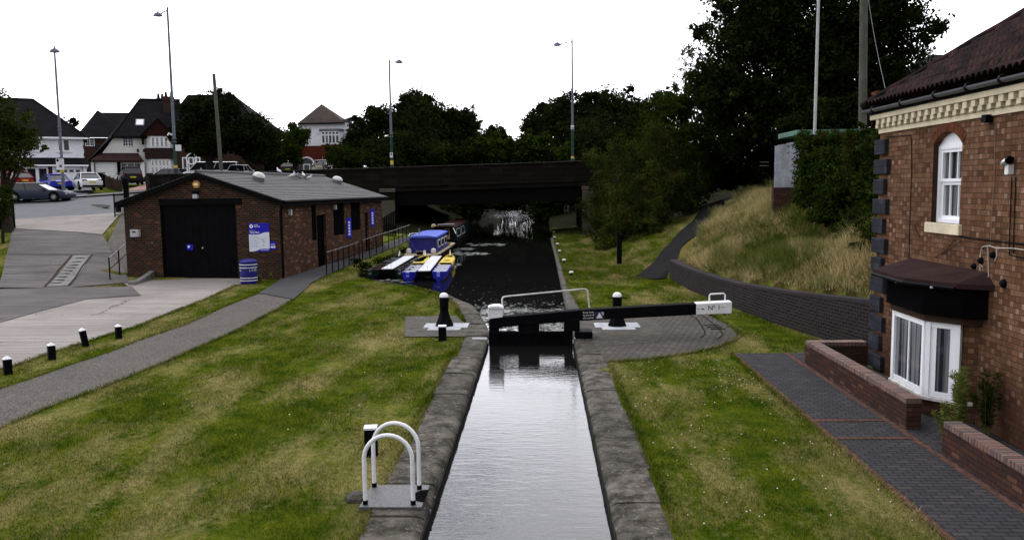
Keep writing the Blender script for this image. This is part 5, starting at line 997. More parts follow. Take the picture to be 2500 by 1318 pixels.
# ------------------------------------------------------------------ houses across the road (local frames: x along the front, y back, z up)
def win(par,x0,x1,z0,z1,y=0,nx=2,nz=0,m=M_upvc,gl=M_glass,t_=.07,d=.06):
    o=MB(); o.box(x0,x0+t_,y-d,y,z0,z1); o.box(x1-t_,x1,y-d,y,z0,z1); o.box(x0+t_,x1-t_,y-d,y,z0,z0+t_); o.box(x0+t_,x1-t_,y-d,y,z1-t_,z1)
    for k_ in range(1,nx): a=x0+(x1-x0)*k_/nx; o.box(a-.04,a+.04,y-d+.005,y,z0+t_,z1-t_)
    for k_ in range(1,nz+1): a=z0+(z1-z0)*k_/(nz+1); o.box(x0+t_,x1-t_,y-d+.02,y,a-.025,a+.025)
    w_=o.build('window',m,par); o=MB(); o.box(x0+t_,x1-t_,y-.03,y-.012,z0+t_,z1-t_); o.build('pane',gl,w_); return w_
def bars(par,x0,x1,z0,z1,y,nx,nz,m=M_upvc):
    o=MB(); [o.box(x0+(x1-x0)*k_/nx-.012,x0+(x1-x0)*k_/nx+.012,y-.045,y-.03,z0,z1) for k_ in range(1,nx)]; [o.box(x0,x1,y-.045,y-.03,z0+(z1-z0)*k_/nz-.012,z0+(z1-z0)*k_/nz+.012) for k_ in range(1,nz)]; return o.build('glazing_bars',m,par)
def hip(par,x0,x1,y0,y1,z0,z1,rx0,rx1,m,ov=.3,nm='roof',ry=None):
    o=MB(); a=(x0-ov,y0-ov,z0);b_=(x1+ov,y0-ov,z0);c=(x1+ov,y1+ov,z0);d=(x0-ov,y1+ov,z0); ym=(y0+y1)/2 if ry is None else ry; e=(rx0,ym,z1);f=(rx1,ym,z1)
    o.add([a,b_,c,d,e,f],[(0,1,5,4),(1,2,5),(2,3,4,5),(3,0,4),(3,2,1,0)]); r_=o.build(nm,m,par)
    o=MB(); [o.tube([p,q],.09,6) for p,q in ((e,f),(b_,f),(a,e))]; o.build('ridge_tiles',m,r_); return r_
# House A
YA=78.0; xr=D(207,400,YA).x; AW=9.2; TA=R(31)
zA=D(150,461,YA).z; A=thing('suburban_house','white rendered house with dark hip roof behind the parked blue saloon','house',(xr-AW*math.cos(TA),YA-AW*math.sin(TA),zA),TA)
def facing(t,th):
    Mi=(Matrix.Translation(t.location)@Matrix.Rotation(th,4,'Z')).inverted(); o_=Mi@Vector(CC); M3=Mi.to_3x3()
    def f(u,v,dy=0): d=M3@Vector(ray(u,v)); k_=(dy-o_.y)/d.y; q=o_+d*k_; return q.x,q.z
    return f
FA=facing(A,TA); la_=lambda u,dy=0: FA(u,400,dy)[0]; ev=FA(200,337)[1]
o=MB(); o.box(0,AW,0,9,-1,ev); o.build('wall',M_render,A)
q1=FA(80,243,4.5); hip(A,-2,AW,0,9,ev,q1[1],0,q1[0],M_hroof,.45)
o=MB(); o.box(-.3,AW+.42,-.5,-.38,ev-.14,ev+.02); o.build('gutter',M_upvc,A)
zc0=FA(100,403,-1)[1]; zc1=FA(100,385)[1]
o=MB(); o.loft([[Vector((la_(50),-1.1,zc0)),Vector((la_(50),0,zc1)),Vector((la_(50),0,zc0-.02)),Vector((la_(50),-1.05,zc0-.02))],[Vector((AW+.25,-1.1,zc0)),Vector((AW+.25,0,zc1)),Vector((AW+.25,0,zc0-.02)),Vector((AW+.25,-1.05,zc0-.02))]]); o.build('porch_roof',M_hroof,A)
o=MB(); o.box(la_(48),AW+.28,-1.18,-1.08,zc0-.12,zc0+.02); o.build('porch_fascia',M_upvc,A)
zg=zc0-.14
o=MB(); o.box(la_(52),la_(62),-.9,-.7,0,zg); o.build('porch_wall',M_render,A); o=MB(); o.box(la_(200),la_(205)+.1,-.9,-.7,0,zg); o.build('porch_wall',M_render,A); o=MB(); o.box(la_(127),la_(133),-.9,-.7,0,zg); o.build('porch_wall',M_render,A)
o=MB(); o.box(la_(117),la_(127),-.88,-.7,0,zg); o.box(la_(199),la_(201),-.9,-.6,0,zg); o.box(la_(25)-.6,la_(50),-.2,-.02,-.2,ev*.5); o.build('brick_pier',M_bdark,A)
win(A,la_(62),la_(90),.05,zg-.05,-.72,1,0,t_=.14); win(A,la_(90),la_(117),.05,zg-.05,-.72,1,0,t_=.14)
gd=win(A,la_(133),la_(199),0,zg-.02,-.72,1,0,gl=M_upvc); 
for k_ in range(4): x_=la_(137+k_*15.5); o=MB(); o.box(x_,x_+.34,-.80,-.74,zg-.52,zg-.3); o.build('garage_pane',M_glass,gd)
zu0=FA(150,369)[1]; zu1=FA(150,340)[1]
win(A,la_(71),la_(83),zu0,zu1,0,1,0); win(A,la_(84),la_(100),zu0,zu1,0,1,0,gl=M_glassl); win(A,la_(144),la_(156),zu0,zu1,0,1,0,gl=M_glassl); win(A,la_(157),la_(173),zu0,zu1,0,1,0)
win(A,la_(25),la_(38),.4,2.1,-.2,1,0,t_=.14); o=MB(); o.box(la_(70),la_(104),-.12,0,zu0-.1,zu0-.02); o.build('sill',M_render,A); o=MB(); o.box(la_(141),la_(177),-.12,0,zu0-.1,zu0-.02); o.build('sill',M_render,A)
o=MB(); [o.box(AW-.05,AW+.03,-.03,.3,zc1+.1+k_*.75,zc1+.45+k_*.75) for k_ in range(3)]; o.build('corner_brick',M_bdark,A)
o=MB(); o.tube([(AW+.15,-1.1,zc0-.1),(AW+.05,-.8,zc0-.4),(AW+.05,-.8,0)],.06,6); o.build('downpipe',M_upvc,A)
# House B
YB_=86.0; xb0=D(225,400,YB_).x; zB=D(300,448,YB_-1).z; TB=R(20); Bh=thing('suburban_house','white house with steep dark catslide roof and leaded bay windows behind the black car','house',(xb0,YB_,zB),TB)
FB=facing(Bh,TB); lb_=lambda u,dy=0: FB(u,380,dy)[0]
def zB_(v,u=330,Y=YB_): return FB(u,v,(Y-YB_))[1]
zce=zB_(386); zup=zB_(333)
o=MB(); o.prism([(0,-1),(lb_(425),-1),(lb_(425),zup),(lb_(283),zup),(lb_(246),zce+.3),(0,zce-.3)],0,8.5,'y'); o.build('wall',M_render2,Bh)
# main roof with catslide on the left
zr=zB_(243,340,YB_+4); rl,rr=lb_(338),lb_(440)
o=MB(); o.add([(lb_(278),-.45,zup),(lb_(432),-.45,zup),(rr,4.2,zr),(rl,4.2,zr),(lb_(278),9,zup),(lb_(432),9,zup),(lb_(214),-.3,zce-.4),(lb_(214),9,zce-.4),(lb_(278),-.45,zup-.25),(lb_(432),-.45,zup-.25),(lb_(210),-.45,zce-.5),(lb_(285),-.45,zup-.0)],[(0,1,2,3),(3,2,5,4),(0,3,4,7,6),(0,8,9,1),(1,5,2),(0,6,10,8)]); rf_=o.build('roof',M_hroof,Bh)
o=MB(); o.tube([(rl,4.2,zr+.05),(rr,4.2,zr+.05)],.1,6); o.tube([(rl,4.2,zr+.03),(lb_(278),-.45,zup+.03)],.09,6); o.build('ridge_tiles',M_hroof,rf_)
o=MB(); T_=Matrix.Translation((lb_(343),1.2,zup+ (1.65/4.65)*(zr-zup)))@Matrix.Rotation(math.atan((zr-zup)/4.65),4,'X'); o.box(-.45,.45,-.55,.55,.0,.08,T_); rw=o.build('roof_window',M_grey,rf_); o=MB(); o.box(-.35,.35,-.45,.45,.085,.1,T_); o.build('roof_pane',M_skyl:=mat('blind_pane',(.75,.75,.78),.4,.05,2,fine=0),rw)
# gable on the right
gx0,gx1,gp=lb_(350),lb_(428),lb_(393); zgt=zB_(290,393,YB_-1)
o=MB(); o.prism([(gx0,zup),(gx1,zup),(gp,zgt)],-.9,-.7,'y'); o.build('hung_tile_gable',mat('hung_tiles',(.030,.011,.009),.85,.3,3,.4,10),Bh)
o=MB(); o.add([(gx0-.25,-1.05,zup-.12),(gp,-1.05,zgt+.15),(gp,4,zgt+.15),(gx0-.25,4,zup-.12),(gx1+.25,-1.05,zup-.12),(gx1+.25,4,zup-.12),(gx0-.25,-1.05,zup-.3),(gp,-1.05,zgt-.05),(gx1+.25,-1.05,zup-.3)],[(0,1,2,3),(1,4,5,2),(0,6,7,1),(1,7,8,4)]); o.build('gable_roof',M_hroof,Bh)
o=MB(); o.box(gx0,gx0+.15,-.8,0,zup-.9,zup); o.build('gable_bracket',M_black,Bh)
# bays
zb1,zb0=zB_(333),zB_(362); z11,z10=zB_(389),zB_(428)
for (u0,u1,a,b_,nm) in ((360,424,zb0,zb1,'upper'),(357,424,z10-.3,z11,'lower')):
    o=MB(); o.prism([(lb_(u0),.05),(lb_(u0),-.35),(lb_(u0)+.5,-.75),(lb_(u1)-.3,-.75),(lb_(u1),-.4),(lb_(u1),.05)],a,b_); o.build('bay',M_upvc,Bh)
    n=4 if nm=='upper' else 5; 
    for k_ in range(n):
        x0=lb_(u0)+.55+(lb_(u1)-lb_(u0)-.9)*k_/n; x1=x0+(lb_(u1)-lb_(u0)-.9)/n-.12
        if nm=='upper': w_=win(Bh,x0,x1,a+.12,b_-.12,-.76,1,0,t_=.06); bars(w_,x0,x1,a+.12,b_-.12,-.76,2,4)
        else:
            w_=win(Bh,x0,x1,a+.3+.1,b_-.85,-.76,1,0,t_=.06); bars(w_,x0,x1,a+.4,b_-.85,-.76,2,3); w_=win(Bh,x0,x1,b_-.72,b_-.12,-.76,1,0,t_=.06); bars(w_,x0,x1,b_-.72,b_-.12,-.76,2,2)
o=MB(); o.prism([(lb_(356),.05),(lb_(356),-.95),(lb_(428),-.95),(lb_(428),.05)],z11+.02,zb0-.02); o.build('tile_band',mat('band_tiles',(.035,.022,.02),.9,.3,3,.5,10),Bh)
w_=win(Bh,lb_(301),lb_(328),zB_(358),zB_(334),0,2,0); bars(w_,lb_(302),lb_(327),zB_(357),zB_(335),0,4,3)
for u_ in (335,350): o=MB(); o.box(lb_(u_),lb_(u_+5),-.05,.02,zB_(372),zB_(364)); o.build('wall_vent',M_black,Bh)
o=MB(); a=zB_(374);b_=zB_(391,330,YB_-1.2); o.add([(lb_(246),0,a),(lb_(338),0,a),(lb_(352),-1.3,b_),(lb_(225),-1.3,b_),(lb_(225),-1.3,b_-.2),(lb_(352),-1.3,b_-.2),(lb_(225),0,b_-.2),(lb_(352),0,b_-.2)],[(0,1,2,3),(3,2,5,4),(4,5,7,6),(0,3,4,6),(1,7,5,2)]); o.build('porch_roof',mat('porch_tiles',(.045,.026,.024),.9,.3,3,.5,10),Bh)
zpt=b_-.2
for q_ in ((lb_(225),lb_(234),0),(lb_(345),lb_(353),0),(lb_(289)+.25,lb_(295),-.9)): o=MB(); o.box(q_[0],q_[1],-1.1,q_[2],-.2,zpt); o.build('porch_wall',M_render,Bh); o=MB(); o.box(lb_(288),lb_(289)+.25,-1.15,-.9,-.2,zpt); o.build('post',M_black,Bh); o=MB(); o.box(lb_(234)-.05,lb_(234)+.05,-1.14,-1.1,0,zpt); o.build('post',M_black,Bh)
gd=win(Bh,lb_(234),lb_(288),-.2,zpt-.02,-.95,1,0,gl=M_upvc); o=MB(); [o.box(lb_(236),lb_(286),-.985,-.972,.35+.45*k_,.37+.45*k_) for k_ in range(4)]; o.build('door_groove',M_greyl,gd)
win(Bh,lb_(295),lb_(345),-.1,zpt-.05,-.6,3,0,t_=.12)
# wing at the left, set back
WX0,WX1=lb_(196,5)-.6,lb_(285,5); zw=zB_(337,250,YB_+5); zwt=zB_(268,243,YB_+8)
o=MB(); o.box(WX0+.8,WX1,5,12,-1,zw); o.build('side_wing_wall',M_bdark,Bh)
o=MB(); o.add([(lb_(186,4.6),4.6,zw),(WX1+1.5,4.6,zw),(WX1+2.5,8.5,zB_(274,320,YB_+8)),(lb_(252,8),8.5,zB_(274,250,YB_+8)),(lb_(243,8),8.5,zwt),(lb_(186,4.6),12,zw)],[(0,1,2,3,4),(0,4,5)]); o.build('side_wing_roof',M_hroof,Bh)
s_=(YB_+5)/YB_
w_=win(Bh,lb_(210,5),lb_(233,5),zB_(357,220,YB_+5),zB_(337,220,YB_+5)-.05,5,2,0); bars(w_,lb_(211,5),lb_(232,5),zB_(356,220,YB_+5),zB_(338,220,YB_+5),5,4,3)
def chim(u0,u1,v0,v1,Y,pots,par=Bh,base=None,m=M_bdark):
    lx=par.location; a=FB(u0,v1,Y-YB_); b_=FB(u1,v0,Y-YB_); a=Vector((a[0],Y-YB_,a[1])); b_=Vector((b_[0],Y-YB_,b_[1]))
    o=MB(); o.box(a.x,b_.x,a.y,a.y+1,a.z if base is None else base,b_.z); o.box(a.x-.1,b_.x+.1,a.y-.1,a.y+1.1,b_.z-.5,b_.z-.25); c=o.build('chimney',m,par)
    for k_ in range(pots): x=a.x+(b_.x-a.x)*(k_+.5)/pots; o=MB(); o.lathe([(.14,0),(.17,.05),(.12,.5),(.15,.55)],(x,a.y+.5,b_.z),10); o.build('chimney_pot',M_bdark,c)
chim(383,400,240,275,YB_+4.5,2); chim(401,424,236,300,YB_+2.5,2)
# the attached half behind the lamp post
B2=thing('suburban_house','dark-roofed semi half hidden behind the left trees, with white arched porch windows','house',(D(430,420,88).x,88,zB+.2))
o=MB(); o.box(0,9,0,8,-1,5.2); o.build('wall',M_bdark,B2); hip(B2,-1,9.5,0,8,5.2,zr+.2,0,5.2,M_hroof,.4)
kx=88/2000; 
for u0,u1 in ((447,460),(462,476),(478,492)): win(B2,(u0-430)*kx,(u1-430)*kx,.2,D(470,384,88).z-zB-.2,0,1,1,t_=.12)
o=MB(); o.lathe([(.62,0),(.62,.1),(.5,.1),(.5,0)],n=24,T=Matrix.Translation(((471-430)*kx,-.02,D(470,386,88).z-zB-.3))@Matrix.Rotation(R(90),4,'X')); o.build('arch_frame',M_upvc,B2)
B3=thing('suburban_house','dark house front with white posts glimpsed under the left trees','house',(D(540,415,90).x,90,zB+.5))
o=MB(); o.box(0,5.2,0,6,-1,4.2); o.build('wall',M_blackdk,B3); hip(B3,0,5.2,0,6,4.2,5.2,2,3,M_hroof,.3)
for u_,w__ in ((553,3),(565,3),(619,5),(626,3)): o=MB(); x=(u_-540)*.045; o.box(x,x+w__*.045,-.3,-.15,-.6,D(u_,389,90).z-zB-.5); o.build('porch_post',M_upvc,B3)
# House C
YC=95.0; xc0=D(742,400,YC).x; zC=D(760,414,YC).z-.3; Ch=thing('suburban_house','white and red brick detached house with brown hip roof, standing alone in the centre-left','house',(xc0,YC,zC)); kc=YC/2000; lc=lambda u:(u-742)*kc
zC_=lambda v,u=790,Y=YC:D(u,v,Y).z-zC
ze=zC_(301); zmid=zC_(356)
o=MB(); o.box(-.4,lc(850),0,8,zmid,ze); o.build('upper_wall',M_render,Ch)
o=MB(); o.box(-1.2,lc(852),.04,8,-1,zmid); [o.box(lc(850)-.03,lc(850)+.06,-.05,.25,zmid+.1+k_*.5,zmid+.35+k_*.5) for k_ in range(4)]; o.build('lower_wall',M_bred,Ch)
za=zC_(254,772,YC+3)
o=MB(); xL,xR=lc(732),lc(846)
o.add([(xL,-.4,ze),(xR,-.4,ze-.0),(lc(772)*1.03,3.2,za),(lc(742)*1.1,6,zC_(268,740,YC+6)),(xR+.6,8.5,ze-.6),(lc(700),5.5,ze-.1),(lc(700),9,ze-.2)],[(0,1,2),(0,2,3,5),(1,4,2),(2,4,6,3),(5,3,6)]); o.build('roof',M_hroof2,Ch)
o=MB(); o.box(xL,xR+.1,-.45,-.38,ze-.12,ze+.02); o.add([(lc(840),-.3,ze+.3),(lc(858),1.2,ze-1.5),(lc(845),3,ze+.9)],[(0,1,2)]); o.build('eaves_board',M_black,Ch)
bx0,bx1=lc(786),lc(841); zb0,zb1=zC_(354),zC_(321)
o=MB(); o.prism([(bx0,.1),(bx0+.1,-.45),(bx0+.5,-.7),(bx1-.4,-.7),(bx1,-.4),(bx1,.1)],zb0,zb1); o.build('bay',M_upvc,Ch)
for k_ in range(5):
    x0=bx0+.30+(bx1-bx0-.6)*k_/5; x1=x0+(bx1-bx0-.6)/5-.05; win(Ch,x0,x1,zb0+.15,zb1-.5,-.71,1,0,t_=.05,gl=M_glassl); win(Ch,x0,x1,zb1-.42,zb1-.1,-.71,1,0,t_=.05)
o=MB(); o.prism([(bx0-.1,.1),(bx0-.05,-.6),(bx0+.45,-.85),(bx1-.35,-.85),(bx1+.1,-.5),(bx1+.1,.1)],zb1,zb1+.22); o.build('bay_roof',M_grey,Ch)
o=MB(); o.prism([(bx0,.1),(bx0+.1,-.4),(bx0+.5,-.6),(bx1-.4,-.6),(bx1,-.35),(bx1,.1)],-.8,zb0); o.build('bay_base',M_bred,Ch)
win(Ch,lc(791),lc(798),.3,zC_(380),-.42,1,0,t_=.1); win(Ch,lc(742)+.1,lc(757),zb0+.1,zb1-.3,-.0,2,0)
# arched porch
cx_,cz_,rr_=lc(749),zC_(403),.82
o=MB(); 
for k_ in range(16):
    t0,t1=math.pi*k_/16,math.pi*(k_+1)/16; o.prism([(cx_+rr_*math.cos(t0),cz_+rr_*math.sin(t0)),(cx_+(rr_+.16)*math.cos(t0),cz_+(rr_+.16)*math.sin(t0)),(cx_+(rr_+.16)*math.cos(t1),cz_+(rr_+.16)*math.sin(t1)),(cx_+rr_*math.cos(t1),cz_+rr_*math.sin(t1))],-.12,.02,'y')
o.box(cx_-rr_-.1,cx_-rr_+.05,-.12,.02,-.8,cz_); o.box(cx_+rr_-.05,cx_+rr_+.1,-.12,.02,-.8,cz_); o.build('porch_arch',M_upvc,Ch)
o=MB(); o.prism([(cx_+rr_*math.cos(t_),cz_+rr_*math.sin(t_)) for t_ in np.linspace(0,math.pi,14)]+[(cx_-rr_,-.8),(cx_+rr_,-.8)],-.02,.03,'y'); o.build('porch_dark',M_glass,Ch)
win(Ch,cx_-.42,cx_+.42,-.8,cz_+.15,-.03,1,0,t_=.13)
o=MB(); o.box(lc(774),lc(780),-.1,0,zC_(327),zC_(322)); o.build('alarm_box',M_upvc,Ch)
# House beyond the brick house roof, and a chimney by the garden
Dh=thing('far_house','dark hipped roof of a house showing above the brick house roof','house',(D(2262,150,62).x,62,h1(28,62)))
zz_=Dh.location.z; a_=D(2290,128,65); o=MB(); o.box(.6,10,0,9,-1,D(2262,168,62).z-zz_); o.build('wall',M_bdark,Dh)
o=MB(); zt_=a_.z-zz_; ze_=D(2262,172,62).z-zz_; X0=D(2290,128,65).x-Dh.location.x; o.add([(-.6,-.4,ze_),(11,-.4,ze_),(11,9,ze_),(-.6,9,ze_),(X0,4,zt_),(9,4,zt_-.4)],[(0,1,5,4),(1,2,5),(2,3,4,5),(3,0,4),(3,2,1,0)]); o.build('roof',M_hroof,Dh)
Eh=thing('outbuilding','red brick chimney stack of an outbuilding beside the ivy hedge','outbuilding',(D(2140,300,42).x,42,h1(17,42)))
lx=Eh.location; o=MB(); o.box(-.5,4,-.2,4,-.5,D(2150,300,42).z-lx.z-.6); o.build('wall',M_bdark,Eh); a_=D(2141,246,42)-lx; b_=D(2164,222,42)-lx; o=MB(); o.box(a_.x,b_.x,0,.7,D(2150,300,42).z-lx.z-.8,b_.z); o.build('chimney',mat('orange_chimney',(.2,.075,.045),.9,.4,4,.3,20),Eh)
# ------------------------------------------------------------------ cars
def car(name,label,loc,rz,L=4.6,W=1.82,Hh=1.45,col=(.02,.02,.02),style='saloon',name_cat='car'):
    t=thing('parked_car',label,'car',loc,rz,'cars parked on the road and drives'); m=mat(name,col,.35,.06,1,spec=.14,fine=0); w_=W/2
    # x forward. body lower shell
    bh=.62*Hh if style!='suv' else .60*Hh
    st=[(-.5,.80,.42,.55*bh/.62),(-.485,.90,.25,.93*bh),(-.42,.97,.20,1.02*bh if style!='saloon' else 1.0*bh),(-.25,1,.18,1.0*bh),(0,1,.18,.985*bh),(.20,1,.18,.985*bh),(.32,.985,.19,.95*bh),(.42,.95,.20,.87*bh),(.475,.87,.22,.76*bh),(.495,.78,.26,.60*bh),(.5,.70,.36,.48*bh)]
    o=MB(); o.loft([[Vector((f*L,-w_*k_*.93,zb)),Vector((f*L,w_*k_*.93,zb)),Vector((f*L,w_*k_,zb+(zt-zb)*.35)),Vector((f*L,w_*k_*.98,zb+(zt-zb)*.75)),Vector((f*L,w_*k_*.86,zt)),Vector((f*L,-w_*k_*.86,zt)),Vector((f*L,-w_*k_*.98,zb+(zt-zb)*.75)),Vector((f*L,-w_*k_,zb+(zt-zb)*.35))] for f,k_,zb,zt in st]); body=o.build('body',m,t,smooth=True)
    pr={'saloon':[(-.38,bh),(-.22,Hh),(.02,Hh),(.22,bh*.97)],'estate':[(-.485,bh*.99),(-.36,Hh*.985),(.0,Hh),(.22,bh*.97)],'suv':[(-.485,bh),(-.42,Hh),(.0,Hh),(.2,bh*.97)],'van':[(-.49,bh),(-.48,Hh),(.22,Hh),(.36,bh*.97)]}[style]
    sec=[]
    for f,z in pr: sec.append((f*L,z))
    o=MB(); wb=w_*.87; wt=w_*.66
    sidep=lambda s: [Vector((sec[0][0],s*wb,sec[0][1])),Vector((sec[1][0],s*wt,sec[1][1]-.02)),Vector((sec[2][0],s*wt,sec[2][1]-.02)),Vector((sec[3][0],s*wb,sec[3][1]))]
    o.loft([sidep(-1),sidep(1)]); gl_=o.build('glasshouse',M_glass,t)
    o=MB(); (xa,za),(xb,zb)=sec[1],sec[2]; o.loft([[Vector((x,-wt-.03,z-.03)),Vector((x,wt+.03,z-.03)),Vector((x,wt*.8,z+.02)),Vector((x,-wt*.8,z+.02))] for x,z in ((xa-.12,za-.03),(xa+.1,za),(xb-.1,zb),(xb+.15,zb-.05))])
    for s in (-1,1):
        P_=sidep(s)
        for a,b_ in ((P_[0],P_[1]),(P_[3],P_[2]),((P_[0]+P_[3])/2,(P_[1]+P_[2])/2)): o.tube([a,b_],.035,5)
    o.build('roof_panel',m,t)
    wr_=.335 if style!='suv' else .36
    for f in (-.30,.31):
        for s in (-1,1):
            o=MB(); T_=Matrix.Translation((f*L,s*(w_-.10),wr_))@Matrix.Rotation(R(90),4,'X'); o.lathe([(wr_*.62,-.11),(wr_,-.09),(wr_,.09),(wr_*.62,.11)],n=20,T=T_); wh=o.build('wheel',M_rubber,t)
            o=MB(); T_=Matrix.Translation((f*L,s*(w_+.012),wr_))@Matrix.Rotation(R(90),4,'X')
            for k_ in range(10): a=k_*math.pi/5; o.prism([(0.03*math.cos(a+1.5),.03*math.sin(a+1.5)),(wr_*.62*math.cos(a-.1),wr_*.62*math.sin(a-.1)),(wr_*.62*math.cos(a+.1),wr_*.62*math.sin(a+.1)),(.03*math.cos(a-1.5),.03*math.sin(a-1.5))],-.006,.006,'z',T_)
            o.build('rim',M_chrome,wh)
            o=MB(); T_=Matrix.Translation((f*L,s*(w_-.06),wr_+.02))@Matrix.Rotation(R(90),4,'X'); o.lathe([(wr_+.06,-.065),(wr_+.06,.065)],n=20,T=T_); o.build('wheel_arch',M_rubber,body)
    for s in (-1,1):
        o=MB(); o.box(-.500*L,-.47*L,s*w_*.45 if s>0 else -w_*.86,w_*.86 if s>0 else -w_*.45,bh*.80,bh*.95); o.build('tail_light',M_tail,t,bevel=.01)
        o=MB(); o.box(.455*L,.49*L,s*w_*.5 if s>0 else -w_*.80,w_*.80 if s>0 else -w_*.5,bh*.55,bh*.70); o.build('headlight',M_silver,t,bevel=.01)
        o=MB(); o.box(.13*L,.16*L,s*w_*1.12 if s<0 else w_*.9,-w_*.9 if s<0 else w_*1.12,bh*.98,bh*1.12); o.build('wing_mirror',m,t,bevel=.02)
    o=MB(); o.box(-.506*L,-.498*L,-.26,.26,bh*.62,bh*.74); o.build('number_plate',M_plate,t)
    o=MB(); o.box(-.503*L,-.46*L,-w_*.85,w_*.85,.22,.36); o.build('bumper',M_black,t)
    return t
def gr(x,y): return Vector((x,y,h1(x,y)+.1))
c=D(93,490,61.0); car('car_slate','slate blue-grey estate car parked side-on along the kerb at the left',(c.x,61.3,h1(c.x,61.3)+.05),R(4),4.75,1.85,1.42,(.020,.025,.042),'estate')
c=D(134,466,70); car('car_blue','bright blue saloon seen from behind on the drive of the left house',(c.x,70,c.z),R(134),4.6,1.85,1.42,(.018,.03,.33),'saloon')
c=D(212,463,70); car('car_white','white saloon seen from behind before the white garage door',(c.x,70,c.z),R(131),4.6,1.82,1.44,(.62,.63,.66),'saloon')
c=D(318,451,78); car('car_black','black off-roader seen from behind on the pink brick drive',(c.x,78,c.z),R(124),4.6,1.9,1.68,(.012,.013,.018),'suv')
c=D(6,455,72); car('car_red','red hatchback half hidden by the tree at the left edge',(c.x,73.5,D(6,455,72).z-.1),R(150),4.2,1.8,1.42,(.25,.015,.012),'estate')
c=D(396,440,80); car('car_dark','dark car whose roof shows over the parapet below the bay window',(c.x,81,D(396,449,80).z),R(175),4.3,1.8,1.5,(.012,.013,.015),'estate')
c=D(497,428,76); car('car_van','white van partly hidden behind the left wooden pole',(c.x,77.5,D(497,446,76).z),R(200),5.0,1.95,1.95,(.65,.66,.68),'van')
c=D(581,420,76); car('car_wroof','white hatchback whose roof shows above the parapet right of the pole',(c.x,77,D(581,442,76).z),R(95),4.2,1.8,1.5,(.6,.6,.62),'estate')
c=D(779,405,88); car('car_wroof2','white car roof showing above the parapet before the red brick house',(c.x,89.5,D(779,425,88).z),R(95),4.2,1.8,1.5,(.6,.6,.62),'estate')
c=D(702,408,88); car('car_droof','dark car with pale windows in the shade left of the red brick house',(c.x,89.5,D(702,428,88).z),R(95),4.2,1.8,1.5,(.02,.02,.025),'estate')
# traffic island stub and road markings
q=G(248,506); t=thing('kerbed_island','short weedy kerbed island lying in the road mouth','kerb',q); o=MB(); o.prism([(-1.2,.7),(-.9,.8),(.6,-.3),(1.1,-.9),(.8,-.95),(.4,-.5)],0,.14); o.build('kerb_stones',M_kerb,t); o=MB(); o.prism([(-.9,.65),(.5,-.35),(.4,-.45),(-1.0,.6)],.14,.17); o.build('weeds',M_bank,t)
strip('road_marking',[(82,541),(125,537),(175,532)],.22,M_kerb,.06)
# walls and bin in the front gardens
t=thing('wheelie_bin','black wheelie bin behind the stepped wall beside the white car','bin',D(246,452,73.5)); o=MB(); o.loft([[Vector((a*w__,b_*w__,z)) for a,b_ in ((-1,-1),(1,-1),(1,1),(-1,1))] for w__,z in ((.24,-.2),(.30,1.0))]); o.build('bin_body',M_black,t); o=MB(); o.loft([[Vector((a*.34,b_,z)) for a in (-1,1)]+[Vector((a*.34,b_,z+.08)) for a in (1,-1)] for b_,z in ((-.36,1.0),(.3,1.06))]); o.build('bin_lid',M_black,t)
def stepwall(label,pts,Y0,Y1,n,m=M_bdark):
    a=D(pts[0][0],pts[0][1],Y0); t=thing('stepped_wall',label,'garden wall',a); 
    for k_ in range(n):
        f=k_/n; g_=(k_+1)/n; u0=pts[0][0]+(pts[1][0]-pts[0][0])*f; u1=pts[0][0]+(pts[1][0]-pts[0][0])*g_; v=pts[0][1]+(pts[1][1]-pts[0][1])*f; Ya=Y0+(Y1-Y0)*f; Yb=Y0+(Y1-Y0)*g_
        p=D(u0,v,Ya)-a; q=D(u1,v,Yb)-a; o=MB(); o.loft([[Vector((p.x,p.y-.12,p.z-2.2)),Vector((p.x,p.y+.12,p.z-2.2)),Vector((p.x,p.y+.12,p.z)),Vector((p.x,p.y-.12,p.z))],[Vector((q.x,q.y-.12,p.z-2.2)),Vector((q.x,q.y+.12,p.z-2.2)),Vector((q.x,q.y+.12,p.z)),Vector((q.x,q.y-.12,p.z))]]); o.build('wall_section',m,t)
    return t
stepwall('stepped dark brick wall descending between the two drives',((240,425),(296,444)),79,70,6)
stepwall('low dark wall at the foot of the left house porch',((28,440),(58,446)),72,72,2)
stepwall('dark capped wall returning from the bridge parapet towards the white porch house',((356,424),(372,423)),70,67,2,M_sand)
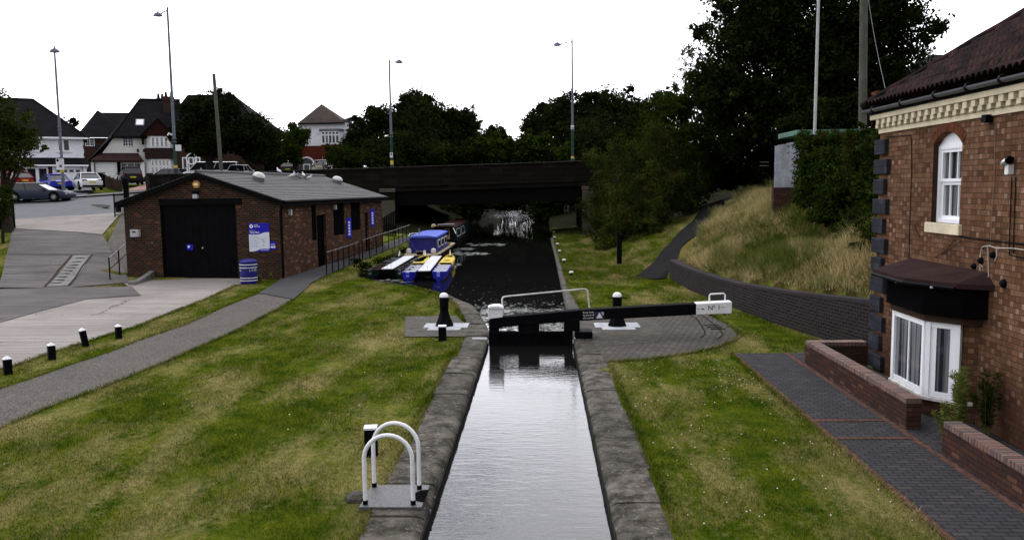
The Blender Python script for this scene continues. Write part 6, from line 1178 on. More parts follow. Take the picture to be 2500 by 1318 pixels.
# ------------------------------------------------------------------ lamp posts, poles
def lamp(u,vb,vt,Y,side_,label,low,r0=.09,reach=1.0,green=True,drop=.35,z0=None):
    b_=D(u,vb,Y); tp_=D(u-((vb-vt)*0),vt,Y); tz=tp_.z; gz0=h1(b_.x,b_.y) if z0 is None else z0; t=thing('street_lamp',label,'street lamp',(b_.x,b_.y,gz0),group='tall street lamps along the road'); h=tz-gz0
    o=MB(); o.tube([(0,0,-.1),(0,0,1.6)],r0*1.25,10); o.build('base_shaft',M_greenp if green else M_galv,t,smooth=True)
    o=MB(); o.tube([(0,0,1.6),(0,0,low)],[r0*1.0,r0*.9],10); o.build('lower_shaft',M_greenp if green else M_galv,t,smooth=True); o=MB(); o.tube([(0,0,low),(0,0,h*.6),(0,0,h)],[r0*.9,r0*.75,r0*.6],10); o.build('upper_shaft',M_galv,t,smooth=True)
    for z_ in (low,low-.25,1.6): o=MB(); o.lathe([(r0*1.3,-.04),(r0*1.3,.04)],(0,0,z_),10); o.build('collar',M_galv,t)
    s=side_; o=MB(); o.tube([(0,0,h-.25),(s*reach*.5,0,h-.25-drop*.35),(s*reach,0,h-.25-drop)],.05,6); o.build('arm',M_galv,t)
    o=MB(); o.lathe([(.30,0),(.31,.03),(.24,.16),(.12,.27),(.05,.3),(.04,.38),(.0,.4)],n=16,T=Matrix.Translation((s*(reach+.18),0,h-.25-drop-.12))@Matrix.Scale(1.25,4,(1,0,0))); hd=o.build('lantern',M_galv,t,smooth=True)
    o=MB(); o.lathe([(.25,-.03),(.26,0)],n=16,T=Matrix.Translation((s*(reach+.18),0,h-.25-drop-.12))); o.build('lens',M_greyl,hd); return t,h
l1,h_=lamp(157,487,112,62.5,.02,'leftmost street lamp, end-on lantern, with parking sign and yellow box',5.6,.11,.25,False,.1)
l2,h_=lamp(430,428,18,66.3,-1,'tallest street lamp with its lantern to the left and a white square panel',4.0,.14,.62,True,.3,4.2)
l3,h_=lamp(957,405,146,78,1,'slim street lamp standing behind the bridge before the central trees',4.5,.13,.75,True,-.05,4.6)
l4,h_=lamp(1398,392,96,78,-1,'street lamp at the right end of the bridge with white band',4.5,.13,1.2,True,.2,4.95)
def band_(par,z0,z1,r_,m,nm='band'): o=MB(); o.lathe([(r_,z0),(r_,z1)],n=12); return o.build(nm,m,par)
for l_,u in ((l2,430),(l3,957),(l4,1398)): band_(l_,D(u,414 if l_==l2 else 402 if l_==l3 else 390,l_.location.y).z-l_.location.z,D(u,404 if l_==l2 else 392 if l_==l3 else 382,l_.location.y).z-l_.location.z,.15,M_yellow,'yellow_band')
z_=D(1398,311,78).z-l4.location.z; band_(l4,z_-.15,z_+.15,.15,M_white,'white_band')
def panel(par,x0,x1,z0,z1,m,nm='sign_panel',y=-.13): o=MB(); o.box(x0,x1,y-.02,y,z0,z1); return o.build(nm,m,par)
Y=l1.location.y; zf=lambda v,u=153:D(u,v,Y).z-l1.location.z; M_signw=mat('sign_face_white',(.62,.62,.64),.5,.05,2,fine=0)
pn=panel(l1,-.38,.24,zf(415),zf(388),M_signw); o=MB(); o.lathe([(.1,0),(.1,.01)],n=16,T=Matrix.Translation((-.24,-.155,zf(392)))@Matrix.Rotation(R(90),4,'X')); o.build('black_disc',M_blackdk,pn)
for k_ in range(3): o=MB(); o.box(-.1,.18,-.157,-.152,zf(391+k_*5)-.02,zf(391+k_*5)+.02); o.build('text_line',M_greyl,pn)
o=MB(); o.box(-.14,.08,-.157,-.152,zf(409),zf(403)); o.build('blue_symbol',M_grey,pn); pn=panel(l1,-.14,.2,zf(421),zf(412),M_yellow,'yellow_box',-.1); 
Y=l2.location.y; pn=panel(l2,.12,.60,D(440,369,Y).z-l2.location.z,D(440,354,Y).z-l2.location.z,M_signw,'white_panel'); o=MB(); o.tube([(-.12,0,D(430,330,Y).z-l2.location.z),(-.4,-.1,D(430,326,Y).z-l2.location.z),(-.45,-.15,D(430,331,Y).z-l2.location.z)],.07,6); o.build('camera_bracket',M_white,l2)
Y=l3.location.y; pn=panel(l3,-.14,.13,D(957,385,Y).z-l3.location.z,D(957,373,Y).z-l3.location.z,M_signw); panel(pn,-.06,.05,D(957,379,Y).z-l3.location.z,D(957,375,Y).z-l3.location.z,M_blackdk,'black_mark',-.16)
def pole(ub,vb,ut,vt,Y,r0,r1,m,name,label,cat,z0=None,extra=0):
    a=D(ub,vb,Y); b_=D(ut,vt,Y); gz0=h1(a.x,a.y) if z0 is None else z0; t=thing(name,label,cat,(a.x,a.y,gz0)); d=(b_-a); f=(b_-Vector((a.x,a.y,a.z))); o=MB(); s=(a.z-gz0)/max(f.z,.1); p0=-f*s
    o.tube([(p0.x,0,-.3),(0+f.x*.5,0,a.z-gz0+f.z*.5),(f.x,0,b_.z-gz0+extra)],[r0,(r0+r1)/2,r1],10); o.build('shaft',m,t,smooth=True); return t
pole(541,425,522,181,65,.16,.13,M_wood,'telegraph_pole','weathered wooden pole with no lamp, before the left trees','pole',3.0)
t=pole(2106,316,2110,-120,31,.15,.13,M_wood,'telegraph_pole','thick weathered wooden pole beside the brick house roof','pole'); 
for k_ in range(6): o=MB(); z_=6+k_*.8; o.tube([(-.02,0,z_-2.5),(.22 if k_%2 else -.22,0,z_-2.5)],.012,4); o.build('step_iron',M_black,t)
t=pole(1989,320,2000,-60,29,.055,.045,mat('pole_white',(.45,.46,.45),.5,.2,2,fine=.05),'flagpole','slim white pole rising from the green roof in front of the big tree','pole')
# wire from wooden pole down to the roof
o=MB(); a=D(2112,-60,31); b_=Vector((7.2,16.5,5.9)); b_=D(2165,233,20); o.tube([a+(b_-a)*s-Vector((0,0,.25*math.sin(math.pi*s))) for s in np.linspace(0,1,14)],.006,4); w_=o.build('wire',M_grey); tag(w_,'thin wire slanting from the wooden pole to the brick house roof','wire')
o=MB(); a=D(521,225,65); b_=D(473,385,84); o.tube([a+(b_-a)*s for s in np.linspace(0,1,6)],.012,4); w_=o.build('wire',M_black); tag(w_,'thin dark wire from the left wooden pole down to a house','wire')
# ------------------------------------------------------------------ fence panel, shed
a=D(1890,458,31); t=thing('fence_panel','silvery weathered timber fence panel on a short brick base above the bank','fence',(a.x,31,h1(a.x+.3,31))); zb=a.z-t.location.z; zt=D(1890,356,31).z-t.location.z
for k_ in range(9): o=MB(); o.box(k_*.105,k_*.105+.1,-.012-.006*(k_%2),.012,zb,zt+.02*k_+rnd.uniform(-.01,.01)); o.build('fence_board',M_fencew,t)
o=MB(); o.box(-.05,1.05,-.12,.12,-.6,zb); o.build('brick_base',M_bwall,t)
a=D(1985,328,31.8); t=thing('garden_shed','flat green metal roof of a shed above the ivy hedge','shed',(a.x,31.8,h1(a.x,31.8))); zt=D(1990,317,31.8).z-t.location.z; wd=D(2112,320,31.8).x-a.x
o=MB(); o.box(.1,wd-.1,.1,2.3,-.3,zt-.18); o.build('wall',M_bdark,t); o=MB(); o.box(-.6,wd,0,2.5,zt-.19,zt); o.build('roof',M_green,t,bevel=.01)
t=thing('shelf_bars','two thin pale horizontal bars in the dark beyond the dry bank','handrail',D(1866,402,52)); 
for v in (396,405): o=MB(); z=D(1866,v,52).z-t.location.z; o.box(-.28,.28,-.02,.02,z-.02,z+.02); o.build('bar',M_greyl,t)
for xx in (-.27,.25): o=MB(); o.box(xx,xx+.04,.0,.04,-1.2,.3); o.build('post',M_blackdk,t)
# ------------------------------------------------------------------ pigeons
def roofpt(u,v,ridge=False):
    d=STi.to_3x3()@Vector(ray(u,v)); oo=STi@Vector(CC)
    k_=(AP+.135-(oo.x-AX)*drop-oo.z)/(d.z+d.x*drop); q=oo+d*k_
    if ridge or q.x<AX: k_=(AX-oo.x)/d.x; q=oo+d*k_; q.z=AP+.2; q=Vector((AX,q.y,AP+.205))
    return ST@q
for (u,v,rz_,m_,lb_) in [(681,424,2.5,M_pigeonw,'white pigeon perched alone on the workshop ridge'),(713,434,.4,M_pigeonw,'white pigeon, leftmost of the group on the roof tiles'),(718,430,1.9,M_pigeon,'upright grey pigeon nearest the ridge in the roof group'),(723,434,.9,M_pigeon,'grey pigeon in the middle of the roof group'),(730,438,3.4,M_pigeon,'small dark pigeon lowest on the tiles of the group'),(741,432,2.2,M_pigeonw,'pale pigeon with raised head right of the group centre'),(746,437,5.6,M_pigeon,'dark grey pigeon beside the rightmost one'),(755,439,.2,M_pigeonw,'white-headed pigeon at the right end of the roof group')]:
    q=roofpt(u,v,u<700); t=thing('pigeon',lb_,'pigeon',q,rz_,'pigeons on the workshop roof')
    o=MB(); o.tube([(-.24,0,.05),(-.16,0,.07),(-.08,0,.10),(.0,0,.125),(.07,0,.15),(.10,0,.20),(.115,0,.245),(.14,0,.262),(.165,0,.262),(.195,0,.252)],[.022,.032,.055,.075,.065,.040,.030,.036,.028,.004],8); o.build('body',m_,t,smooth=True)
    o=MB(); o.tube([(0,-.025,.07),(.0,-.025,-.03)],.007,4); o.tube([(0,.025,.07),(.0,.025,-.03)],.007,4); o.build('legs',M_tail,t)
# ------------------------------------------------------------------ foliage
def leaves(lobes,n,size,seed,clump=.16,dens_in=.25,aspect=.6,kper=26,up=.0,hang=0,shell=(.62,1.04)):
    g=np.random.default_rng(seed); L=np.array(lobes,float); area=(L[:,3]*L[:,5]+L[:,3]*L[:,4]+L[:,4]*L[:,5]); pr=area/area.sum()
    K=max(8,int(n/kper)); li=g.choice(len(L),K,p=pr); d=g.normal(size=(K,3)); d/=np.linalg.norm(d,axis=1)[:,None]
    r=np.where(g.random(K)<dens_in,g.uniform(.1,.7,K),g.uniform(shell[0],shell[1],K)); C_=L[li,:3]+d*L[li,3:6]*r[:,None]
    ci=np.repeat(np.arange(K),kper)[:n]; m=len(ci); sg=np.minimum(L[li][:,3:6].min(1),2.2)*clump*1.6
    off=g.normal(size=(m,3))*sg[ci][:,None]*np.array([1,1,.62]); p=C_[ci]+off; p[:,2]-=hang*np.abs(off[:,0])
    # leaf frames
    nrm=g.normal(size=(m,3))*.8+d[ci]*.7; nrm[:,2]+=up+.35; nrm/=np.linalg.norm(nrm,axis=1)[:,None]
    a=np.cross(nrm,g.normal(size=(m,3))); a/=np.linalg.norm(a,axis=1)[:,None]; b_=np.cross(nrm,a); s=size*g.uniform(.55,1.25,m)[:,None]
    V=np.stack([p-a*s*.5,p-b_*s*.5*aspect+a*s*.05,p+a*s*.5,p+b_*s*.5*aspect+a*s*.05],1).reshape(-1,3); F=np.arange(len(V)).reshape(-1,4); return V,F
def lobe(u,v,ru,rv,Y,dep=None): p=D(u,v,Y); k=Y/2000; return (p.x,p.y,p.z,ru*k,(dep if dep else ru*k*.9),rv*k)
def sub(lobes,n,f,seed):
    """break each large lobe into itself plus n smaller bumps on its surface: uneven outline"""
    g=np.random.default_rng(seed); out=[]
    for l in lobes:
        out.append(tuple(np.array(l)*np.array([1,1,1,.86,.86,.86])))
        for k_ in range(n):
            d=g.normal(size=3); d/=np.linalg.norm(d); d[2]=d[2]*.9+.1; q=np.array(l[:3])+d*np.array(l[3:])*g.uniform(.72,.95); r=np.array(l[3:])*f*g.uniform(.6,1.25); out.append((*q,*r))
    return out
def tree(name,label,cat,lobes,n,size,m,seed,trunk=None,tr=.25,group=None,bumps=7,bf=.34,limbs=6,**kw):
    L=sub(lobes,bumps,bf,seed); A_=np.array(lobes); cx,cy=A_[:,0].mean(),A_[:,1].mean()
    if trunk: cx,cy=trunk
    z0=h1(cx,cy); t=thing(name,label,cat,(cx,cy,z0),group=group); V,F=leaves(L,n,size,seed,**kw); V=V-np.array([cx,cy,z0]); npmesh('crown',V,F,m,t)
    zt=A_[:,2].mean()-z0; r_=random.Random(seed); o=MB(); zt=max(zt,1.0); mid=Vector((r_.uniform(-.2,.2),r_.uniform(-.2,.2),zt*.45)); o.tube([(0,0,-.3),(mid.x*.5,mid.y*.5,zt*.2),mid,(mid.x*1.3,mid.y,zt)],[tr*1.25,tr,tr*.8,tr*.3],9)
    for k_ in range(limbs):
        l=L[r_.randrange(len(L))]; e=Vector((l[0]-cx,l[1]-cy,l[2]-z0)); s=mid*r_.uniform(.8,1.2); mm=(s+e)/2+Vector((0,0,-.08*(e-s).length)); o.tube([s,mm,e],[tr*.42,tr*.25,tr*.08],6)
    o.build('trunk',M_bark,t,smooth=True); return t
T='trees beyond the road'
# left edge cherry
tree('cherry_tree','small rounded yellow-green tree at the left edge before the white house','tree',[lobe(20,310,62,70,47),lobe(75,345,42,40,47),lobe(-20,330,60,80,47),lobe(30,385,45,42,47),lobe(10,400,40,40,47)],15000,.17,L_yel,1,trunk=(D(14,470,47).x,47),tr=.25,dens_in=.35,up=.2,kper=30,clump=.13)
tree('cherry_shoots','x','tree',[lobe(38,245,10,34,47),lobe(63,255,5,18,47),lobe(8,250,10,22,47)],500,.12,L_mid,2) if False else None
tree('thin_tree','thin distant tree showing in the gap between the two white houses','tree',[lobe(180,297,13,15,104),lobe(150,290,8,6,104)],260,.45,L_dark,3,tr=.12,limbs=3,bumps=2,kper=9)
tree('dark_tree','large dark tree overhanging the road right of the chimneys','tree',[lobe(500,280,55,48,73,3.4),lobe(545,262,40,44,73,3),lobe(468,320,42,60,73,3),lobe(545,335,58,50,73,3.4),lobe(500,360,62,30,73,3.4)],26000,.27,L_dark,4,tr=.4,group=T,dens_in=.5)
tree('dark_tree','dark tree with ragged lower crown, second right of the chimneys','tree',[lobe(618,310,42,42,74,2.8),lobe(600,350,55,38,74,3),lobe(650,345,42,48,74,2.8),lobe(640,385,50,22,74,2.5)],17000,.26,L_dark,5,tr=.35,group=T,dens_in=.5)
tree('green_tree','mid-green tree leaning against the left side of the red brick house','tree',[lobe(710,335,42,32,84,2.5),lobe(700,375,42,30,84,2.4),lobe(735,330,26,16,84,1.6)],13000,.26,L_mid,6,tr=.25,group=T,dens_in=.45)
tree('round_hedge','round clipped dark hedge at the right of the red brick house','hedge',[lobe(832,384,44,30,86,2.4),lobe(862,388,30,26,86,2.4)],13000,.2,L_mid,7,tr=.1,dens_in=.5,bumps=3,bf=.4)
tree('yellow_shrub','yellowish shrub behind the parapet right of the round hedge','shrub',[lobe(905,388,32,20,84,1.5),lobe(935,392,25,16,84,1.4)],5000,.2,L_yel,8,tr=.05)
# mass left of the canal beyond the bridge
for nm,lab,lo,n,s,m_,sd in [
 ('dark_tree','dark tree at the left end of the central mass, beside the white house',[lobe(905,320,44,58,94,4),lobe(885,360,38,50,92,4),lobe(930,290,34,40,94,3.5)],16000,.34,L_dark,10),
 ('dark_tree','tallest dark tree behind the slim lamp with a ragged top',[lobe(1015,258,40,45,104,5),lobe(985,300,55,50,104,5),lobe(1050,275,42,42,104,4.5),lobe(1000,340,70,60,102,5)],26000,.38,L_dark,11),
 ('dark_tree','dark tree sloping down right of the tallest central tree',[lobe(1090,300,45,52,108,5),lobe(1120,330,50,55,108,5),lobe(1075,345,60,60,106,5),lobe(1140,300,30,28,108,3)],20000,.38,L_dark,12),
 ('sparse_tree','thin-leaved grey-green tree with sky showing through, right of the central mass',[lobe(1145,278,22,26,112,2.5),lobe(1165,305,14,20,112,2)],900,.28,L_willow,13),
 ('green_tree','greener tree low at the left of the sky gap above the canal',[lobe(1200,335,34,34,122,4),lobe(1170,355,40,40,122,4.5),lobe(1220,355,30,32,124,4)],14000,.4,L_mid,14),
 ('green_tree','mid-green understorey tree behind the bridge, left of centre',[lobe(960,365,60,42,90,3.5),lobe(1040,375,60,36,90,3.5)],14000,.3,L_mid,15),
 ('dark_tree','dark low tree behind the middle of the bridge parapet',[lobe(1110,380,60,36,95,4),lobe(1180,385,50,30,98,4)],12000,.34,L_dark,16),
 ('sky_blocker_tree','green tree at the bottom of the sky gap, added to block sky reflected in the canal',[lobe(1250,385,34,46,97,2.5),lobe(1215,372,34,52,97,2.6),lobe(1290,375,36,52,97,2.6),lobe(1170,390,40,56,98,2.6),lobe(1330,390,40,60,98,2.6),lobe(1250,430,50,34,97,2.4),lobe(1180,440,50,36,97,2.4),lobe(1330,440,50,36,97,2.4),lobe(1250,480,60,32,97,2.4),lobe(1170,490,50,32,97,2.4),lobe(1340,490,50,34,97,2.4),lobe(1100,470,60,50,97,2.4),lobe(1325,515,50,34,97,2),lobe(1135,515,46,34,97,2),lobe(1225,498,50,16,97,2),lobe(1120,420,44,50,98,2.6)],95000,.42,L_mid,17),  # added foliage band, stops low sky reflecting in the canal
 ('sky_blocker_tree','second tree added behind the first to block sky reflected in the canal',[lobe(1250,400,50,50,107,2.5),lobe(1190,400,50,60,107,2.5),lobe(1310,400,50,60,107,2.5),lobe(1250,450,60,44,107,2.5),lobe(1180,455,60,44,107,2.5),lobe(1330,455,60,44,107,2.5),lobe(1370,420,40,60,107,2.5)],60000,.45,L_dark,29),  # added second layer, closes the reflection gaps left by the first
 ('dark_tree','dark tree on the right flank of the sky gap',[lobe(1305,330,36,55,122,4.5),lobe(1325,300,38,42,120,4.5),lobe(1300,370,40,40,120,4.5)],18000,.4,L_dark,18),
 ('dark_tree','large domed dark tree behind the right end of the bridge',[lobe(1400,270,60,52,112,6),lobe(1360,300,50,60,112,5.5),lobe(1440,300,60,70,110,5.5),lobe(1380,350,70,55,108,5.5)],26000,.4,L_dark,19),
 ('dark_tree','large domed dark tree forming the right shoulder of the canal trees',[lobe(1490,262,52,50,108,5.5),lobe(1535,280,42,60,106,5),lobe(1510,320,60,70,106,5),lobe(1560,330,40,70,104,4.5)],24000,.38,L_dark,20),
 ('green_tree','greener lower tree before the domed trees right of the bridge lamp',[lobe(1440,340,42,50,92,3.5),lobe(1400,370,40,32,92,3),lobe(1480,360,40,45,90,3.5)],13000,.3,L_mid,21),
 ('green_tree','pointed green tree behind the willow scrub, right of the domed trees',[lobe(1600,290,38,70,84,3),lobe(1620,250,26,40,84,2.5),lobe(1590,350,50,60,82,3)],16000,.3,L_mid,22),
 ]:
    tree(nm,lab,'tree',lo,n,s,m_,sd,trunk=((-10.6,98) if nm=='sky_blocker_tree' else None),tr=.35,group=T,dens_in=.5,kper=(9 if m_ is L_willow else 26))
# undergrowth lining the canal beyond the bridge: a dark thicket added to keep sky out of the reflections
Lo=[]
g_=np.random.default_rng(77)
for y in np.arange(82,165,3.2):
    for sx,bx in ((-1,-10.4),(1,4.2)):
        for k_ in range(4): Lo.append((bx+sx*g_.uniform(0,6),y+g_.uniform(-1,1),g_.uniform(.5,6)+(k_*1.7),g_.uniform(2,3.2),2.4,g_.uniform(2.2,3.6)))
for x in np.arange(-14,10,2.2):
    for k_ in range(3): Lo.append((x,g_.uniform(178,184),1+k_*2.2,2.6,2.4,2.2))  # row across the far end, added to block reflected sky
V,F=leaves(Lo,130000,.5,78,kper=24,dens_in=.5); q=npmesh('canal_thicket',V,F,L_dark); q['kind']='stuff'
Lo=[(x,g_.uniform(84,88),g_.uniform(5,8),2.6,2,2.4) for x in np.arange(-19.5,-12,2.0)]+[(x,g_.uniform(83,90),g_.uniform(5,9),2.8,2.2,3) for x in np.arange(6,46,2.4)]
V,F=leaves(Lo,30000,.36,79,kper=24,dens_in=.5); q=npmesh('roadside_thicket',V,F,L_dark); q['kind']='stuff'
# right: birch top, light edge trees, big sycamore
tree('birch_tree','wispy birch top left of the big tree with sky showing through','tree',[lobe(1672,150,20,42,66,1.6),lobe(1660,190,24,26,66,1.6),lobe(1690,120,14,22,66,1.2)],1500,.15,L_mid,30,tr=.12,kper=10,bumps=4,limbs=8)
tree('green_tree','leafy tree stepping down from the big tree on its left side','tree',[lobe(1668,250,34,46,58,2.2),lobe(1640,275,34,42,58,2.2),lobe(1700,215,30,50,58,2),lobe(1650,330,46,50,57,2.5),lobe(1700,330,50,70,58,2.5)],26000,.19,L_mid,31,tr=.25,group=T,dens_in=.45)
tree('sycamore_tree','very large dark spreading sycamore filling the upper right','tree',[lobe(1800,80,90,110,50,4.2),lobe(1760,190,70,110,50,3.6),lobe(1900,40,110,130,50,4.6),lobe(2010,60,110,150,50,4.6),lobe(2120,70,100,120,50,4.2),lobe(2200,110,80,105,49,3.8),lobe(1880,200,110,120,50,4.4),lobe(2010,220,120,110,50,4.4),lobe(2110,220,90,90,49,3.8),lobe(1800,300,80,90,51,3.6),lobe(1930,310,100,70,50,4),lobe(2050,310,90,60,50,3.6),lobe(1850,-80,120,110,50,4.4),lobe(2030,-110,130,120,50,4.6),lobe(2160,-30,90,90,50,4),lobe(1760,250,60,90,52,3.6),lobe(1990,140,120,110,51,4.5)],170000,.25,L_syc,32,trunk=(D(1950,400,50).x,50),tr=.7,limbs=16,dens_in=.42,kper=34,clump=.13,bumps=8,bf=.36)
tree('dark_shrub','black shady thicket under the big tree where the path climbs','shrub',[lobe(1780,370,70,70,58,3),lobe(1850,380,60,55,57,3),lobe(1740,400,50,60,60,3),lobe(1920,370,70,60,56,3),lobe(1830,430,60,35,60,2.5),lobe(1770,440,50,30,60,2.2),lobe(1720,460,40,26,60,2)],34000,.22,L_dark,33,tr=.12,dens_in=.5)
tree('dark_shrub','dark shrubs rising behind the ivy hedge and the green roof','shrub',[lobe(2030,290,80,45,42,2),lobe(2130,270,60,50,40,2),lobe(1960,310,60,45,44,2)],15000,.2,L_dark,34,tr=.12,dens_in=.5)
S_='willow scrub on the towpath bank'
for lab,lo,n,m_,sd in [
 ('willow bush nearest the bridge end with drooping light sprigs',[lobe(1475,430,32,56,62,1.7),lobe(1445,385,22,30,64,1.4),lobe(1460,520,34,42,60,1.5),lobe(1460,470,34,40,61,1.5)],14000,L_willow,40),
 ('tall willow bush with reddish-brown lower leaves behind the black post',[lobe(1530,400,44,70,55,2),lobe(1520,480,50,60,53,2),lobe(1545,540,52,44,51,1.8),lobe(1500,560,32,40,51,1.5),lobe(1480,600,28,24,50,1.3),lobe(1560,590,30,26,48,1.3)],30000,L_willow,41),
 ('dense green bush right of the reddish willow, above the grass verge',[lobe(1600,380,44,64,54,2),lobe(1610,450,52,56,52,2),lobe(1600,510,46,40,51,1.6),lobe(1640,480,40,40,52,1.5),lobe(1590,550,30,24,49,1.2)],30000,L_willow,42),
 ('broad leafy bush at the top of the towpath bank near the climbing path',[lobe(1670,400,46,60,56,2),lobe(1680,450,46,40,55,1.8),lobe(1720,420,36,50,58,1.8),lobe(1660,500,34,26,53,1.3),lobe(1700,480,34,24,56,1.4)],26000,L_mid,43),
 ('low dark bush beside the right bridge abutment',[lobe(1450,560,30,34,63,1.3),lobe(1430,510,20,30,64,1.2),lobe(1480,590,30,20,56,1.2)],6000,L_mid,44)]:
    tree('willow_bush',lab,'bush',lo,n,.15,m_,sd,tr=.08,group=S_,limbs=10,kper=20,hang=.25,dens_in=.35,bumps=9,bf=.38,shell=(.55,1.2),aspect=.42)
# upright light shoots standing out of the scrub
def shoots(label,pts,seed):
    g=np.random.default_rng(seed); V_=[];o=MB(); 
    p0=pts[0]; base=D(p0[0],p0[1],p0[3]); t=thing('sapling',label,'sapling',(base.x,base.y,h1(base.x,base.y)),group='slender saplings in the scrub')
    org=np.array([base.x,base.y,t.location.z])
    for (u,v,hgt,Y) in pts:
        b_=D(u,v,Y); tip=b_+Vector((g.uniform(-.3,.3),0,hgt)); o.tube([b_-Vector(org),(b_+tip)/2-Vector(org)+Vector((.05,0,0)),tip-Vector(org)],[.02,.014,.005],5); n=int(hgt*70)
        for k_ in range(n): s=g.uniform(.1,1); q=b_.lerp(tip,s); V_.append((q.x+g.normal()*.10*(1.2-s),q.y+g.normal()*.1*(1.2-s),q.z))
    P_=np.array(V_); a=g.normal(size=P_.shape); a[:,2]+=.6; a/=np.linalg.norm(a,axis=1)[:,None]; b2=np.cross(a,g.normal(size=P_.shape)); b2/=np.linalg.norm(b2,axis=1)[:,None]; s=.13*g.uniform(.6,1.2,len(P_))[:,None]
    V=np.stack([P_,P_+a*s*.5-b2*s*.2,P_+a*s,P_+a*s*.5+b2*s*.2],1).reshape(-1,3)-org; o.build('stems',M_bark,t); npmesh('foliage',V,np.arange(len(V)).reshape(-1,4),L_willow,t); return t
shoots('slender light sapling shoots above the scrub beside the climbing path',[(1700,480,2.2,54),(1712,470,2.0,54),(1690,490,1.8,54)],50); shoots('slender shoots at the crest of the willow scrub',[(1480,420,2.0,60),(1500,400,1.8,58),(1515,390,1.7,56)],51); shoots('thin sprig standing in the grass right of the black post',[(1592,550,1.1,46),(1600,548,.8,46)],52)
# ivy hedge
tree('ivy_hedge','tall ivy-covered hedge with reddish left edge beside the brick house','hedge',[lobe(1985,380,42,52,28.6,.9),lobe(2040,385,60,58,28,1.1),lobe(2100,400,46,70,26,1.1),lobe(2010,455,60,52,28,1.1),lobe(2080,480,56,66,26.5,1.2),lobe(2130,480,34,120,24,1.2),lobe(2120,360,46,46,24.5,1.0),lobe(2050,345,74,24,28.6,1.0),lobe(1975,430,34,60,28.6,1),lobe(1965,480,26,34,28.6,.9),lobe(2050,430,80,80,28,1.2),lobe(2100,540,56,34,25,1.1),lobe(2020,525,50,24,27,1)],85000,.11,L_ivy,60,tr=.1,dens_in=.45,kper=34,clump=.15,bumps=8,bf=.4)
tree('bank_shrub','low tangle of brambles at the foot of the ivy hedge','shrub',[lobe(2060,560,40,24,24.5,.8),lobe(2110,600,36,30,22.5,.8),lobe(2000,520,30,18,27,.7),lobe(2130,560,26,40,22,.8)],7000,.09,L_ivy,61,tr=.03,dens_in=.4)
tree('hedge_bush','dark leafy hedge bush at the left edge behind the black gate','hedge',[lobe(-8,500,32,40,43,1.2),lobe(5,470,18,18,44,.9)],7000,.12,L_mid,62,tr=.08)
for lab,lo,n,sd in [('nettles and weeds along the railing above the twin-hull canoes',[lobe(890,650,28,12,40,.5),lobe(930,640,26,14,42,.5),lobe(870,640,20,10,42,.5),lobe(905,665,30,10,38,.5)],3600,70),('weeds on the canal bank beside the moored blue boat',[lobe(960,630,26,12,45,.6),lobe(985,612,16,9,48,.6),lobe(935,655,30,8,40.5,.5)],2600,71)]: tree('bank_weeds',lab,'weeds',lo,n,.08,L_dark,sd,tr=.012,limbs=4,bumps=4,kper=14)
def tuft(label,x,y,h,n,seed,m=L_weed,w_=.10,name='weed_plant'):
    g=np.random.default_rng(seed); t=thing(name,label,'plant',(x,y,h1(x,y))); o=MB(); V_=[]
    for k_ in range(n):
        a=g.uniform(0,6.28); r=g.uniform(.02,.3)*h; tip=Vector((math.cos(a)*r,math.sin(a)*r,h*g.uniform(.6,1))); o.tube([(math.cos(a)*.03,math.sin(a)*.03,-.02),tip*.5+Vector((0,0,.1*h)),tip],[.007,.005,.002],4)
        for s in np.linspace(.15,1,int(60*h)):
            for _ in range(3): q=(tip*s)+Vector((0,0,.1*h*math.sin(s*3.14))); V_.append((q.x,q.y,q.z))
    P_=np.array(V_); a=g.normal(size=P_.shape); a[:,2]=np.abs(a[:,2])*.7; a/=np.linalg.norm(a,axis=1)[:,None]; b2=np.cross(a,g.normal(size=P_.shape)); b2/=np.linalg.norm(b2,axis=1)[:,None]; s=w_*g.uniform(.5,1.2,len(P_))[:,None]
    V=np.stack([P_,P_+a*s*.5-b2*s*.09,P_+a*s,P_+a*s*.5+b2*s*.09],1).reshape(-1,3); o.build('stems',L_weed,t); npmesh('foliage',V,np.arange(len(V)).reshape(-1,4),m,t); return t
tuft('feathery green weed growing up before the bay window',6.35,12.35,1.15,9,80); tuft('bushy weed in the gap between the garden walls',6.0,12.1,.62,9,81,w_=.08); tuft('shaded weed against the brick pier of the bay',6.75,12.4,1.0,8,82,L_mid)
for k_,(x,y) in enumerate([(-11.9,34.1),(-11.6,34.6),(-12.4,34.7)]): tuft(['weed tuft right of the litter bin','weed tuft at the workshop corner','weed tuft between bin and wall'][k_],x,y,.34,7,90+k_)
# ------------------------------------------------------------------ grass blades (uncountable)
def blades(name,n,region,hf,wf,m,seed,excl,yexp=1.0,lean=.5,accept=None):
    g=np.random.default_rng(seed); x0,x1,y0,y1=region; u=g.random(n); y=y0*(y1/y0)**u if yexp else g.uniform(y0,y1,n); x=g.uniform(x0,x1,n)*(1 if not yexp else 1)
    ok=np.ones(n,bool)
    for p in excl: ok&=~inpoly(x,y,p)
    if accept is not None: ok&=accept(x,y)
    x,y=x[ok],y[ok]; n=len(x); z=H(x,y)-.01; h=hf(x,y,g); a=g.uniform(0,6.28,n); w_=wf(y); d=np.stack([np.cos(a),np.sin(a)],1); l=g.normal(size=(n,2))*lean*h[:,None]
    V=np.empty((n,3,3)); V[:,0,0]=x-d[:,0]*w_; V[:,0,1]=y-d[:,1]*w_; V[:,0,2]=z; V[:,1,0]=x+d[:,0]*w_; V[:,1,1]=y+d[:,1]*w_; V[:,1,2]=z; V[:,2,0]=x+l[:,0]; V[:,2,1]=y+l[:,1]; V[:,2,2]=z+h
    o=npmesh(name,V.reshape(-1,3),np.arange(n*3).reshape(-1,3),m); o['kind']='stuff'; return o
shopP=[(-18.9,36.3),(-11.3,35.3),(-9.5,50),(-17,51)]
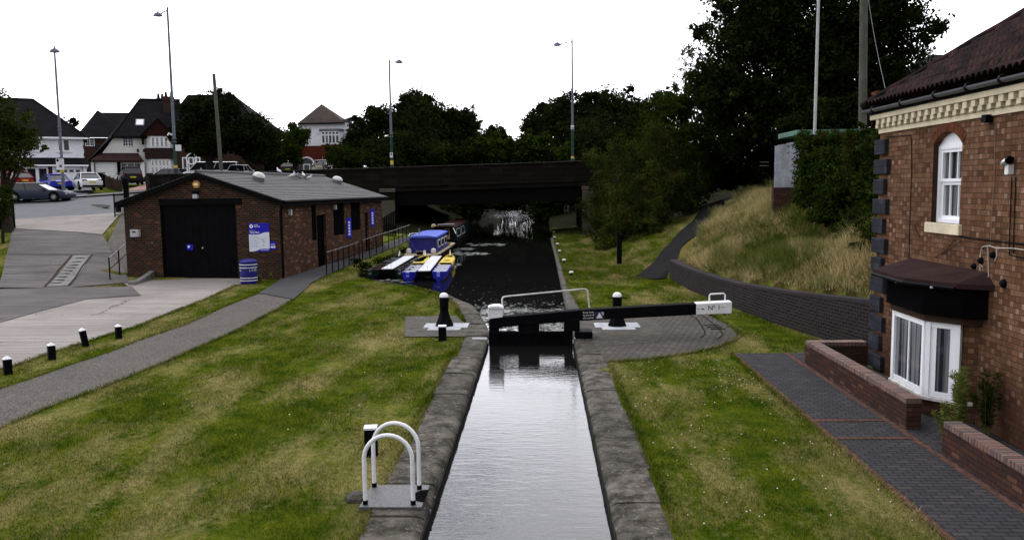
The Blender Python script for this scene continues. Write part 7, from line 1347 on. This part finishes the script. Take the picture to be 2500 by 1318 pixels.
COPL=[(-2.04,4),(-2.04,21.6),(-2.2,23.7),(-2.8,27.2),(-3.7,29.9),(-5.3,32.5),(-7.3,34.8),(-7,36),(-1.4,36),(-1.4,4)]; COPR=[(-1.5,4),(1.47,4),(1.44,17.7),(1.38,22),(1.18,27),(1.0,32),(.95,64),(-1.5,64)]
EX=PAVED+[DIG,COPL,COPR,BANK,shopP,[(5.6,-10),(14,-10),(14,20),(7,19),(5.6,17.7)]]
vis=lambda x,y: (x>-.85*y-2)&(x<.70*y+1)
blades('lawn_grass',1500000,(-22,12,4,40),lambda x,y,g: g.uniform(.015,.045,len(x))*(1+.5*np.sin(x*2.1+np.sin(y))*np.sin(y*1.7)),lambda y:.0022+.00028*y,M_blade,100,EX,accept=vis)
blades('towpath_grass',90000,(.9,8,34,66),lambda x,y,g: g.uniform(.03,.10,len(x)),lambda y:.012+0*y,M_blade,101,PAVED+[DIG,COPR,[(0,0),(8,0),(8,34),(0,34)]],accept=lambda x,y:(x<np.interp(y,[p[1] for p in PTH],[p[0] for p in PTH])))
blades('verge_grass',40000,(-34,-18.8,33,52),lambda x,y,g: g.uniform(.03,.09,len(x)),lambda y:.014+0*y,M_blade,102,PAVED+[shopP])
inb=lambda x,y: inpoly(x,y,BANK)&(x>np.interp(y,[p[1] for p in PTH],[p[0] for p in PTH])+1.0*(y>35))&(x>np.interp(y,[p[1] for p in RW],[p[0] for p in RW])+.36)&~((x<14.2)&(y<HY+.3)&(x>WX-.2))
blades('dry_bank_grass',230000,(5.5,16,16,58),lambda x,y,g: g.uniform(.18,.62,len(x))*(.55+.45*np.clip(np.sin(x*1.9+y*.7)+np.sin(y*1.3-x),-.6,1.5)),lambda y:.004+.00022*y,M_straw,103,PAVED,lean=.42,accept=inb)
blades('bank_undergrowth',120000,(5.5,16,16,58),lambda x,y,g: g.uniform(.08,.26,len(x)),lambda y:.009+0*y,M_bank,104,PAVED,lean=.7,accept=inb)
# fringe of longer grass along stone and path edges
def fringe(name,lines,n,h0,h1_,seed,jit=.04):
    g=np.random.default_rng(seed); X=[];Y=[]
    for L in lines:
        q=resample(L,400); k=g.integers(0,400,n); X.append(np.array([q[i].x for i in k])+g.normal(size=n)*jit); Y.append(np.array([q[i].y for i in k])+g.normal(size=n)*jit)
    x=np.concatenate(X); y=np.concatenate(Y); z=H(x,y); m=len(x); h=g.uniform(h0,h1_,m); a=g.uniform(0,6.28,m); w_=.003+.0003*y; l=g.normal(size=(m,2))*.6*h[:,None]; V=np.empty((m,3,3))
    V[:,0]=np.stack([x-np.cos(a)*w_,y-np.sin(a)*w_,z],1); V[:,1]=np.stack([x+np.cos(a)*w_,y+np.sin(a)*w_,z],1); V[:,2]=np.stack([x+l[:,0],y+l[:,1],z+h],1)
    o=npmesh(name,V.reshape(-1,3),np.arange(m*3).reshape(-1,3),M_blade); o['kind']='stuff'
fringe('edge_grass',[[(-2.10,6),(-2.08,21)],[(1.53,6),(1.50,17.6)],[(4.33,6),(4.33,18.8)],[(p.x,p.y) for p in pr_[1:]],[(p.x,p.y) for p in pl_[1:]],[(p.x,p.y) for p in vg],[(-2.3,23.7),(-2.9,27.2),(-3.8,30),(-5.4,32.7)],[(1.2,27),(1.05,32),(1.0,60)],[(p.x,p.y) for p in fan]],3500,.03,.085,110)
# daisies
g=np.random.default_rng(120); o=MB(); 
for k_ in range(170):
    x,y=(g.normal(4.0,.35),g.normal(16.3,1.1)) if k_<60 else ((g.uniform(1.6,4.2),g.uniform(9,18)) if k_<150 else (g.uniform(-9,-2.2),g.uniform(9,22)))
    if x>4.3 or (k_>=230 and x<-10+0*y): continue
    s=g.uniform(.004,.009); o.add([(x-s,y-s,.045),(x+s,y-s,.045),(x+s,y+s,.05),(x-s,y+s,.05)],[(0,1,2,3)])
q=o.build('daisies',M_whiteo); q['kind']='stuff'
